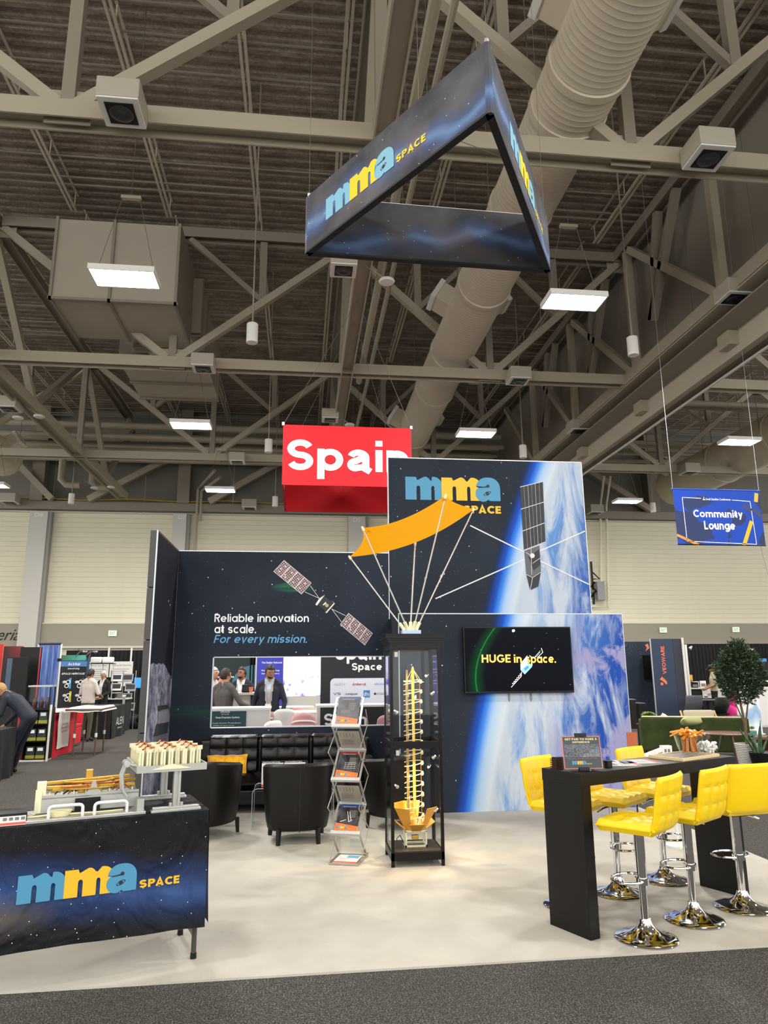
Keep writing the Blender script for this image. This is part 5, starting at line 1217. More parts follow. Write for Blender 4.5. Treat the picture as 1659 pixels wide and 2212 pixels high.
# mast model
mm = thing('mast_model', 'tall golden coilable mast model with helical ribs inside the glass cabinet', 'hardware model', GC+Vector((.245, .24, .122)))
M_kap = mat('gold_kapton', '#d99a2b', .3, metal=.35, spec=.6); M_tape = mat('yellow_tape_spring', '#f0c23c', .35, metal=.3)
for a, b_ in (((-.10, -.08, 0), (.10, -.065, .015)), ((-.10, .065, 0), (.10, .08, .015)), ((-.10, -.08, 0), (-.085, .08, .015)), ((.085, -.08, 0), (.10, .08, .015))): box('stand_rail', a, b_, M_ivory, mm)
for x_ in (-.09, .09):
    for y_ in (-.07, .07): box('stand_post', (x_-.007, y_-.007, .015), (x_+.007, y_+.007, .13), M_ivory, mm)
for y_ in (-.07, .07): box('stand_rail', (-.097, y_-.007, .123), (.097, y_+.007, .137), M_ivory, mm)
box('motor', (-.03, -.03, .05), (.03, .02, .085), M_goldp, mm, bevel=.004); MB().tube([(-.1, .0, .02), (-.14, -.02, .09), (-.17, -.04, .07), (-.18, -.06, .0)], .004, 6).build('cable', M_black, mm, smooth=True)
def oct(r, rot=22.5): return [(r*math.cos(R(rot+45*k)), r*math.sin(R(rot+45*k))) for k in range(8)]
lo, hi = oct(.095), oct(.255); z0, z1 = .137, .235
for k in range(8):
    a, b_ = lo[k], lo[(k+1) % 8]; c_, d_ = hi[(k+1) % 8], hi[k]
    if k in (4, 6): zz = z1+.10
    elif k in (1, 2): zz = z1+.11
    else: zz = z1-.03
    f_ = .82 if zz > z1 else .74
    q = MB(); P = [Vector((*a, z0)), Vector((*b_, z0)), Vector((c_[0]*f_, c_[1]*f_, zz)), Vector((d_[0]*f_, d_[1]*f_, zz))]
    n_ = (P[1]-P[0]).cross(P[3]-P[0]).normalized()*.003
    q.add(P+[p+n_ for p in P], [(0, 1, 2, 3), (4, 5, 6, 7), (0, 1, 5, 4), (1, 2, 6, 5), (2, 3, 7, 6), (3, 0, 4, 7)]); q.build('petal', M_kap, mm)
MB().poly(oct(.095), (0, 0, .132), (1, 0, 0), (0, 1, 0), .006).build('base_deck', M_kap, mm)
box('tape_strip', (-.012, -.006, .14), (.014, -.002, 1.555), M_tape, mm)
box('tape_strip', (-.055, .06, .14), (-.035, .064, 1.54), mat('dull_tape', '#a88f5c', .4), mm, label='dull rear tape strip')
for a in range(6):
    an = R(60*a+20); MB().tube([(.075*math.cos(an), .075*math.sin(an), .14), (.075*math.cos(an), .075*math.sin(an), 1.42)], .0022, 5).build('rod', M_copper if a % 2 else M_cream, mm)
HR = .085; zz = .20; K = 0
while zz < 1.40:
    K += 1; pts = [(HR*math.cos(R(t)), HR*math.sin(R(t)), zz+.012*(math.cos(R(t))+1)+.0001*t) for t in range(180, 541, 18)]
    MB().tube(pts, .0042, 6).build('rib', M_ivory, mm, smooth=True)
    MB().ell((HR*.85, -.02, zz+.045), (.016, .006, .018), 10, 8).build('tip_disc', M_cream, mm, smooth=True)
    if K % 2: MB().tube([(-.05, -.05, zz), (-.05, -.05, zz+.04), (-.03, -.05, zz+.04)], .003, 5).build('hook', M_cream, mm)
    zz += .091
MB().tube([(-.085, 0, 1.43), (.105, 0, 1.425)], .004, 6).build('yard', M_cream, mm); MB().tube([(0, -.08, 1.43), (0, .08, 1.43)], .004, 6).build('yard', M_cream, mm)
for p in ((-.06, 0, 1.43), (.085, 0, 1.425), (.05, -.05, 1.428), (-.02, .06, 1.43)): MB().tube([(0, 0, 1.555), p], .0016, 4).build('stay', M_cream, mm)
MB().frust((.001, -.004, 1.55), (.001, -.004, 1.57), .01, .008, 10).build('tip', M_ivory, mm)
for k in range(5): a = 1.2*k; MB().frust((.05*math.cos(a), .05*math.sin(a), .14), (.05*math.cos(a), .05*math.sin(a), .22+.02*(k % 2)), .012, .012, 10).build('canister', M_tape if k % 2 else M_ivory, mm, smooth=True)
# boom antenna model on the cabinet
HB = GC+Vector((.235, .24, Hc+.10))
bm = thing('boom_antenna_model', 'orange curved membrane held by five clear tubes on top of the cabinet', 'hardware model', HB)
MB().lathe([(.0, 0), (.115, 0), (.115, .008), (0, .008)], 28).build('turntable', M_bm, bm); box('base_block', (-.09, -.06, .008), (.09, .06, .045), mat('clear_blue_block', '#9fb6cf', .15, spec=.7), bm, bevel=.003)
ENDS = [PY(755, 1203, 7.05), PY(783, 1140, 6.5), PY(897, 1172, 7.1), PY(963, 1070, 6.45), PY(1023, 1100, 6.95)]
ENDS = [e-HB for e in ENDS]; RT = [(-.055, .02), (-.03, -.03), (.0, .03), (.02, -.03), (.05, .0)]
for e, (x_, y_) in zip(ENDS, RT):
    b0 = Vector((x_, y_, .045)); d = (e-b0).normalized()
    MB().frust(b0, b0+d*.085, .017, .017, 14).build('socket', M_ivory, bm, smooth=True)
    MB().frust(b0+d*.07, e-d*.015, .0125, .0125, 12, caps=False).build('clear_tube', M_acr, bm, smooth=True); MB().frust(b0+d*.07, e-d*.015, .006, .006, 8).build('inner_rod', mat('clear_rod_core', '#cfcbc0', .25, spec=.7), bm, smooth=True)
    MB().frust(e-d*.03, e+d*.012, .014, .010, 10).build('end_cap', M_ivory, bm, smooth=True)
g = NT('orange_membrane', .45, .3); x, y, z = g.xyz(); s_ = g.math('FRACT', g.math('MULTIPLY', g.math('ADD', x, g.math('MULTIPLY', y, .35)), 42))
mc_ = g.mix(g.math('LESS_THAN', s_, .25), '#ffb01a', '#d98205'); g.col(mc_); tl2 = g.n('ShaderNodeBsdfTranslucent'); g.put(tl2.inputs[0], mc_); ms2 = g.n('ShaderNodeMixShader'); ms2.inputs[0].default_value = .5; g.t.links.new(g.b.outputs[0], ms2.inputs[1]); g.t.links.new(tl2.outputs[0], ms2.inputs[2]); g.t.links.new(ms2.outputs[0], g.t.nodes['Material Output'].inputs[0])
A_, B2, Mid, C2, D_2 = ENDS; sub = PY(871, 1121, 6.5)-HB
def bez(p, m, q, t): c = m*2-(p+q)*.5; return p*(1-t)**2+c*2*t*(1-t)+q*t*t
def mem(u, v):
    a = bez(A_, Mid, D_2, u); b_ = bez(B2, sub, C2, u); p = a.lerp(b_, v)
    pinch = .06*math.sin(math.pi*v)*(1-min(1, min(u, 1-u)/.12)); p += Vector((pinch*(1 if u < .5 else -1), 0, 0)); return p
mb = MB().grid(mem, 30, 10); mo = mb.build('membrane', g.m, bm, smooth=True); 
for px, py, Y_ in ((795, 1148, 6.52), (958, 1080, 6.47)):
    c0 = PY(px, py, Y_-.02)-HB; MB().tube([c0+Vector((.03*math.cos(a*1.7)*a/5, 0, .025*math.sin(a*2.3)*a/6)) for a in range(9)], .0015, 4).build('tether_thread', mat('thread_dark', '#6b3d16', .6), bm)

# ================================================================== zig-zag literature rack
RK = Vector((.285, 6.787, .012)); RA = math.atan2(6.706-6.787, .532-.285)
rk = thing('literature_rack', 'silver zig-zag literature rack with brochures left of the glass cabinet', 'literature rack', RK, RA)
M_sil = mat('silver_frame', '#b5b3ae', .3, metal=.7); RW = .26
F_, Bk = .03, .27; ZF = [.25, .70, 1.165]; ZB = [.035, .455, .935, 1.41]
def rbar(p, q, w=.012): return MB().bar(p, q, w, w)
for s_, x_ in enumerate((0, RW)):
    xo = x_+(-.012 if s_ == 0 else .012)
    for k in range(3):
        rbar((x_, Bk, ZB[k]), (x_, F_, ZF[k])).build('frame_bar', M_sil, rk); rbar((x_, F_, ZF[k]), (x_, Bk-.02*k*0, ZB[k+1]) if k < 2 else (x_+.0, .20, ZB[3])).build('frame_bar', M_sil, rk)
    zig = [(.13+.0, .02), (.33, .25), (-.04, .47), (.33, .70), (-.04, .93), (.33, 1.165)]
    zz_ = [(xo, F_, .02), (xo, .33, .24), (xo, -.05, .47), (xo, .33, .70), (xo, -.05, .94), (xo, .31, 1.165), (xo, .22, 1.30)]
    for a, b_ in zip(zz_, zz_[1:]): rbar(a, b_, .007).build('scissor_bar', M_sil, rk)
    rbar((x_, -.03, .01), (x_, .36, .01), .012).build('foot', M_sil, rk)
rbar((0, -.03, .01), (RW, -.03, .01)).build('foot', M_sil, rk); rbar((0, .36, .01), (RW, .36, .01)).build('foot', M_sil, rk)
cov = [NT('cover_%d' % i, .35) for i in range(3)]
tops = ('#2456a5', '#b52a1e', '#2c4f9e')
for i, g in enumerate(cov):
    x, y, z = g.xyz(); n = g.noise(9, 5, rough=.6)
    c = g.mix(g.mapr(n, .45, .6), '#15151a', '#3b3a3f'); c = g.mix(g.mapr(y, .10, .155, 0, .9), c, tops[i]); g.col(c)
for k in range(3):       # front-leaning trays with covers
    p0, p1 = Vector((0, F_, ZF[k])), Vector((0, Bk if k < 2 else .20, ZB[k+1])); d = p1-p0; tilt = math.atan2(d.z, d.y)
    tr2 = MB().bb((0, 0, -.004), (RW, d.length, -.001)).build('tray', M_acr, rk, loc=(0, F_, ZF[k]), rot=(tilt, 0, 0))
    MB().bb((-.004, -.02, -.012), (RW+.004, .012, .016)).build('lip', mat('lip_grey', '#a9aba8', .4), tr2)
    for a, b_ in (((0, 0, -.006), (.012, d.length, .006)), ((RW-.012, 0, -.006), (RW, d.length, .006)), ((0, d.length-.012, -.006), (RW, d.length, .006))): box('rim', a, b_, M_sil, tr2)
    for n_ in range(3):
        br = MB().bb((-.105, -.14, 0), (.105, .14, .002)).build('brochure', cov[k].m if n_ == 2 else M_paper, None)
        Mx = rk.matrix_world
        loc = Matrix.Translation(RK) @ Matrix.Rotation(RA, 4, 'Z') @ Matrix.Translation((RW/2, F_, ZF[k])) @ Matrix.Rotation(tilt, 4, 'X') @ Matrix.Translation((0, .158, .003+.003*n_))
        br.matrix_world = loc
        tag(br, ('topmost', 'middle', 'lowest')[2-k]+' tilted tray of the silver rack: '+('front dark brochure with orange foot', 'plain sheet in the stack behind the cover', 'hindmost plain sheet of the stack')[2-n_], 'brochure', 'brochures in the silver rack')
        if n_ == 2:
            o_, u_, v_ = (0, 0, .0022), (1, 0, 0), (0, 1, 0)
            MB().add([(-.105, -.14, .0024), (.105, -.14, .0024), (.105, -.095, .0024), (.02, -.082, .0024), (-.105, -.062, .0024)], [(0, 1, 2, 3, 4)]).build('orange_foot', mat('cover_orange', '#e8662a', .4), br)
            logo(br, -.09, -.123, .022, o_, u_, v_, M_bl, M_ye, M_dk, off=.001)
            m_ = MB(); rect(m_, -.07, .108, .05, .116, o_, u_, v_, .0006)
            for q in range(9): rect(m_, .0, .07-.009*q, .06+.02*(q % 2), .073-.009*q, o_, u_, v_, .0006)
            m_.build('cover_text', mat('cover_text', '#8d8d90', .5), br, kind='stuff')
            if k == 0:
                m_ = MB()
                for a, b_ in (((.0, .06), (.03, -.04)), ((-.02, .06), (.01, -.05)), ((.01, -.05), (.04, -.03)), ((-.07, -.05), (-.02, -.03))):
                    A2, B3 = Vector((*a, .003)), Vector((*b_, .003)); m_.bar(A2, B3, .005, .0008)
                m_.build('cover_picture', M_lgrey, br)
            if k == 1:
                m_ = MB()
                for q in range(4): m_.bar((-.03+.03*q, .02, .003), (-.03+.03*q, -.05, .003), .0012, .0006); m_.bar((-.04, .015-.02*q, .003), (.07, .015-.02*q, .003), .0012, .0006)
                m_.build('cover_picture', M_lgrey, br)
            if k == 2: MB().ell((-.02, -.02, .003), (.05, .022, .0008), 14, 6).build('cover_picture', M_gr_p, br)
for k in range(3):       # back-leaning clear trays
    p0, p1 = Vector((0, Bk, ZB[k])), Vector((0, F_, ZF[k])); d = p1-p0; tilt = math.atan2(d.z, d.y)
    tr2 = MB().bb((0, 0, -.001), (RW, d.length, .002)).build('tray', M_acr, rk, loc=(0, Bk, ZB[k]), rot=(tilt, 0, 0))
    MB().bb((-.004, -.016, -.012), (RW+.004, .012, .016)).build('lip', mat('lip_grey', '#a9aba8', .4), tr2)
    for a, b_ in (((0, 0, -.006), (.010, d.length, .006)), ((RW-.010, 0, -.006), (RW, d.length, .006))): box('rim', a, b_, M_sil, tr2)
    if k > 0:
        br = MB().bb((-.105, -.14, 0), (.105, .10, .002)).build('brochure', mat('paper_back', '#a9a196', .5), None)
        br.matrix_world = Matrix.Translation(RK) @ Matrix.Rotation(RA, 4, 'Z') @ Matrix.Translation((RW/2, Bk, ZB[k])) @ Matrix.Rotation(tilt, 4, 'X') @ Matrix.Translation((0, .148, -.008))
        tag(br, ('', 'lower', 'upper')[k]+' back-turned pale data sheet in the silver rack', 'brochure', 'brochures in the silver rack')
        o_, u_, v_ = (0, 0, .0026), (1, 0, 0), (0, 1, 0); m_ = MB()
        for q in range(5): rect(m_, -.08+.03*q, .02+.006*(q % 2), -.075+.03*q, .075, o_, u_, v_, .0004)
        for q in range(6): rect(m_, -.085, -.02-.012*q, .02+.01*(q % 3), -.017-.012*q, o_, u_, v_, .0004)
        m_.build('sheet_drawing', M_gr_p, br, kind='stuff')
br = MB().bb((-.105, -.14, 0), (.105, .14, .003)).build('brochure', M_paper, None)
br.matrix_world = Matrix.Translation(RK) @ Matrix.Rotation(RA, 4, 'Z') @ Matrix.Translation((RW/2, .12, .016))
tag(br, 'white and red sheet lying at the foot of the silver rack', 'brochure', 'brochures in the silver rack')
rect(MB(), -.105, -.14, .105, -.10, (0, 0, .0032), (1, 0, 0), (0, 1, 0), .0004).build('red_band', M_red_p, br); rect(MB(), -.02, .03, .09, .11, (0, 0, .0032), (1, 0, 0), (0, 1, 0), .0004).build('picture', M_bink, br)
# ================================================================== sofa, tub chairs, coffee table
M_lea = mat('black_leather', '#070606', .36, spec=.4, bump=.15, bscale=90); M_lea2 = mat('black_faux_leather', '#0c0a08', .45, spec=.28, bump=.08, bscale=120)
def pad(w, h, t, nx, ny, dip=.018, crown=.02, edge=.035):
    """tufted pad in xz plane facing -y; origin at lower left back"""
    b = MB(); NX, NY = nx*7, ny*7
    def d1(u, n):
        k = round(u*n); return 0 if k <= 0 or k >= n else math.exp(-(abs(u*n-k)*7)**2*.9)
    def f(u, v):
        e = min(1, min(u, 1-u)*w/edge, min(v, 1-v)*h/edge); y = t*math.sqrt(max(0, 1-(1-e)**2))
        a, c = d1(u, nx), d1(v, ny); y += crown*abs(math.sin(math.pi*u*nx))**.5*abs(math.sin(math.pi*v*ny))**.5*e-dip*(max(a, c)*.55+a*c*.8)*e
        return Vector((u*w, -y, v*h))
    b.grid(f, NX, NY); b.add([(0, 0, 0), (w, 0, 0), (w, 0, h), (0, 0, h)], [(3, 2, 1, 0)]); return b
sx0, sx1, sy1 = -1.28, .92, 9.86; sf = thing('sofa', 'black leather three-seat tufted sofa under the window opening', 'sofa', (sx0, 9.12, .012)); sw = sx1-sx0; sd = sy1-9.12
box('base_rail', (0, .03, .10), (sw, sd, .26), M_lea, sf, bevel=.012); box('back_frame', (.02, sd-.20, .26), (sw-.02, sd, .80), M_lea, sf, bevel=.03)
for x_ in (0, sw-.13): box('arm', (x_, .02, .12), (x_+.13, sd, .60), M_lea, sf, bevel=.03)
cwid = (sw-.26)/3
for k in range(3):
    b = cushion(cwid-.008, sd-.20, .15, 1, 1, crown=.02, plain=True); b.v = [(x+.13+cwid*(k+.5), y+.0, z+.262) for x, y, z in b.v]; b.build('seat_cushion', M_lea, sf, smooth=True)
    b = pad(cwid-.008, .46, .15, 3, 3); b.v = [(x+.134+cwid*k, y*1.0+sd-.17+(z-.23)*.12, z+.40) for x, y, z in b.v]; b.build('back_cushion', M_lea, sf, smooth=True, weld=True)
for x_ in (.1, sw-.15, sw*.5):
    for y_ in (.08, sd-.1): box('leg', (x_, y_, 0), (x_+.05, y_+.05, .10), M_black, sf)
g = NT('mustard_velvet', .75, .2); g.b.inputs['Sheen Weight'].default_value = .5; n = g.noise(14, 4); g.col(g.mix(g.mapr(n, .35, .65), '#c98a08', '#f0b01e')); g.bump(n, .3, .01)
def pillow(w, h, t):
    b = MB()
    def f(s):
        def q(u, v):
            x, y = (u-.5)*2, (v-.5)*2; e = (1-abs(x)**4)*(1-abs(y)**4); k = 1-.05*(1-abs(x)**2)*(abs(y)**3); k2 = 1-.05*(1-abs(y)**2)*(abs(x)**3)
            return Vector((x*w/2*k2, s*t/2*max(0, e)**.55, y*h/2*k+.004*math.sin(x*9)))
        return q
    b.grid(f(1), 20, 16); b.grid(f(-1), 20, 16); return b
pc = PY(491, 1653, 9.52); p = pillow(.50, .265, .15).build('cushion', g.m, None, smooth=True, weld=True, loc=(pc.x-.0, 9.47, pc.z+.0), rot=(R(-14), 0, 0)); tag(p, 'mustard yellow velvet lumbar cushion on the left end of the black sofa', 'cushion')
def tub(lab, x, y, a):
    t = thing('tub_chair', lab, 'armchair', (x, y, .012), R(a), 'black tub chairs')
    n = 30; r = .36; z0, z1 = .13, .73
    def prof(an):      # wraps from -150..150 deg around the back (-y is the back)
        return Vector((math.sin(an), -math.cos(an), 0))
    def outer(u, v):
        an = R(-138+276*u); p_ = prof(an); sq = 1/max(abs(p_.x), abs(p_.y))**.30; k = r*sq*(.90+.10*v**.7-.06*(1-v)**3)
        front = abs(u-.5)*2; top = z1-.06*max(0, front-.35)/.65
        return Vector((p_.x*k, p_.y*k*.97, z0+(top-z0)*v))
    def inner(u, v):
        an = R(-138+276*u); p_ = prof(an); sq = 1/max(abs(p_.x), abs(p_.y))**.30; k = (r-.085)*sq
        front = abs(u-.5)*2; top = z1-.06*max(0, front-.35)/.65; return Vector((p_.x*k, p_.y*k*.97, .36+(top-.36)*v))
    b = MB(); b.grid(outer, n, 10); b.grid(inner, n, 6)
    for i in range(n):   # rounded top roll
        for j in range(5):
            def tp(ii, jj):
                A, B_ = outer(ii/n, 1), inner(ii/n, 1); f_ = jj/5; c_ = A.lerp(B_, f_); c_.z += .028*math.sin(math.pi*f_); return c_
            b.add([tp(i, j), tp(i+1, j), tp(i+1, j+1), tp(i, j+1)], [(0, 1, 2, 3)])
    for uu in (0, 1):
        for j in range(6): b.add([outer(uu, j/6*1.0), outer(uu, (j+1)/6), inner(uu, max(0, (j+1)/6)), inner(uu, max(0, j/6))], [(0, 1, 2, 3)])
    b.build('shell', M_lea2, t, smooth=True, weld=True)
    MB().poly([(x_, y_) for x_, y_ in [(.28*math.cos(R(q))*1.02, .28*math.sin(R(q))+.02) for q in range(0, 360, 20)]], (0, 0, .13), (1, 0, 0), (0, 1, 0), .20).build('seat_base', M_lea2, t, smooth=True)
    c = cushion(.50, .50, .13, 1, 1, crown=.02, plain=True); c.v = [(x_, y_-.22, z_+.33) for x_, y_, z_ in c.v]; c.build('seat_cushion', M_lea2, t, smooth=True)
    for sx, sy in ((-.19, -.25), (.19, -.25), (-.26, .22), (.26, .22)): MB().frust((sx, sy, .15), (sx*1.03, sy*1.03, 0), .028, .021, 4).build('leg', M_black, t)
    MB().tube([(0, -r*1.13, .14), (0, -r*1.135, .45), (0, -r*1.15, .72)], .003, 4).build('seam', M_lea, t)
    return t
t1 = tub('black tub armchair in the middle, its rounded back toward the viewer', -.01, 7.78, 3)
dup(t1, (-.98, 8.12, .012), R(-28), 'black tub armchair at left, partly behind the draped counter'); dup(t1, (1.09, 8.24, .012), R(48), 'black tub armchair behind the silver rack and glass cabinet')
# acrylic coffee table and poster card
tb = thing('coffee_table', 'clear acrylic waterfall coffee table between sofa and tub chairs', 'coffee table', (-.50, 8.28, .012))
prf = [(0, 0), (0, .36)]+[(.05-.05*math.cos(R(q)), .36+.05*math.sin(R(q))) for q in (30, 60, 90)]+[(.83, .41)]+[(.83+.05*math.sin(R(q)), .36+.05*math.cos(R(q))) for q in (30, 60, 90)]+[(.88, 0)]
b = MB()
for k in range(len(prf)-1):
    a, c = prf[k], prf[k+1]; b.add([(a[0], 0, a[1]), (c[0], 0, c[1]), (c[0], .40, c[1]), (a[0], .40, a[1])], [(0, 1, 2, 3)])
o = b.build('acrylic_shell', M_acr, tb, weld=True); o.modifiers.new('s', 'SOLIDIFY').thickness = .010
M_edge = mat('acrylic_edge', '#b9c4c6', .15, spec=.8)
for y_ in (0, .40): MB().tube([(a, y_, c) for a, c in prf], .004, 5).build('polished_edge', M_edge, tb)
sg = thing('tabletop_poster', 'white two-page data sheet with black header in a stand on the coffee table', 'poster', (-.41, 8.36, .425), R(2))
for x_ in (0, .245):
    s_ = MB().bb((x_, 0, 0), (x_+.235, .006, .27)).build('sheet', M_paper, sg, rot=(R(-10), 0, 0)); o_, u_, v_ = (0, -.001, 0), (1, 0, 0), (0, 0, 1)
    rect(MB(), x_, .25, x_+.235, .27, o_, u_, v_, .0005).build('header', M_black, s_); rect(MB(), x_, 0, x_+.235, .03, o_, u_, v_, .0005).build('red_band', M_red_p, s_)
    rect(MB(), x_+.12, .14, x_+.22, .225, o_, u_, v_, .0005).build('picture', M_gr_p, s_); m_ = MB()
    for k in range(7): rect(m_, x_+.015, .08+.02*k, x_+.10, .088+.02*k, o_, u_, v_, .0005)
    m_.build('text_lines', M_gr_p, s_, kind='stuff')
    bold_text(s_, 'Fixed Panel Solar Arrays' if x_ == 0 else 'Solar Assemblies for Space', x_+.01, .253, x_+.2, .266, o_, u_, v_, M_wink, w=.16, off=.001)
# ================================================================== seen through the window: the neighbouring booth
M_whc = mat('counter_white', '#c9c7c3', .45); M_wwall = mat('lit_wall', '#ffffff', .6, emit='#f2f2ff', es=1.1); M_dwall = mat('charcoal_wall', '#1c2024', .7)
M_pink = mat('pink_slats', '#e3cccc', .5); M_chw = mat('chair_white', '#e4e2e0', .4); M_tealp = mat('teal_print', '#123c46', .6)
def PXY(a, b, Y): v = PY(a, b, Y); return v
def wallpx(name, label, cat, Y, x0, y0, x1, y1, m, t=.06, z0=None, par=None):
    a, b = PY(x0, y0, Y), PY(x1, y1, Y); zz = b.z if z0 is None else z0
    o = thing(name, label, cat, (a.x, Y, zz)); box('panel', (0, 0, 0), (b.x-a.x, t, a.z-zz), m, o); return o, b.x-a.x, a.z-zz
YW = 17.0
w1, ww, hh = wallpx('teal_booth_wall', 'dark teal printed booth wall behind the group of men, seen through the window', 'exhibit wall', YW, 440, 1405, 537, 1560, NT('teal_wall', .7).col(srgb('#16262a')).m, z0=0)
o_, u_, v_ = (0, 0, 0), (1, 0, 0), (0, 0, 1)
MB().poly(arc(1.15, 1.30, .5, .5, 0, 350, 24), (0, -.003, 0), u_, v_).build('planet_print', mat('planet_teal', '#3c7280', .6), w1)
bold_text(w1, 'in data', .3, 1.62, .62, 1.7, o_, u_, v_, M_wink, w=.18); bold_text(w1, 'for space teams', .3, 1.5, .85, 1.56, o_, u_, v_, M_wink, w=.16)
cu_ = MB(); a, b = PY(537, 1410, YW), PY(553, 1500, YW)
cu_.grid(lambda u, v: Vector((a.x+(b.x-a.x)*u, YW+.03*math.sin(u*18), 2.5*v)), 24, 2); tag(cu_.build('black_drape', mat('drape_black', '#0b0b0d', .9), smooth=True), 'narrow black drape strip between teal wall and violet banner, through the window', 'drape')
pp = thing('drape_pole', 'white upright drape pole beside the violet banner, through the window', 'pole', (PY(554.5, 1450, YW).x, YW-.16, 0)); MB().tube([(0, 0, 0), (0, 0, 2.6)], .02, 8).build('pole_tube', M_white, pp); MB().lathe([(.2, 0), (.2, .01), (.0, .012)], 16).build('pole_base', M_white, pp)
w2, ww, hh = wallpx('violet_banner', 'violet-blue banner with white text behind the navy-suited man, through the window', 'banner', YW-.2, 557, 1400, 610, 1530, NT('violet', .7).col(srgb('#3a3fb0')).m, z0=.1)
for k, (s_, zz) in enumerate((('The Radar Network', 1.72), ('Rapid tasking', 1.55), ('Secure delivery', 1.48), ('Modular sensors', 1.30), ('Global ground', 1.23))):
    bold_text(w2, s_, .1, zz, .1+(.46 if k == 0 else .40), zz+(.055 if k == 0 else .04), o_, u_, v_, M_wink, w=.17)
g = NT('lit_wall_print', .6); x, y, z = g.xyz(); n = g.voro(9); n2 = g.noise(2.5, 5)
cc = g.mix(g.math('MULTIPLY', g.mapr(z, 1.75, 1.35), g.mapr(g.math('ADD', n2, g.math('MULTIPLY', n, -.4)), .25, .5)), '#f6f6ff', '#6a50c8'); g.put(g.b.inputs['Emission Color'], cc); g.b.inputs['Emission Strength'].default_value = .62; g.col(cc)
w3, ww, hh = wallpx('lightbox_wall', 'glowing white lightbox wall with purple city glow at its foot, through the window', 'lightbox', YW, 611, 1395, 694, 1504, g.m)
w3.location.z = 0
for c in list(COL.objects):
    if c.parent == w3: bpy.data.objects.remove(c)
za, zb = PY(650, 1380, YW).z, PY(650, 1504, YW).z
box('panel', (0, 0, zb), (ww, .06, za), g.m, w3); box('kick_panel', (0, 0, 0), (ww, .06, zb-.01), M_whc, w3)
bold_text(w3, 'Delivering', ww-.62, zb+.50, ww-.05, zb+.56, o_, u_, v_, mat('pale_violet', '#c9c4e6', .6), w=.12); bold_text(w3, 'light', ww-.38, zb+.40, ww-.05, zb+.46, o_, u_, v_, mat('pale_violet', '#c9c4e6', .6), w=.12)
w4, ww4, hh4 = wallpx('charcoal_wall', 'charcoal wall reading Spain Space with a panel of sponsor logos, through the window', 'exhibit wall', 15.0, 694, 1340, 860, 1560, M_dwall, z0=0)
A0 = w4.location
def q4(px, py): v = PY(px, py, 15.0); return v.x-A0.x, v.z
x0, z0 = q4(724, 1434); x1, z1 = q4(824, 1392); bold_text(w4, 'Spain', x0, z0, x1, z1, o_, u_, v_, M_wink, w=.19, dbl=True)
x0, z0 = q4(760, 1452); x1, z1 = q4(825, 1432); bold_text(w4, 'Space', x0, z0, x1, z1, o_, u_, v_, M_wink, w=.19, dbl=True)
x0, z0 = q4(713, 1526); x1, z1 = q4(880, 1464); r_ = .09
MB().poly([(x0, z0), (x1, z0), (x1, z1), (x0+r_, z1)]+arc(x0+r_, z1-r_, r_, r_, 90, 180, 6), (0, -.002, 0), u_, v_, -.0).build('logo_panel', mat('logo_panel', '#d3d7e2', .6), w4)
M_gink = mat('grey_ink', '#7a7f8a', .6); M_rink = mat('red_ink', '#b5353f', .6); M_kink = mat('black_print_ink', '#22252b', .6); M_bink2 = mat('blue_box_ink', '#3b86c4', .6)
for s_, a, b_, m_, w_ in (('ALEN', (721, 1481), (745, 1475), M_gink, .08), ('Anteral', (761, 1481), (790, 1474), M_rink, .17), ('ARKADIA', (808, 1480), (832, 1475), M_bink, .12), ('QVS', (720, 1502), (736, 1496), M_kink, .14), ('compoxi', (746, 1503), (772, 1496), M_kink, .15), ('FOSSA', (814, 1501), (835, 1496), M_kink, .1)):
    x0, z0 = q4(*a); x1, z1 = q4(*b_); bold_text(w4, s_, x0, z0, x1, z1, o_, u_, v_, m_, w=w_, off=.004)
x0, z0 = q4(785, 1507); x1, z1 = q4(799, 1491); rect(MB(), x0, z0, x1, z1, o_, u_, v_, .004).build('logo_box', M_bink2, w4); bold_text(w4, 'dhv', x0+.01, z0+.03, x1-.01, z1-.04, o_, u_, v_, M_wink, w=.12, off=.005)
x0, z0 = q4(807, 1502); MB().poly([(x0, z0+.03), (x0+.03, z0+.06), (x0+.06, z0+.03), (x0+.03, z0)], (0, -.004, 0), u_, v_).build('logo_diamond', M_kink, w4)
# counters
Yk = 11.6; a, b = PY(440, 1538, Yk), PY(531, 1571, Yk)
k1 = thing('teal_counter', 'low white counter with dark teal sign panel on its front, nearest through the window', 'counter', (a.x, Yk, 0)); kw = b.x-a.x; kt = PY(500, 1535, Yk).z
tx = PY(582, 1535, Yk).x-a.x
box('body', (0, .01, 0), (tx, .6, kt), M_whc, k1, bevel=.004); box('top', (-.01, -.0, kt), (tx+.01, .61, kt+.035), M_chw, k1); box('sign_panel', (0, -.004, kt-.62), (kw, .01, kt-.01), M_tealp, k1)
def qk(px, py): v = PY(px, py, Yk); return v.x-a.x, v.z
for s_, p_, q_, w_ in (('ARKADIA', (476, 1540), (497, 1534), .13), ('SPACE', (478, 1544), (495, 1541.5), .1), ('Green Propulsion Systems', (466, 1553), (518, 1547), .16), ('from Green Propulsion', (459, 1564), (520, 1560), .12), ('satellites and space vehicles', (460, 1568.5), (506, 1565.5), .12)):
    x0, z0 = qk(*p_); x1, z1 = qk(*q_); bold_text(k1, s_, max(x0, .01), z0, x1, z1, (0, -.005, 0), u_, v_, M_wink, w=w_)
Y2 = 13.4; a, b = PY(504, 1497, Y2), PY(548, 1530, Y2)
k2 = thing('bar_counter', 'taller whitewashed counter with a shelf where the three men stand, through the window', 'counter', (a.x, Y2, 0)); kt = a.z
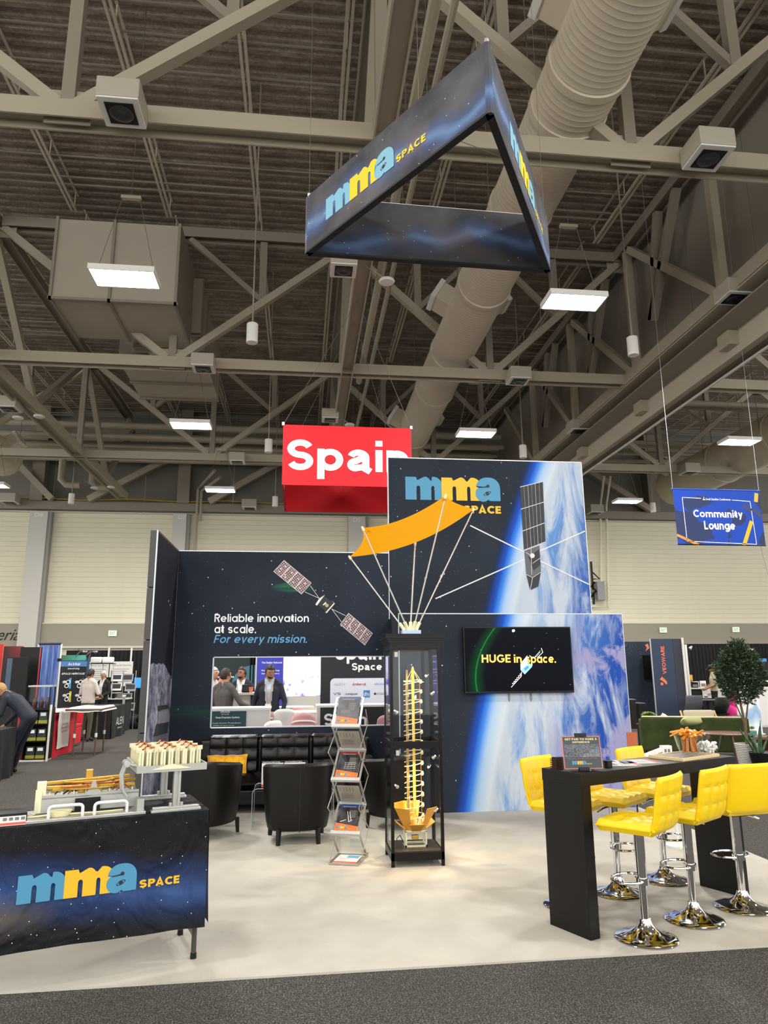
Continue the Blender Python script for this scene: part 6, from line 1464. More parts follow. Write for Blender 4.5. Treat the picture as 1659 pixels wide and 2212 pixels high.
box('side', (0, 0, 0), (.28, .5, kt-.04), mat('whitewash', '#b9b6ae', .6, vary=.08, vscale=9), k2); box('top', (-.02, -.02, kt-.04), (b.x-a.x+.15, .55, kt), M_whc, k2, bevel=.004); box('shelf', (.28, .0, kt-.34), (b.x-a.x+.13, .5, kt-.30), M_whc, k2); box('back', (.28, .44, 0), (b.x-a.x+.13, .5, kt-.04), mat('counter_shadow', '#4a4542', .8), k2); box('front', (.28, 0, 0), (b.x-a.x+.13, .04, kt-.34), M_whc, k2)
zt2 = kt; xx = PY(541, 1497, Y2).x
o = thing('paper_cup', 'orange paper cup on the counter beside the glasses-wearing man', 'cup', (xx, Y2+.12, zt2)); MB().lathe([(.028, 0), (.038, .1), (.036, .1), (.026, .006), (0, .006)], 14).build('cup_wall', mat('cup_orange', '#d8704a', .6), o, smooth=True)
o = thing('card_reader', 'small black device on the counter beside the orange cup', 'device', (PY(532, 1497, Y2).x, Y2+.15, zt2)); box('body', (-.09, -.02, 0), (.09, .08, .14), M_black, o, bevel=.005); box('screen', (-.08, -.023, .03), (.08, -.02, .13), mat('dark_screen', '#20242b', .2), o)
# black S..n counter
Y3 = 11.4; a, b = PY(685, 1524, Y3), PY(850, 1571, Y3)
k3 = thing('spain_counter', 'black-fronted counter with white rim and large Spain lettering, through the window', 'counter', (a.x, Y3, 0)); kw = b.x-a.x; kt = a.z
box('body', (0, .01, 0), (kw, .6, kt-.03), M_whc, k3); box('front', (.05, 0, 0), (kw, .012, kt-.03), M_dwall, k3); box('top', (-.01, -.01, kt-.03), (kw, .61, kt), M_chw, k3)
x0, z0 = PY(700, 1566, Y3).x-a.x, PY(700, 1566, Y3).z; x1, z1 = PY(792, 1566, Y3).x-a.x, PY(700, 1541, Y3).z; bold_text(k3, 'Spain', x0, z0-.06, x1, z1, o_, u_, v_, M_chw, w=.19, dbl=True)
# seats: bench, table, slatted chairs
bn2 = thing('cream_bench', 'cream upholstered bench along the foot of the glowing wall, through the window', 'bench', (PY(613, 1500, 16.3).x, 16.3, 0)); bw2 = PY(694, 1500, 16.3).x-bn2.location.x; M_cre = mat('cream_vinyl', '#d3c49c', .55)
box('seat', (0, -.45, 0), (bw2, .2, .46), M_cre, bn2, bevel=.02); box('back', (0, .12, .46), (bw2, .25, .85), M_cre, bn2, bevel=.02)
for xq in (bw2*.35, bw2*.7): box('divider', (xq, -.46, .02), (xq+.02, .2, .6), M_whc, bn2)
def pin_table(px, py, Y, r, lab):
    p = PY(px, py, Y); t = thing('round_table', lab, 'table', (p.x, Y, 0), group='white tables of the window booth'); MB().lathe([(0, p.z-.03), (r, p.z-.025), (r, p.z), (0, p.z)], 28).build('tabletop', M_chw, t, smooth=True); MB().tube([(0, 0, 0), (0, 0, p.z-.03)], .03, 10).build('column', M_white, t); MB().lathe([(.24, 0), (.24, .012), (0, .02)], 20).build('base', M_white, t)
pin_table(638, 1526, 14.3, .36, 'white round table behind the slatted chairs, center, through the window'); pin_table(672, 1536, 12.7, .42, 'white round table nearer the black Spain counter, through the window')
def slat_chair(px, py, Y, rz, mm_, lab, w=.46):
    p = PY(px, py, Y); t = thing('slatted_chair', lab, 'chair', (p.x, Y, 0), R(rz), 'chairs of the window booth'); zt_ = p.z
    def bk(u, v): x = (u-.5)*2; wd = w/2*(.80+.35*math.sin(math.pi*min(1, v*1.05))*.6); return Vector((x*wd, -.02-.06*(1-x*x), .44+(zt_-.44)*v*(1-.10*x**4)))
    b = MB().grid(bk, 12, 10); o = b.build('backrest', M_chw if mm_ is M_chw else mat('pale_pink_shell', '#c99393', .5), t, smooth=True); o.modifiers.new('s', 'SOLIDIFY').thickness = .012
    if mm_ is M_pink:
        for k in range(7):
            v = .16+.11*k; MB().tube([bk(u, v)+Vector((0, -.022, 0)) for u in (.06, .2, .35, .5, .65, .8, .94)], .016, 5).build('slat', M_pink, t)
    MB().lathe([(0, .42), (w*.48, .425), (w*.5, .45), (0, .46)], 20, c=(0, .2, 0)).build('seat', M_chw, t, smooth=True)
    for sx in (-.17, .17):
        for sy in (.03, .37): MB().tube([(sx, sy, .43), (sx*1.15, sy+(.03 if sy > .1 else -.03), 0)], .012, 6).build('leg', M_white, t)
slat_chair(588, 1537, 12.35, 20, M_pink, 'pink slatted chair beside the white low counter, through the window'); slat_chair(616, 1531, 12.0, -5, M_chw, 'plain white chair under the hand of the navy-suited man, through the window')
slat_chair(640, 1528, 13.3, 15, M_pink, 'rear pink slatted chair behind the plain white one, through the window'); slat_chair(656, 1540, 11.05, 0, M_pink, 'pink slatted chair in front of the table, nearest the sill, through the window', w=.44); slat_chair(589, 1556, 10.75, 30, M_chw, 'low white chair back at the sill beside the counter', w=.36)
slat_chair(842, 1545, 11.0, 180, M_pink, 'pink slatted chair glimpsed beside the cabinet post')

# ================================================================== left background aisle
M_drape = mat('black_pipe_drape', '#0d0d0f', .9)
def drape(px0, px1, Y, ztop, lab, m=M_drape, par=None, wav=40):
    a, b = PY(px0, 1450, Y), PY(px1, 1450, Y); n = max(8, int(abs(b.x-a.x)*22))
    o = MB().grid(lambda u, v: Vector(((b.x-a.x)*u, .035*math.sin(u*(b.x-a.x)*wav)*(1-.4*v), ztop*v)), n, 1).build('drape', m, None, smooth=True, loc=(a.x, Y, 0)); tag(o, lab, 'drape'); return o
drape(140, 345, 28.5, 2.46, 'long black pipe-and-drape curtain at left, behind the white posters'); drape(1465, 1700, 28.5, 2.62, 'black pipe-and-drape curtain at right behind the potted tree')
drape(-30, 30, 22, 2.4, 'black drape behind the leaning man at the left edge')
for px in (232, 281): o = thing('drape_upright', 'white drape upright %s of the white posters at left' % ('between two' if px == 232 else 'right'), 'pole', (PY(px, 1450, 28.4).x, 28.4, 0)); MB().tube([(0, 0, 0), (0, 0, 2.55)], .035, 8).build('pole_tube', M_white, o)
# red / black exhibition wall with monitors
Y_ = 18.2
a, b = PY(-12, 1392, Y_), PY(8, 1392, Y_)
rwl = thing('red_wall', 'bright red booth wall strip at the left edge', 'exhibit wall', (a.x, Y_, 0)); box('panel', (0, 0, 0), (b.x-a.x, .1, a.z), mat('booth_red', '#c3161f', .5), rwl); box('frame_edge', (b.x-a.x, -.01, 0), (b.x-a.x+.03, .1, a.z), mat('orange_edge', '#e0542d', .5), rwl)
g = NT('red_black_print', .6); x, y, z = g.xyz(); g.col(g.mix(g.math('MULTIPLY', g.mapr(z, 1.7, 2.5), g.mapr(x, 0, .55)), '#100a0c', '#b3262c'))
a, b = PY(9, 1396, Y_-.3), PY(48, 1396, Y_-.3); p_ = thing('fading_booth_wall', 'black booth panel fading to red at the top, left edge', 'exhibit panel', (a.x, Y_-.3, 0)); box('panel', (0, 0, 0), (b.x-a.x+.02, .06, a.z), g.m, p_)
a, b = PY(45, 1398, Y_-.6), PY(90, 1398, Y_-.6); p_ = thing('dark_booth_wall', 'black booth panel with red edge left of the blue curtain', 'exhibit panel', (a.x, Y_-.6, 0)); box('panel', (0, 0, 0), (b.x-a.x, .06, a.z), M_black, p_); box('red_edge', (b.x-a.x-.03, -.01, 0), (b.x-a.x, .06, a.z), mat('booth_red_dull', '#a1333a', .5), p_)
a, b = PY(13, 1420, Y_-1.2), PY(56, 1482, Y_-1.2); p_ = thing('monitor', 'dark monitor tilted before the black panel behind the leaning man', 'monitor', ((a.x+b.x)/2, Y_-1.2, 0), R(-8)); w_ = b.x-a.x
box('casing', (-w_/2, 0, b.z-.3), (w_/2, .05, a.z), M_black, p_, bevel=.006); box('blue_glare', (-w_/2+.02, -.003, b.z-.25), (-w_/2+.14, 0, a.z-.02), mat('monitor_glare', '#33465f', .3), p_); MB().tube([(0, .05, 0), (0, .05, b.z)], .04, 8).build('stand', M_black, p_); MB().lathe([(.25, 0), (.25, .02), (0, .03)], 16).build('stand_foot', M_black, p_)
# blue curtain in a white frame
Yb_ = 20.0; a, b = PY(84, 1391, Yb_), PY(133, 1391, Yb_); bw_ = b.x-a.x
g = NT('blue_curtain', .8); x, y, z = g.xyz(); g.col(g.mix(g.mapr(g.noise(3, 3, v=g.mapping(scale=(6, 1, .4))), .35, .65), '#4a66a8', '#7d9ad6'))
bc = thing('blue_curtain_screen', 'pale blue curtain stretched in a white pole frame at left', 'curtain', (a.x, Yb_, 0)); MB().grid(lambda u, v: Vector((bw_*u, .03*math.sin(u*26), .5+(a.z-.54)*v)), 30, 1).build('curtain', g.m, bc, smooth=True)
for x_ in (0, bw_): MB().tube([(x_, 0, 0), (x_, 0, a.z)], .025, 8).build('pole', M_white, bc)
MB().tube([(0, 0, a.z), (bw_, 0, a.z)], .03, 8).build('top_rail', mat('navy_rail', '#1e2e4d', .5), bc); box('clamp', (bw_-.06, -.05, 1.95), (bw_+.03, .02, 2.02), M_black, bc)
# coating company banner tower
Ya = 21.5; a, b = PY(130, 1414, Ya), PY(192, 1414, Ya); aw = b.x-a.x
at_ = thing('banner_tower', 'banner tower with blue header and four product pictures left of the man in white', 'banner', (a.x, Ya, 0)); TZ = a.z
box('panel', (0, 0, .0), (aw, .08, TZ-.02), mat('tower_black', '#08090c', .5), at_)
def qa(px, py): v = PY(px, py, Ya); return v.x-a.x, v.z
x0, z0 = qa(131, 1440); x1, z1 = qa(190, 1428); rect(MB(), x0, z0, x1, z1, o_, u_, v_, .004).build('header', mat('header_blue', '#4a7fb8', .5), at_); bold_text(at_, 'Acktar', x0+.2, z0+.03, x1-.2, z1-.03, o_, u_, v_, M_wink, w=.16, off=.006)
x0, z0 = qa(146, 1447); x1, z1 = qa(172, 1441.5); bold_text(at_, 'Advanced Coatings', x0, z0, x1, z1, o_, u_, v_, M_wink, w=.13, off=.006)
x0, z0 = qa(133, 1457.5); x1, z1 = qa(184, 1452.5); bold_text(at_, 'SPACE HERITAGE', x0, z0, x1, z1, o_, u_, v_, M_wink, w=.16, off=.006, shear=.25)
g = NT('green_header', .5); x, y, z = g.xyz(); g.col(g.mix(g.mapr(x, 0, .9), '#1c5a34', '#5ec0b0')); x0, z0 = qa(131, 1427); x1, z1 = qa(187, 1415); box('green_header', (x0, -.01, z0), (x1, .02, z1), g.m, at_)
box('gold_edge', (aw-.03, -.01, .3), (aw+.02, .08, TZ-.1), mat('tower_blue_edge', '#27486b', .5), at_)
for i, cc in enumerate(('#4aa3d8', '#3a4a55', '#d8c23a', '#c23a8a')):
    ix, iy = i % 2, i//2; x0, z0 = qa(132+27*ix, 1487.5+29*iy); x1, z1 = qa(155+27*ix, 1464.5+29*iy)
    box('product_picture', (x0, -.012, z0), (x1, 0, z1), mat('tower_black', '#08090c', .5), at_); sx = (x1-x0)
    rect(MB(), x1-sx*.22, z0, x1, z1, (0, -.012, 0), u_, v_, .002).build('colour_bar', mat('bar_%d' % i, cc, .5), at_)
    for (fx, fz, m_, r_) in ((.3, .62, M_lgrey, .055), (.68, .62, M_wink, .05), (.55, .25, M_wink, .05)):
        cx_, cz_ = x0+sx*fx, z0+(z1-z0)*fz
        if m_ is M_wink: MB().tube([(cx_+r_*math.cos(R(q)), -.018, cz_+r_*math.sin(R(q))) for q in range(0, 360, 30)], .012, 5, closed=True).build('ring_print', m_, at_)
        else: MB().ell((cx_, -.014, cz_), (r_, .006, r_*.7), 10, 6).build('product_print', m_, at_)
for px_ in (183, 205): p = PY(px_, 1408, Ya-.3); o = thing('arm_lamp', 'curved chrome exhibition lamp above the banner tower, %s' % ('left' if px_ == 183 else 'right'), 'lamp', p); MB().tube([(-.32, .28, -.12), (-.2, .2, .0), (0, 0, .02)], .012, 6).build('arm', M_chrome, o); MB().ell((.02, -.02, 0), (.07, .05, .035), 12, 8).build('lamp_head', M_chrome, o, smooth=True)
# white posters on the black drape
for px0, px1, py0, txt, lab in ((193, 232, 1430, 'Silicon Corporation', 'white poster with oval logo line on the black drape, left of the pair'), (238, 284, 1429, 'Shaping the Spectrum', 'larger white poster of text lines on the black drape, right of the pair')):
    a, b = PY(px0, py0, 27.9), PY(px1, 1482, 27.9); t = thing('wall_poster', lab, 'poster', (a.x, 27.9, b.z)); pw, ph = b.x-a.x, a.z-b.z; box('sheet', (0, 0, 0), (pw, .02, ph), M_paper, t)
    MB().tube([(0, .01, ph), (0, .01, ph+(2.5-a.z if a.z < 2.5 else .05))], .01, 4).build('hook', M_wire, t)
    bold_text(t, txt, pw*.1, ph*.80, pw*.92, ph*.88, o_, u_, v_, M_gink, w=.16); m_ = MB()
    for k in range(7): rect(m_, pw*.12, ph*(.68-.085*k), pw*(.85-.1*(k % 3)), ph*(.70-.085*k), o_, u_, v_, .003)
    m_.build('text_lines', M_gink, t, kind='stuff')
# tables of the left aisle
def draped(name, lab, x0, y0, x1, y1, h, m, rz=0, print_=None):
    o = MB()
    w_, d_ = x1-x0, y1-y0
    def side(p, q, n):
        o.grid(lambda u, v: Vector((p[0]+(q[0]-p[0])*u, p[1]+(q[1]-p[1])*u, h*v))+Vector(((q[1]-p[1]), -(q[0]-p[0]), 0)).normalized()*(.03*math.sin(u*n)*(1-v)+.02*(1-v)), 24, 3)
    side((0, 0), (w_, 0), 15); side((w_, 0), (w_, d_), 12); side((w_, d_), (0, d_), 15); side((0, d_), (0, 0), 12); o.add([(0, 0, h), (w_, 0, h), (w_, d_, h), (0, d_, h)], [(0, 1, 2, 3)])
    b = o.build(name, m, None, smooth=True, loc=(x0, y0, 0), rot=(0, 0, rz)); tag(b, lab, 'draped table'); return b
M_redc = mat('red_cloth', '#c01525', .8); M_blkc = mat('black_cloth', '#14181a', .85); M_whtc = mat('white_cloth', '#d9d3cc', .8)
dk = draped('draped_table', 'dark green draped table with yellow lettering at the left edge', -6.9, 12.35, -4.72, 13.05, .78, mat('dark_green_cloth', '#0f1a18', .85))
bold_text(dk, 'xtension', .62, .24, 2.06, .36, (0, -.055, 0), u_, v_, mat('olive_letter', '#c9b85a', .6), w=.15); bold_text(dk, 'next', 1.2, .40, 1.62, .52, (0, -.055, 0), u_, v_, M_wink, w=.14)
MB().tube([(1.60+.02*k*4, -.05, .40+.03*math.sin(k*.5)) for k in range(7)], .006, 5).build('swoosh', mat('olive_letter', '#c9b85a', .6), dk)
rt_ = draped('draped_table', 'red draped table in the left aisle with a white printed runner', -5.60, 15.5, -4.92, 17.0, .86, M_redc)
run = MB().grid(lambda u, v: Vector((.06+.012*math.sin(u*9), .10+.72*u+.02*math.sin(v*7), .16+.72*v)), 8, 8).build('white_runner', M_whtc, None, smooth=True, loc=(-4.91, 15.5, 0)); tag(run, 'white cloth runner with red print hanging over the red draped table', 'table runner')
for k, s_ in enumerate(('CARE AND', 'ROMANCE', 'A ROCKET')): bold_text(run, s_, .26, .60-.07*k, .66, .65-.07*k, (.075, 0, 0), (0, 1, 0), (0, 0, 1), M_rink, w=.14)
o = MB().bb((0, 0, -.01), (.76, 1.54, .006)).build('white_table_sheet', M_whtc, None, loc=(-5.63, 15.48, .882)); tag(o, 'white cloth sheet covering the top of the red draped table', 'cloth')
# folding bar table with four brown legs and white cloth
b4 = thing('white_high_table', 'white-clothed high table on four thin brown telescopic legs in the left aisle', 'table', (-4.75, 15.75, 0)); M_brl = mat('brown_leg', '#6b5548', .4, metal=.3)
LG = [PZ(157, 1634), PZ(178, 1623), PZ(204, 1632), PZ(222, 1623)]
for q in LG: v = Vector((q.x+4.75, q.y-15.75, 0)); MB().tube([v, v+Vector((0, 0, .92))], .017, 8).build('leg', M_brl, b4); MB().frust(v+Vector((0, 0, .36)), v+Vector((0, 0, .44)), .026, .026, 10).build('leg_clamp', M_white, b4)
xs = [q.x+4.75 for q in LG]; ys = [q.y-15.75 for q in LG]
MB().grid(lambda u, v: Vector((min(xs)-.14+(max(xs)-min(xs)+.28)*u, min(ys)-.1+(max(ys)-min(ys)+.25)*v, .95+.01*math.sin(u*9)-(.08 if v == 0 or u in (0, 1) else 0))), 10, 8).build('cloth_top', M_whtc, b4, smooth=True)
box('top_board', (min(xs)-.12, min(ys)-.08, .90), (max(xs)+.12, max(ys)+.12, .93), M_brl, b4)
rc = thing('red_chair', 'red upholstered chair behind the thin-legged white table', 'chair', (-5.35, 17.9, 0)); box('seat', (-.25, -.25, .42), (.25, .25, .5), M_redc, rc, bevel=.02); box('backrest', (-.25, .2, .5), (.25, .27, .85), M_redc, rc, bevel=.02); box('skirt', (.12, -.25, .05), (.25, .22, .42), M_redc, rc, bevel=.02)
for sx in (-.22, .22):
    for sy in (-.22, .22): MB().tube([(sx, sy, 0), (sx, sy, .43)], .014, 6).build('leg', M_chrome, rc)
# shelf stand with trainers-like bottles: black rack with glass case
cs2 = thing('black_shelf', 'black open shelf unit with a white base strip beside the leaning man', 'shelf', (-5.27, 15.0, 0)); SW = .40
box('back', (-.02, .35, .03), (SW, .38, .98), M_black, cs2); box('base', (-.05, -.02, .0), (SW, .4, .03), M_white, cs2)
for z_ in (.03, .36, .68, .95): box('shelf', (0, 0, z_), (SW, .35, z_+.02), M_black, cs2)
for x_ in (-.02, SW): box('side', (x_, 0, .03), (x_+.02, .35, .97), M_black, cs2)
box('frame_post', (SW+.03, -.02, 0), (SW+.06, .02, 1.05), M_white, cs2)
M_card = mat('dark_card', '#26302f', .5); M_yb = mat('olive_card', '#9b9428', .5)
n_ = 0
for zi, z_ in enumerate((.05, .38, .70)):
    for k in range(2):
        t = thing('boxed_product', '%s %s dark package with olive base on the black shelf unit' % (('bottom', 'middle', 'upper')[zi], ('left', 'right')[k]), 'package', (-5.24+.185*k, 15.05, z_)); box('package', (0, 0, .0), (.16, .18, .22), M_card, t, bevel=.01); box('olive_base', (-.003, -.003, 0), (.163, .01, .06), M_yb, t); box('white_label', (.03, -.004, .14), (.13, 0, .2), M_wink, t)
gcs = thing('glass_case', 'small glass display case with dark hardware on top of the black shelf unit', 'display case', (-5.27, 15.02, .97)); 
for x_ in (0, .38):
    for y_ in (0, .28): box('post', (x_, y_, 0), (x_+.02, y_+.02, .42), M_black, gcs)
box('top', (-.02, -.02, .42), (.42, .32, .45), M_alum, gcs); box('glass_pane', (.02, .004, .02), (.38, .008, .42), M_acr, gcs); box('base', (-.02, -.02, 0), (.42, .32, .02), M_black, gcs)
for k in range(3): MB().lathe([(.04, 0), (.05, .1), (.02, .2), (0, .2)], 10, c=(.08+.12*k, .15, .02)).build('sample', mat('copper_dark', '#4b2b18', .35, metal=.6), gcs, smooth=True)
al = draped('draped_table', 'black draped table with thin white lettering at the end of the left aisle', -5.75, 19.5, -4.78, 21.0, .80, M_blkc)
q0, q1 = PX(233, 1572, -4.70), PX(248, 1556, -4.70)
bold_text(al, 'ALEN', .25, .30, 1.05, .52, (.97+.06, 0, 0), (0, 1, 0), (0, 0, 1), M_wink, w=.10); bold_text(al, 'SPACE', .45, .22, .9, .26, (.97+.06, 0, 0), (0, 1, 0), (0, 0, 1), M_wink, w=.12)
p2 = thing('silver_upright', 'silver aluminium upright beside the black draped table with thin white lettering', 'pole', (-4.93, 21.35, 0)); box('post', (-.03, -.03, 0), (.03, .03, .98), M_alu, p2); box('head', (-.04, -.04, .98), (.04, .04, 1.03), M_white, p2)
bp = thing('backpack', 'black backpack slumped on the carpet at the end of the left aisle', 'bag', (-5.0, 22.9, 0)); MB().ell((.1, 0, .18), (.42, .25, .2), 18, 12).build('bag_body', M_blkc, bp, smooth=True); MB().ell((.28, -.12, .26), (.2, .16, .12), 12, 8).build('pocket', M_black, bp, smooth=True); MB().tube([(-.1, -.1, .3), (.05, -.2, .42), (.25, -.15, .36)], .02, 6).build('strap', M_black, bp)
# zig-zag racks and white dispensers near the drape
for k, (px, Y, lab) in enumerate(((252, 23.5, 'leaflet tower of white pages against the black display, left of two'), (279, 22.6, 'zig-zag leaflet stand with dark covers, right of two by the wing wall'))):
    p = PY(px, 1465, Y); t = thing('leaflet_stand', lab, 'literature stand', (p.x, Y, 0))
    for j in range(5):
        z_ = .25+.28*j; o = MB().bb((-.16, -.02, 0), (.16, .0, .24)).build('leaflet', M_paper if k == 0 else mat('leaflet_grey', '#8b8f94', .5), t, loc=((.05 if j % 2 else -.05)*(1 if k else 0), 0, z_), rot=(R(-18), 0, 0)); rect(MB(), -.13, .06, .13, .20, (0, -.021, 0), u_, v_, .001).build('picture', M_kink, o)
    for sx in (-.18, .18): MB().tube([(sx, .05, 0), (sx, .05, 1.7)], .012, 5).build('stand_rail', M_alu if k else M_black, t)
    if k == 0: box('backing', (-.45, .08, 0), (.02, .12, 1.5), M_black, t)
ct2 = thing('white_counter', 'cluttered counter with black front behind the man in white', 'counter', (-7.6, 22.0, 0)); box('body', (0, 0, 0), (2.6, .6, .88), M_blkc, ct2); box('top', (-.02, -.02, .88), (2.62, .62, .91), M_whc, ct2)
vt = thing('vitrine', 'tall clear case with white rounded top behind the man in white', 'display case', (PY(222, 1465, 22.1).x, 22.1, .91)); box('lid', (-.38, -.15, .98), (.30, .2, 1.0), M_black, vt); box('cap', (-.36, -.12, 1.0), (-.05, .15, 1.18), M_chw, vt, bevel=.04); box('cap', (-.03, -.12, 1.0), (.26, .15, 1.18), M_chw, vt, bevel=.04)
for x_ in (-.36, -.02, .28): MB().tube([(x_, 0, 0), (x_, 0, .98)], .014, 6).build('post', M_alu, vt)
box('glass_pane', (-.36, -.1, .02), (.28, -.095, .97), M_acr, vt)
rnd = random.Random(8)
for k in range(12):
    t = thing('sample_box', ('white', 'black', 'grey')[k % 3]+' small sample box on the cluttered counter, number %s from the left end' % ('first', 'second', 'third', 'fourth', 'fifth', 'sixth', 'seventh', 'eighth', 'ninth', 'tenth', 'eleventh', 'twelfth')[k], 'box', (-7.5+.2*k, 22.1, .91), group='sample boxes on the cluttered counter'); h_ = .08+.12*rnd.random(); box('body', (0, 0, 0), (.13, .12, h_), (M_chw, M_black, M_gr_p)[k % 3], t, bevel=.006); box('lid', (-.003, -.003, h_), (.133, .123, h_+.01), M_gr_p, t)
mo = thing('blue_monitor', 'small monitor with glowing blue screen beside the wing wall', 'monitor', (PY(306, 1480, 23.5).x, 23.5, .9)); box('casing', (-.25, 0, .25), (.3, .04, .6), M_black, mo); box('screen', (-.23, -.004, .27), (.28, 0, .58), mat('blue_screen', '#2a6fc0', .4, emit='#2f7fd8', es=.7), mo); MB().tube([(0, .02, -.9), (0, .02, .26)], .02, 6).build('stand', M_black, mo); MB().lathe([(.2, -.9), (.2, -.88), (0, -.87)], 14).build('foot', M_black, mo)

# ================================================================== right background: lounge and booths
# company tower
Yv = 20.5; a, b = PY(1405, 1380, Yv), PY(1452, 1380, Yv); M_vn = mat('tower_navy', '#26364f', .6)
vt_ = thing('orange_logo_tower', 'tall navy booth tower with vertical orange lettering and checkmark logo', 'exhibit tower', (a.x, Yv, 0)); vw = b.x-a.x
box('front_panel', (0, 0, 0), (vw, .04, a.z), M_vn, vt_); box('side_panel', (vw+.005, 0, 0), (vw+.28, .9, a.z), mat('tower_side', '#2a2c3a', .6), vt_); MB().tube([(vw+.30, -.03, 0), (vw+.30, -.03, a.z+.03)], .035, 8).build('white_post', M_white, vt_); box('frame_edge', (-.02, -.006, 0), (0, .04, a.z), M_frame_l, vt_)
M_ol = mat('orange_letter', '#ee7a4e', .6)
def qv(px, py): v = PY(px, py, Yv); return v.x-a.x, v.z
x0, z0 = qv(1422, 1456); x1, z1 = qv(1432, 1396); bold_text(vt_, 'VEOWARE', 0, 0, z1-z0, .15, (vw*.62, 0, z0), (0, 0, 1), (-1, 0, 0), M_ol, w=.19)
cx_, cz_ = qv(1432, 1469); MB().poly([(-.10, .02), (-.02, .10), (.12, -.04), (.12, -.12), (.10, -.13), (-.02, -.02)], (cx_, -.003, cz_), u_, v_).build('logo_mark', M_ol, vt_); MB().poly(arc(-.04, -.11, .045, .045, 0, 340, 12), (cx_, -.003, cz_), u_, v_).build('logo_dot', M_ol, vt_)
a2, b2 = PY(1352, 1386, Yv+1.2), PY(1404, 1380, Yv+1.2); nv = thing('navy_booth_wall', 'dark navy booth wall with faint line drawings between Earth wall and orange-lettered tower', 'exhibit wall', (a2.x-1.0, Yv+1.2, 0)); nw = b2.x-a2.x+1.0
g = NT('line_art_navy', .7); x, y, z = g.xyz(); vv = g.voro(2.2); ln_ = g.math('LESS_THAN', g.math('ABSOLUTE', g.math('SUBTRACT', g.math('FRACT', g.math('MULTIPLY', vv, 9)), .5)), .04); g.col(g.mix(g.math('MULTIPLY', ln_, g.mapr(g.noise(1.2, 2), .45, .6, 0, .4)), '#182537', '#6f86a0')); box('panel', (0, 0, 0), (nw, .05, a2.z), g.m, nv)
p = PY(1403, 1400, Yv+1.15); MB().poly([(0, 0), (.14, .1), (.1, .24), (.0, .2), (.06, .12)], (p.x-(a2.x-1.0)-.12, -.003, p.z-.1), u_, v_).build('orange_mark', M_ol, nv)
a3 = PY(1396, 1415, Yv+.9); mn = thing('booth_screen', 'dark booth monitor mounted on the navy wall left of the tower', 'monitor', (a3.x, Yv+1.1, a3.z-.75)); box('casing', (0, 0, 0), (.22, .06, .75), M_black, mn)
b3 = thing('black_booth_wall', 'black booth wall with small vertical lettering right of the navy tower', 'exhibit wall', (PY(1457, 1394, Yv+1.8).x, Yv+1.8, 0)); h3 = PY(1460, 1394, Yv+1.8).z; w3_ = PY(1474, 1394, Yv+1.8).x-b3.location.x; box('panel', (0, 0, 0), (w3_, .06, h3), M_black, b3); MB().tube([(w3_+.05, -.1, 0), (w3_+.05, -.1, h3+.02)], .04, 8).build('white_post', M_white, b3); bold_text(b3, 'DRAGONFLY', 0, 0, .55, .07, (w3_*.7, 0, h3-.85), (0, 0, 1), (-1, 0, 0), M_lgrey, w=.12)
p = PY(1492, 1396, 24.0); o = thing('clip_lamp', 'small arm lamp on the white post before the black curtain, right', 'lamp', p); MB().tube([(-.3, 0, -.02), (-.1, 0, .06), (.08, 0, 0)], .014, 6).build('arm', M_black, o); MB().frust((.04, 0, .0), (-.04, 0, -.09), .03, .06, 10).build('lamp_head', M_alum, o, smooth=True)
for (px0, px1, py0, py1, Y, lab, m_) in ((1345+15, 1378, 1512, 1580, 19.8, 'black pedestal box in front of the dark navy wall, left', M_black), (1379, 1398, 1520, 1575, 20.1, 'black stool-height pedestal at the navy wall, right', M_black)):
    a, b = PY(px0, py0, Y), PY(px1, py1, Y); t = thing('pedestal', lab, 'pedestal', (a.x, Y, 0)); box('body', (0, 0, 0), (b.x-a.x, .4, a.z), m_, t, bevel=.01); box('top_plate', (-.01, -.01, a.z), (b.x-a.x+.01, .41, a.z+.02), M_gr_p, t)
# counter with leaflets at right
Yq = 23.0; a, b = PY(1482, 1486, Yq), PY(1585, 1560, Yq); cq = thing('dark_counter', 'dark counter with white top in front of the black curtain at right', 'counter', (a.x, Yq, 0)); qw = b.x-a.x
box('body', (0, 0, 0), (qw, .6, a.z-.04), M_blkc, cq); box('top', (-.03, -.03, a.z-.04), (qw+.03, .62, a.z), M_whc, cq)
x0, z0 = PY(1516, 1494, Yq).x-a.x, PY(1516, 1494, Yq).z; cl_ = MB().grid(lambda u, v: Vector((.52+.75*u+.06*(1-v)*u, -.06-.01*math.sin(u*8), a.z-.33+.34*v)), 8, 4).build('white_cloth', M_whtc, None, smooth=True, loc=(a.x, Yq, 0)); tag(cl_, 'white cloth with grey emblem hanging over the dark counter front, right', 'cloth'); MB().tube([(.80+.14*math.cos(q), -.085, a.z-.24+.05*math.sin(q)) for q in (0, .6, 1.2, 1.8, 2.4, 3.1)], .012, 5).build('emblem', M_gink, cl_)
for px, h_, w_, m_, lab in ((1495, .42, .2, mat('yellow_card', '#d9a52a', .5), 'tall yellow leaflet holder on the dark counter'), (1508, .2, .18, M_paper, 'short white card stand on the dark counter'), (1523, .22, .2, M_paper, 'white leaflet box on the dark counter, center'), (1535, .17, .12, M_black, 'small black object on the dark counter'), (1487, .16, .2, M_cre, 'cream carton at the left end of the dark counter'), (1500, .18, .22, M_black, 'black tablet in front of the yellow leaflet holder')):
    p = PY(px, 1480, Yq+.15); t = thing('counter_item', lab, 'leaflet holder', (p.x, Yq+(.1 if m_ is M_black and px == 1500 else .25), a.z)); box('holder', (-w_/2, 0, 0), (w_/2, .05, h_), m_, t); box('card', (-w_/2+.02, -.004, .03), (w_/2-.02, 0, h_*.6), M_gr_p, t)
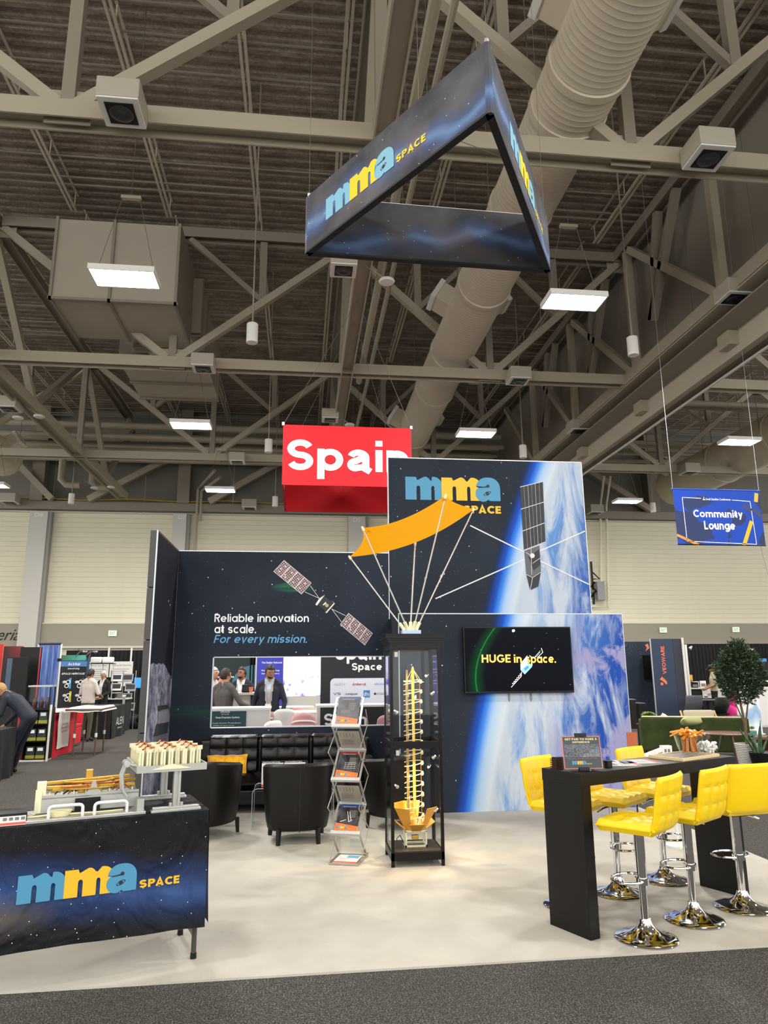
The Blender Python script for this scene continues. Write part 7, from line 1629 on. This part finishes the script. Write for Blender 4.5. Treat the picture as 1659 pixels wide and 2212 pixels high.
bp_ = thing('booth_poster', 'dark poster with blue ring logo on the black curtain, right', 'poster', PY(1548, 1437, 28.42)+Vector((0, 0, -.6))); box('sheet', (0, 0, 0), (1.2, .03, .9), mat('poster_dark', '#11161e', .6), bp_); MB().tube([(.12+.09*math.cos(R(q)), -.02, .72+.09*math.sin(R(q))) for q in range(0, 360, 30)], .02, 6, closed=True).build('ring_logo', M_bink2, bp_)
for k in range(4): bold_text(bp_, ('capture', 'Space data', 'for teams', 'on Earth')[k], .28, .68-.16*k, .28+(.4, .75, .7, .6)[k], .74-.16*k, o_, u_, v_, M_wink, w=.15)
# dark chairs and table
def shell_chair(px, py, Y, rz, lab, m=mat('grey_shell', '#4a4c50', .5)):
    p = PY(px, py, Y); t = thing('shell_chair', lab, 'chair', (p.x, Y, 0), R(rz), 'dark shell chairs at the back right')
    b = MB().grid(lambda u, v: Vector(((u-.5)*.50*(1-.15*abs(v-.5)), .18*(1-v)**2*(1 if v < .5 else .6)-.05+.10*((u-.5)*2)**2*.8, .44+(p.z-.44)*v)), 10, 8); o = b.build('backrest', m, t, smooth=True); o.modifiers.new('s', 'SOLIDIFY').thickness = .015
    MB().lathe([(0, .41), (.24, .42), (.26, .46), (0, .45)], 18, c=(0, .2, 0)).build('seat', m, t, smooth=True)
    for sx in (-.18, .18):
        for sy in (.0, .4): MB().tube([(sx*.6, .2+(sy-.2)*.6, .43), (sx*1.2, sy, 0)], .012, 6).build('leg', M_black, t)
shell_chair(1500, 1502, 18.7, 0, 'grey shell chair beside the round dark table, left of two'); shell_chair(1562, 1506, 18.6, 10, 'black shell chair with its back to the viewer, right of two', mat('black_shell', '#17181a', .5))
p = PY(1528, 1511, 19.6); t = thing('dark_round_table', 'round dark table between the two shell chairs at right', 'table', (p.x, 19.6, 0)); MB().lathe([(0, p.z-.03), (.45, p.z-.02), (.45, p.z), (0, p.z)], 24).build('tabletop', mat('dark_top', '#3c3c40', .4), t, smooth=True); MB().tube([(0, 0, 0), (0, 0, p.z)], .04, 8).build('column', M_black, t); MB().lathe([(.28, 0), (.28, .02), (0, .04)], 18).build('base', M_black, t)
cu3 = thing('coffee_cup', 'dark takeaway cup with white lid on the round dark table', 'cup', (PY(1525, 1505, 19.5).x, 19.5, p.z)); MB().lathe([(.035, 0), (.045, .11), (0, .11)], 12).build('cup_wall', M_gr_p, cu3, smooth=True); MB().lathe([(.048, .11), (.044, .135), (0, .135)], 12).build('lid', M_white, cu3, smooth=True)
# lounge rug-side furniture
M_green = NT('green_velvet', .85, .15); n = M_green.noise(3, 4); M_green.col(M_green.mix(M_green.mapr(n, .3, .7), '#2b3319', '#3f4a27')); M_green = M_green.m
e0, e1 = PZ(1392, 1612), PZ(1490, 1640)
Ls = Vector((7.55, 15.3)); Rs = Vector((7.62, 13.3))
gs = thing('green_sofa', 'olive green velvet sofa with its low back to the viewer, behind the bar table', 'sofa', (PY(1385, 1560, 13.6).x, 13.6, 0), R(-22)); L_ = 1.9
M_cregr = mat('cream_piping', '#c9c3a2', .7)
box('back', (0, 0, .12), (L_, .16, .74), M_green, gs, bevel=.03); box('seat', (.1, .16, .14), (L_-.05, .85, .42), M_green, gs, bevel=.04); box('arm', (0, .1, .12), (.16, .9, .66), M_green, gs, bevel=.03); box('arm', (L_-.16, .1, .12), (L_, .9, .74), M_green, gs, bevel=.03)
MB().tube([(.02, .08, .745), (L_-.02, .08, .745)], .018, 8).build('piping', M_cregr, gs)
for x_ in (.06, L_-.1):
    for y_ in (.06, .8): MB().frust((x_, y_, .13), (x_, y_, 0), .025, .015, 8).build('leg', M_black, gs)
for px, py, lab, m_, sc in ((1499, 1558, 'pale green patterned cushion on top edge of the green sofa', mat('sage_cloth', '#a9ab74', .8), (.55, .24, .16)), (1543, 1562, 'white cushion on the cream armchair seat', M_whtc, (.5, .25, .15))):
    p = PY(px, py, 13.3 if px == 1499 else 13.6); o = pillow(*sc).build('cushion', m_, None, smooth=True, weld=True, loc=(p.x, p.y, p.z), rot=(R(65), 0, 0)); tag(o, lab, 'cushion')
# pale wood armchair behind sofa
ac = thing('cream_armchair', 'cream upholstered armchair with bent pale-wood arms behind the green sofa', 'armchair', (PY(1511, 1540, 15.4).x, 15.4, 0), R(-8)); M_ply = mat('pale_wood', '#c39a6b', .45); zt_ = PY(1511, 1534, 15.4).z
box('backrest', (-.33, .0, .36), (.33, .12, zt_), mat('oat_fabric', '#b9ae98', .85, bump=.3, bscale=150), ac, bevel=.05); box('seat', (-.33, -.6, .34), (.33, .0, .44), MATS['oat_fabric'], ac, bevel=.04)
for s in (-1, 1): MB().tube([(s*.37, .12, zt_-.02), (s*.37, .05, .62), (s*.37, -.1, .56), (s*.37, -.5, .58), (s*.37, -.62, .5), (s*.37, -.55, .05), (s*.37, -.2, .015), (s*.37, .2, .015)], .022, 8).build('wood_arm', M_ply, ac, smooth=True)
# small low walnut table
p = PY(1563, 1582, 12.6); t = thing('walnut_table', 'oval walnut side table standing over the corner of the green sofa', 'side table', (p.x, 12.6, 0)); M_wal = mat('walnut', '#6b3f2c', .35, vary=.15, vscale=6); MB().lathe([(0, p.z-.03), (.42, p.z-.022), (.43, p.z-.008), (.4, p.z), (0, p.z)], 30).build('tabletop', M_wal, t, smooth=True)
for q in (30, 150, 270): MB().frust((.25*math.cos(R(q)), .25*math.sin(R(q)), p.z-.02), (.33*math.cos(R(q)), .33*math.sin(R(q)), 0), .02, .014, 8).build('leg', M_wal, t)
p = PY(1600, 1590, 14.5); t = thing('walnut_bench_table', 'lower rectangular walnut table holding a succulent bowl, right', 'coffee table', (p.x, 14.5, 0)); box('tabletop', (-.55, -.3, p.z-.05), (.6, .3, p.z), M_wal, t, bevel=.005)
for x_ in (-.5, .5): box('leg', (x_, -.25, 0), (x_+.05, .25, p.z-.05), M_wal, t)
pz = p.z; px_ = p.x
sb = thing('succulent_bowl', 'teal bowl of pale succulents on the low walnut table', 'potted plant', (PY(1612, 1580, 14.4).x, 14.35, pz)); MB().lathe([(.07, 0), (.16, .03), (.17, .12), (.155, .12), (0, .10)], 22).build('bowl', mat('teal_glaze', '#5f8c86', .3), sb, smooth=True)
rnd = random.Random(2); M_suc = mat('succulent_green', '#9fb06a', .6); M_suc2 = mat('succulent_pink', '#c98f7a', .6)
def rosette(par, c, r, m):
    b = MB()
    for k in range(12):
        a = k*2.4; el = .3+.06*k; d = Vector((math.cos(a)*math.cos(el), math.sin(a)*math.cos(el), math.sin(el))); L0 = r*(1-.04*k); s = Vector((-math.sin(a), math.cos(a), 0))*r*.28
        b.add([c, c+d*L0*.6+s, c+d*L0, c+d*L0*.6-s, c+d*L0*.5+Vector((0, 0, r*.12))], [(0, 1, 4), (1, 2, 4), (2, 3, 4), (3, 0, 4), (0, 3, 2, 1)])
    b.build('rosette', m, par)
for k in range(6): rosette(sb, Vector((.09*math.cos(k*1.05), .09*math.sin(k*1.05), .14+.03*(k % 2))), .10, M_suc if k % 3 else M_suc2)
gp = thing('table_plant', 'small bright green leafy plant on a ledge behind the green sofa, left end', 'potted plant', PY(1403, 1551, 15.0)); MB().lathe([(.08, -.12), (.10, 0), (0, 0)], 14).build('pot', M_black, gp, smooth=True)
for k in range(7): rosette(gp, Vector((.09*math.cos(k*.9)*(k > 0), .06*math.sin(k*.9), .04+.02*(k % 3))), .11, mat('leaf_lime', '#7f9c45', .6))
sbt = thing('side_cabinet', 'dark side table under the small green plant behind the sofa', 'side table', (gp.location.x-.2, 14.85, 0)); box('body', (0, 0, 0), (.5, .35, gp.location.z-.12), M_black, sbt, bevel=.01); box('top', (-.01, -.01, gp.location.z-.14), (.51, .36, gp.location.z-.12), M_wal, sbt)
o = pillow(.3, .2, .1).build('napkin', M_whtc, None, smooth=True, weld=True, loc=PY(1439, 1556, 13.75), rot=(R(30), R(30), 0)); tag(o, 'crumpled white cloth on the back of the green sofa', 'cloth')
# potted tree
Yt = 12.0; p = PY(1613, 1606, Yt); tr0 = thing('potted_tree', 'tall bushy olive-like tree in a ribbed white pot behind the bar table', 'potted tree', (p.x, Yt, 0)); pz = p.z
pr = [(.13, 0)]
for k in range(14): z_ = pz*(k/14); r0 = .15+.05*(k/14); pr += [(r0, z_+.003), (r0+.006, z_+pz/28), (r0, z_+pz/14-.003)]
pr += [(.20, pz), (.17, pz), (.165, pz-.05), (0, pz-.05)]; MB().lathe(pr, 36).build('pot', mat('ribbed_pot', '#b9b5ad', .6), tr0, smooth=True); MB().lathe([(0, pz-.045), (.08, pz-.03), (.165, pz-.04)], 18).build('moss', mat('dry_moss', '#6f6450', .9, bump=.8, bscale=60), tr0)
M_bark = mat('bark', '#6e5844', .8, vary=.2, vscale=30, bump=.4, bscale=60); ztop = PY(1605, 1385, Yt).z
tk = MB(); tk.tube([(0, 0, pz-.05), (.01, 0, .70), (-.02, .01, 1.0), (-.05, 0, 1.25)], [.028, .024, .02, .012], 9); tk.tube([(.0, 0, .62), (.10, .03, .95), (.16, .02, 1.25)], [.018, .014, .008], 8); tk.tube([(-.01, 0, .75), (-.14, -.03, 1.05), (-.2, 0, 1.3)], [.014, .011, .006], 8); tk.build('trunk', M_bark, tr0, smooth=True)
rnd = random.Random(21); leaf = MB()
cz = (1.06+ztop)/2
for k in range(5600):
    while True:
        v = Vector((rnd.uniform(-1, 1), rnd.uniform(-1, 1), rnd.uniform(-1, 1)))
        if v.length < 1 and v.length > .05: break
    taper = 1-.45*max(0, v.z); c = Vector((v.x*.40*taper+.02, v.y*.38*taper, cz+v.z*(ztop-cz)*1.0)); c += Vector((rnd.gauss(0, .02), rnd.gauss(0, .02), rnd.gauss(0, .03)))
    d = (Vector((v.x, v.y, v.z*.5+.35))+Vector((rnd.gauss(0, .5), rnd.gauss(0, .5), rnd.gauss(0, .4)))).normalized(); s = d.cross(Vector((rnd.gauss(0, 1), rnd.gauss(0, 1), rnd.gauss(0, 1)))).normalized(); L0 = rnd.uniform(.06, .10)
    leaf.add([c, c+d*L0*.5+s*.013, c+d*L0, c+d*L0*.5-s*.013], [(0, 1, 2, 3)])
leaf.build('foliage', NT('olive_leaf', .5, .4).col(srgb('#2c3d24')).m, tr0, kind='stuff')
tw = MB()
for k in range(60):
    a = rnd.random()*6.28; e_ = rnd.uniform(-.2, 1.2); d = Vector((math.cos(a)*math.cos(e_), math.sin(a)*math.cos(e_), math.sin(e_))); s0 = Vector((rnd.uniform(-.1, .1), 0, rnd.uniform(1.0, 1.5))); tw.tube([s0, s0+d*.3], .003, 4)
tw.build('twigs', M_bark, tr0, kind='stuff')
# snake plant
Ys = 11.6; p = PY(1645, 1632, Ys); sp = thing('snake_plant', 'snake plant with stiff upright dark green blades in a black pot, right edge', 'potted plant', (p.x, Ys, 0)); MB().lathe([(.14, 0), (.19, p.z+.05), (.17, p.z+.05), (0, p.z)], 22).build('pot', M_black, sp, smooth=True)
M_sn = NT('snake_leaf', .5, .4); x, y, z = M_sn.xyz(); M_sn.col(M_sn.mix(M_sn.mapr(M_sn.noise(5, 3, v=M_sn.mapping(scale=(1, 1, 5))), .4, .6), '#1e3a22', '#3d5f34')); M_sn = M_sn.m
for k, (dx, dy, h_, ln_) in enumerate(((-.30, 0, .50, 0), (-.12, .05, .42, 0), (.02, -.05, .56, 0), (.10, .08, .45, 0), (.18, 0, .36, 0), (-.2, -.08, .36, 0), (.0, .1, .34, 0))):
    b = MB().grid(lambda u, v: Vector((-.02+dx*.25+dx*v**1.3+(u-.5)*.05*math.sin(math.pi*min(1, .25+v*.75))**.7, dy*.5+dy*v+.012*abs(u-.5)*2, p.z+h_*v)), 4, 8); o = b.build('blade', M_sn, sp, smooth=True); o.modifiers.new('s', 'SOLIDIFY').thickness = .004
# white boards / screens at right edge
a, b = PY(1591, 1512, 17.6), PY(1648, 1582, 17.6); wbd = thing('mountain_board', 'white display board with blue watercolour mountains behind the potted tree', 'display board', (a.x, 17.6, 0)); g = NT('mountain_print', .6); x, y, z = g.xyz(); rid = g.math('ADD', z, g.math('MULTIPLY', g.noise(3.2, 4, v=g.mapping(scale=(1, 1, .1))), -.9)); g.col(g.ramp(g.mapr(rid, -.35, .45), [(0, '#e6edf2'), (.35, '#8db4d6'), (.55, '#a9c7dd'), (.60, '#e9e8e4')], 'LINEAR')); box('sheet', (0, 0, .03), (b.x-a.x, .03, PY(1600, 1400, 17.6).z), g.m, wbd); box('foot', (0, -.1, 0), (b.x-a.x, .15, .03), M_white, wbd); bold_text(wbd, 'around you', .25, 1.02, .6, 1.07, o_, u_, v_, M_gink, w=.13)
a, b = PY(1628, 1485, 19.5), PY(1680, 1485, 19.5); o = thing('white_cabinet', 'white cabinet with dark screen above, right edge behind the tree', 'cabinet', (a.x, 19.5, 0)); box('body', (0, 0, 0), (1.6, .5, a.z), M_whc, o, bevel=.01); box('door', (.1, -.012, .05), (.75, 0, a.z-.06), M_chw, o); box('handle', (.66, -.03, a.z*.5), (.68, -.012, a.z*.62), M_black, o)
t = thing('dark_screen', 'wide dark screen on the white cabinet at the right edge', 'monitor', (a.x+.1, 19.7, a.z)); box('casing', (0, 0, .08), (1.4, .05, .72), M_black, t); box('stand', (.6, 0, 0), (.8, .1, .08), M_black, t); rect(MB(), .05, .12, 1.3, .2, (0, 0, 0), u_, v_, .003).build('caption', M_lgrey, t)
t = thing('blue_poster', 'small light blue poster above the dark screen at the right edge', 'poster', PY(1631, 1432, 24)+Vector((0, 0, -.6))); box('sheet', (0, 0, 0), (.45, .02, .75), mat('sky_poster', '#4d8fc9', .6), t); MB().poly([(.15, .45), (.3, .45), (.225, .62)], (0, -.003, 0), u_, v_).build('mark', M_kink, t)
pk = thing('pink_beanbag', 'bright magenta flag-like seat glimpsed left of the mountain board', 'seat', (PY(1588, 1530, 19.5).x, 19.5, 0)); MB().ell((0, 0, .55), (.15, .22, .42), 14, 10).build('upper', mat('magenta', '#cf1f78', .7), pk, smooth=True); MB().ell((-.08, 0, .32), (.2, .3, .32), 14, 10).build('lower', mat('magenta', '#cf1f78', .7), pk, smooth=True)
# orange card, white outlet box on pole near sofa
cd = thing('orange_card_sign', 'small orange card sign seen above the far yellow stool', 'sign', PY(1366, 1600, 8.0)); zc_ = .012-cd.location.z; box('card', (-.06, 0, -.09), (.06, .006, .09), mat('orange_card', '#a8532f', .6), cd); box('holder', (-.07, .006, -.11), (.05, .01, .10), M_acr, cd); MB().tube([(0, .01, -.09), (0, .01, zc_)], .008, 6).build('stem', M_black, cd); MB().lathe([(.1, zc_), (.1, zc_+.015), (0, zc_+.02)], 14).build('foot', M_black, cd)
ob = thing('power_box', 'white power outlet arm with two sockets beside the far yellow stool', 'power outlet', PY(1428, 1622, 6.9)); MB().bar((-.22, .0, -.06), (.06, .0, .03), .05, .035).build('arm', M_white, ob, bevel=.004); box('socket_box', (.0, -.03, -.045), (.10, .03, .05), M_white, ob, bevel=.005); 
for k in range(2): box('socket', (.02+.035*k, -.034, -.01), (.04+.035*k, -.03, .02), M_gr_p, ob)
zb_ = .012-ob.location.z; MB().tube([(.08, 0, -.04), (.1, .02, zb_)], .012, 6).build('pole', M_white, ob); MB().lathe([(.12, zb_), (.12, zb_+.02), (0, zb_+.03)], 16, c=(.1, .02, 0)).build('foot', M_white, ob)
# ================================================================== people
M_skin = mat('skin_light', '#b98368', .5); M_skin2 = mat('skin_tan', '#a06c50', .5)
M_hairb = mat('hair_blond', '#a8824f', .6); M_hairk = mat('hair_black', '#15110f', .5); M_hairbr = mat('hair_brown', '#2c1d15', .55); M_hairw = mat('hair_white', '#b9b4ab', .6)
M_nsuit = mat('navy_suit', '#141a2a', .75, vary=.1, vscale=20); M_gsuit = mat('grey_suit', '#4c4845', .8, vary=.1, vscale=20); M_shirt = mat('white_shirt', '#d8d6d2', .7); M_bshirt = mat('light_blue_shirt', '#a9b7c9', .7)
M_tee = mat('white_tee', '#c9c2b8', .8); M_tee2 = mat('beige_tee', '#b3a98f', .8); M_kh = mat('khaki_cloth', '#a38a62', .8); M_olv = mat('olive_trousers', '#55543c', .8); M_shoe = mat('brown_shoe', '#2e1d14', .5); M_dtr = mat('dark_trousers', '#121318', .8)
def person(label, loc, rz, J=None, jacket=M_nsuit, shirt=M_shirt, trous=M_dtr, skin=M_skin, shoe=M_shoe, hair=M_hairk, open_front=True, short=False, cap=None, beard=None, sc=1.0, look=(0, 0), bald=False):
    P = dict(pel=(0, 0, .93), spi=(0, 0, 1.10), che=(0, .0, 1.30), nec=(0, -.005, 1.47), hed=(0, .02, 1.625),
             shl=(-.175, -.01, 1.40), ell=(-.235, -.03, 1.13), wrl=(-.225, .06, .89), shr=(.175, -.01, 1.40), elr=(.235, -.03, 1.13), wrr=(.225, .06, .89),
             hpl=(-.085, 0, .91), knl=(-.10, .01, .50), anl=(-.105, -.02, .09), tol=(-.125, .12, .035), hpr=(.085, 0, .91), knr=(.10, .01, .50), anr=(.105, -.02, .09), tor=(.125, .12, .035))
    if J: P.update(J)
    P = {k: Vector(v) for k, v in P.items()}
    seg = []
    def S(a, b, r0, r1, lab): seg.append((a, b, r0, r1, lab))
    side = (P['shr']-P['shl']).normalized()
    for s in (-1, 0, 1):
        S(P['pel']+side*.075*s, P['spi']+side*.07*s, .105, .10, 'J'); S(P['spi']+side*.07*s, P['che']+side*.085*s, .10, .105, 'J')
    S(P['che']+side*.07, P['nec']+side*.05, .10, .065, 'J'); S(P['che']-side*.07, P['nec']-side*.05, .10, .065, 'J'); S(P['nec']-side*.06, P['shl'], .06, .062, 'J'); S(P['nec']+side*.06, P['shr'], .06, .062, 'J')
    up = (P['hed']-P['nec']).normalized(); S(P['nec'], P['nec'].lerp(P['hed'], .6), .055, .05, 'K')
    for q in 'lr':
        sgn = -1 if q == 'l' else 1
        S(P['sh'+q], P['el'+q], .060, .048, 'J'); S(P['el'+q], P['wr'+q], .046, .034, 'K' if short else 'J')
        S(P['hp'+q], P['kn'+q], .092, .062, 'T'); S(P['kn'+q], P['an'+q], .060, .044, 'T'); S(P['an'+q], P['to'+q], .048, .036, 'O'); S(P['an'+q]+Vector((0, -.03, -.04)), P['an'+q], .042, .045, 'O')
        d = (P['wr'+q]-P['el'+q]).normalized(); S(P['wr'+q]+d*.01, P['wr'+q]+d*.075, .026, .032, 'K')
    hd = P['hed']; F = Matrix.Rotation(R(look[0]), 3, 'Z') @ Matrix.Rotation(R(look[1]), 3, 'X')
    b = MB()
    for a, c, r0, r1, lab in seg:
        b.frust(a, c, r0, r1, 14, caps=True); b.ell(a, (r0,)*3, 12, 8); b.ell(c, (r1,)*3, 12, 8)
    b.ell(hd, (.078, .092, .112), 18, 14, F); b.ell(hd+F @ Vector((0, .02, -.06)), (.058, .068, .055), 12, 8, F)
    b.ell(hd+F @ Vector((0, .096, -.015)), (.013, .020, .024), 8, 6, F); b.ell(hd+F @ Vector((0, .085, .03)), (.05, .018, .012), 8, 6, F); b.ell(hd+F @ Vector((0, .082, -.065)), (.028, .016, .010), 8, 6, F)
    for s in (-1, 1): b.ell(hd+F @ Vector((s*.080, -.005, -.01)), (.010, .018, .030), 8, 6, F)
    me = b.mesh('body', skin); o = bpy.data.objects.new('tmp', me); COL.objects.link(o)
    m = o.modifiers.new('r', 'REMESH'); m.mode = 'VOXEL'; m.voxel_size = .013; m2 = o.modifiers.new('s', 'SMOOTH'); m2.factor = .6; m2.iterations = 5
    dg = bpy.context.evaluated_depsgraph_get(); me2 = bpy.data.meshes.new_from_object(o.evaluated_get(dg)); bpy.data.objects.remove(o)
    bm_ = bmesh.new(); bm_.from_mesh(me2)
    mats = [skin, jacket, shirt, trous, shoe, M_dtr]; idx = {'K': 0, 'J': 1, 'T': 3, 'O': 4}
    fwd = side.cross(Vector((0, 0, 1))); fwd = Vector((0, 0, 1)).cross(side)
    spn = (P['nec']-P['pel']).normalized()
    for f in bm_.faces:
        c = f.calc_center_median(); f.smooth = True; best = 9; lab = 'K'
        if (c-hd).length < .14 and (c-P['nec']).dot(up) > .03: f.material_index = 0; continue
        for a, e, r0, r1, l_ in seg:
            d = e-a; t = max(0, min(1, (c-a).dot(d)/d.length_squared)); q = (c-a-d*t).length/(r0+(r1-r0)*t)
            if q < best: best, lab = q, l_
        mi = idx[lab]
        fr_ = side.cross(spn) if False else spn.cross(side)*-1
        fr_ = side.cross(spn)*-1
        if lab == 'J':
            h_ = (c-P['pel']).dot(spn)/(P['nec']-P['pel']).length; off = abs((c-P['pel']).dot(side)); n_ = f.normal
            frontv = Vector((0, 1, 0))-spn*spn.y
            if open_front and n_.dot(frontv) > .35 and off < .035+.045*max(0, h_) and h_ > .05: mi = 2
            if h_ > .96 and (c-P['nec']).length < .08: mi = 2 if open_front else mi
            if h_ < -.03 and not open_front: mi = 3
        f.material_index = mi
    # five separate fingers on each hand
    for q in 'lr':
        sgn = -1 if q == 'l' else 1; d = (P['wr'+q]-P['el'+q]).normalized(); w = P['wr'+q]+d*.08; ax = d.cross(side).normalized(); n2 = len(bm_.verts); fb = MB()
        for k, (off, ln) in enumerate(((-.026, .062), (-.009, .074), (.009, .07), (.025, .055))):
            a = w+ax*off; m_ = a+d*ln*.5; e = a+d*ln*.92-side*sgn*.018; fb.tube([a-d*.02, m_, e], [.0095, .0085, .006], 6)
        a = P['wr'+q]+d*.03+ax*.026; fb.tube([a, a+ax*.028+d*.02, a+ax*.034+d*.048], [.011, .0095, .007], 6)
        vs = [bm_.verts.new(v) for v in fb.v]
        for f in fb.f:
            try: nf = bm_.faces.new([vs[i] for i in f]); nf.material_index = 0; nf.smooth = True
            except ValueError: pass
    me2.materials.clear()
    for k in mats: me2.materials.append(k)
    bm_.to_mesh(me2); bm_.free()
    t = thing('person', label, 'person', loc, R(rz)); t.scale = (sc,)*3; me2.name = 'body'; place(me2, 'body', t)
    # hair: cap of an ellipsoid, forehead left free
    if not bald:
        hb = MB(); r = (.086, .103, .121); N1, N2 = 22, 14
        def hf(u, v):
            a = 2*math.pi*u; b_ = math.pi*(v-.5); n = 1+.03*math.sin(a*7)*math.cos(b_*5); return Vector((r[0]*n*math.cos(b_)*math.cos(a), r[1]*n*math.cos(b_)*math.sin(a)-.004, r[2]*n*math.sin(b_)+.006))
        vs = [[hf(i/N1, j/N2) for i in range(N1)] for j in range(N2+1)]
        for j in range(N2):
            for i in range(N1):
                q = [vs[j][i], vs[j][(i+1) % N1], vs[j+1][(i+1) % N1], vs[j+1][i]]; c = sum(q, Vector())/4
                if c.z > .062 or (c.y < .035 and c.z > -.01) or (c.y < -.03 and c.z > -.065): hb.add([hd+F @ p for p in q], [(0, 1, 2, 3)])
        ho = hb.build('hair', hair, t, smooth=True, weld=True); ho.modifiers.new('s', 'SOLIDIFY').thickness = .012
    eb = MB()
    for s in (-1, 1): eb.ell(hd+F @ Vector((s*.030, .083, .012)), (.011, .006, .006), 8, 6)
    eb.build('eyes', M_black, t)
    if beard: MB().ell(hd+F @ Vector((0, .040, -.078)), (.050, .050, .034), 12, 8, F).build('beard', beard, t, smooth=True)
    if cap: cb_ = MB(); cb_.ell(hd+F @ Vector((0, 0, .045)), (.088, .104, .08), 14, 8, F); cb_.box(hd+F @ Vector((0, .12, .05)), (.12, .10, .012), F); cb_.build('cap', cap, t, smooth=True)
    return t, P, hd, F
def lanyard(t, P, m):
    n = P['nec']; MB().tube([n+Vector((-.055, .0, .03)), n+Vector((-.06, .085, -.06)), n+Vector((-.015, .13, -.38)), n+Vector((.015, .13, -.38)), n+Vector((.06, .085, -.06)), n+Vector((.055, 0, .03))], .007, 5, flat=.4).build('lanyard', m, t); box('badge', tuple(n+Vector((-.05, .128, -.52))), tuple(n+Vector((.05, .134, -.38))), M_wink, t)
M_lan = mat('orange_lanyard', '#c98a55', .7); M_lanw = mat('grey_lanyard', '#8d8f93', .7)
# 1 the man bending over the dark green table
pv = PY(60, 1553, 13.1)
person('blond man in dark navy suit bending over the dark green draped table, left edge', (pv.x-.05, 13.25, 0), 84, J=dict(pel=(0, -.02, .92), spi=(0, .10, 1.06), che=(0, .25, 1.20), nec=(0, .39, 1.31), hed=(0, .52, 1.385), shl=(-.17, .33, 1.24), ell=(-.21, .37, .98), wrl=(-.17, .56, .86), shr=(.17, .33, 1.24), elr=(.22, .30, .98), wrr=(.18, .46, .80), hpl=(-.085, -.02, .90), knl=(-.09, .14, .49), anl=(-.10, .20, .09), tol=(-.11, .34, .035), hpr=(.085, -.02, .90), knr=(.10, .12, .49), anr=(.11, .22, .09), tor=(.12, .36, .035)),
       jacket=M_nsuit, trous=M_nsuit, hair=M_hairb, open_front=False, look=(0, -38), sc=1.0)
# 2, 3 men at the left counter
pv = PY(193, 1480, 19.0)
person('man in white T-shirt and olive trousers with his back turned, left aisle', (pv.x, 19.0, 0), -25, J=dict(ell=(-.26, .02, 1.14), wrl=(-.20, .24, 1.05), elr=(.26, .04, 1.14), wrr=(.16, .28, 1.06)), jacket=M_tee, trous=M_olv, skin=M_skin2, open_front=False, short=True, look=(-10, -15), sc=1.0)
pv = PY(221, 1480, 21.3)
t_, P_, h_, F_ = person('older man in dark jacket facing the man in the white T-shirt, left aisle', (pv.x, 21.4, 0), 150, J=dict(wrl=(-.14, .26, 1.02), wrr=(.14, .26, 1.02)), jacket=M_dtr, hair=M_hairw, look=(10, -20), sc=.97)
# 4-7 men seen through the window
pv = PY(459, 1480, 14.6); person('white-haired man with hand at his chin at the left side of the window opening', (pv.x, 14.6, 0), -120, J=dict(elr=(.22, .10, 1.16), wrr=(.06, .17, 1.42)), jacket=M_shirt, trous=M_dtr, hair=M_hairw, open_front=False, sc=1.0)
pv = PY(486, 1480, 12.9); person('man in grey suit with his back turned, resting an arm on the whitewashed counter', (pv.x, 12.85, 0), -35, J=dict(elr=(.33, .06, 1.14), wrr=(.46, .22, 1.06)), jacket=M_gsuit, trous=M_gsuit, hair=M_hairbr, open_front=False, look=(-15, 0), sc=.985)
pv = PY(523, 1480, 14.4); t_, P_, hd_, F_ = person('bearded man with glasses in navy jacket and white open shirt behind the counter', (pv.x, 14.35, 0), 160, J=dict(wrl=(-.2, .26, 1.0), wrr=(.2, .26, 1.0)), jacket=M_nsuit, hair=M_hairbr, beard=M_hairbr, skin=M_skin2, look=(-12, 8), sc=1.0); lanyard(t_, P_, M_lanw)
g_ = MB()
for s in (-1, 1): g_.tube([hd_+F_ @ Vector((s*.032+.022*math.cos(q), .101, .012+.017*math.sin(q))) for q in [k*.7 for k in range(9)]], .003, 5, closed=True)
g_.build('glasses', M_black, t_)
pv = PY(583, 1480, 13.12); t_, P_, hd_, F_ = person('dark-haired bearded man in navy jacket and khaki trousers with an orange lanyard', (pv.x, 13.12, 0), 172, J=dict(elr=(.27, -.02, 1.12), wrr=(.30, .05, .86), ell=(-.27, .0, 1.12), wrl=(-.24, .08, .90)), jacket=M_nsuit, shirt=M_bshirt, trous=M_kh, hair=M_hairk, beard=M_hairk, skin=M_skin2, look=(30, -14), sc=1.015); lanyard(t_, P_, M_lan)
# 8, 9 right background
pv = PY(1548, 1470, 22.2); person('man in beige T-shirt and dark cap looking down at the dark counter, right', (pv.x, 22.4, 0), 70, J=dict(wrl=(-.16, .24, 1.0), wrr=(.16, .24, 1.0)), jacket=M_tee2, trous=M_dtr, skin=M_skin2, open_front=False, short=True, cap=M_black, look=(0, -28), sc=1.0)
pv = PY(1481, 1470, 24.5); person('person in blue shirt half hidden behind the white post of the black booth wall', (pv.x, 24.6, 0), -60, jacket=mat('royal_blue_shirt', '#24398c', .8), trous=M_dtr, hair=M_hairbr, open_front=False, sc=.95)
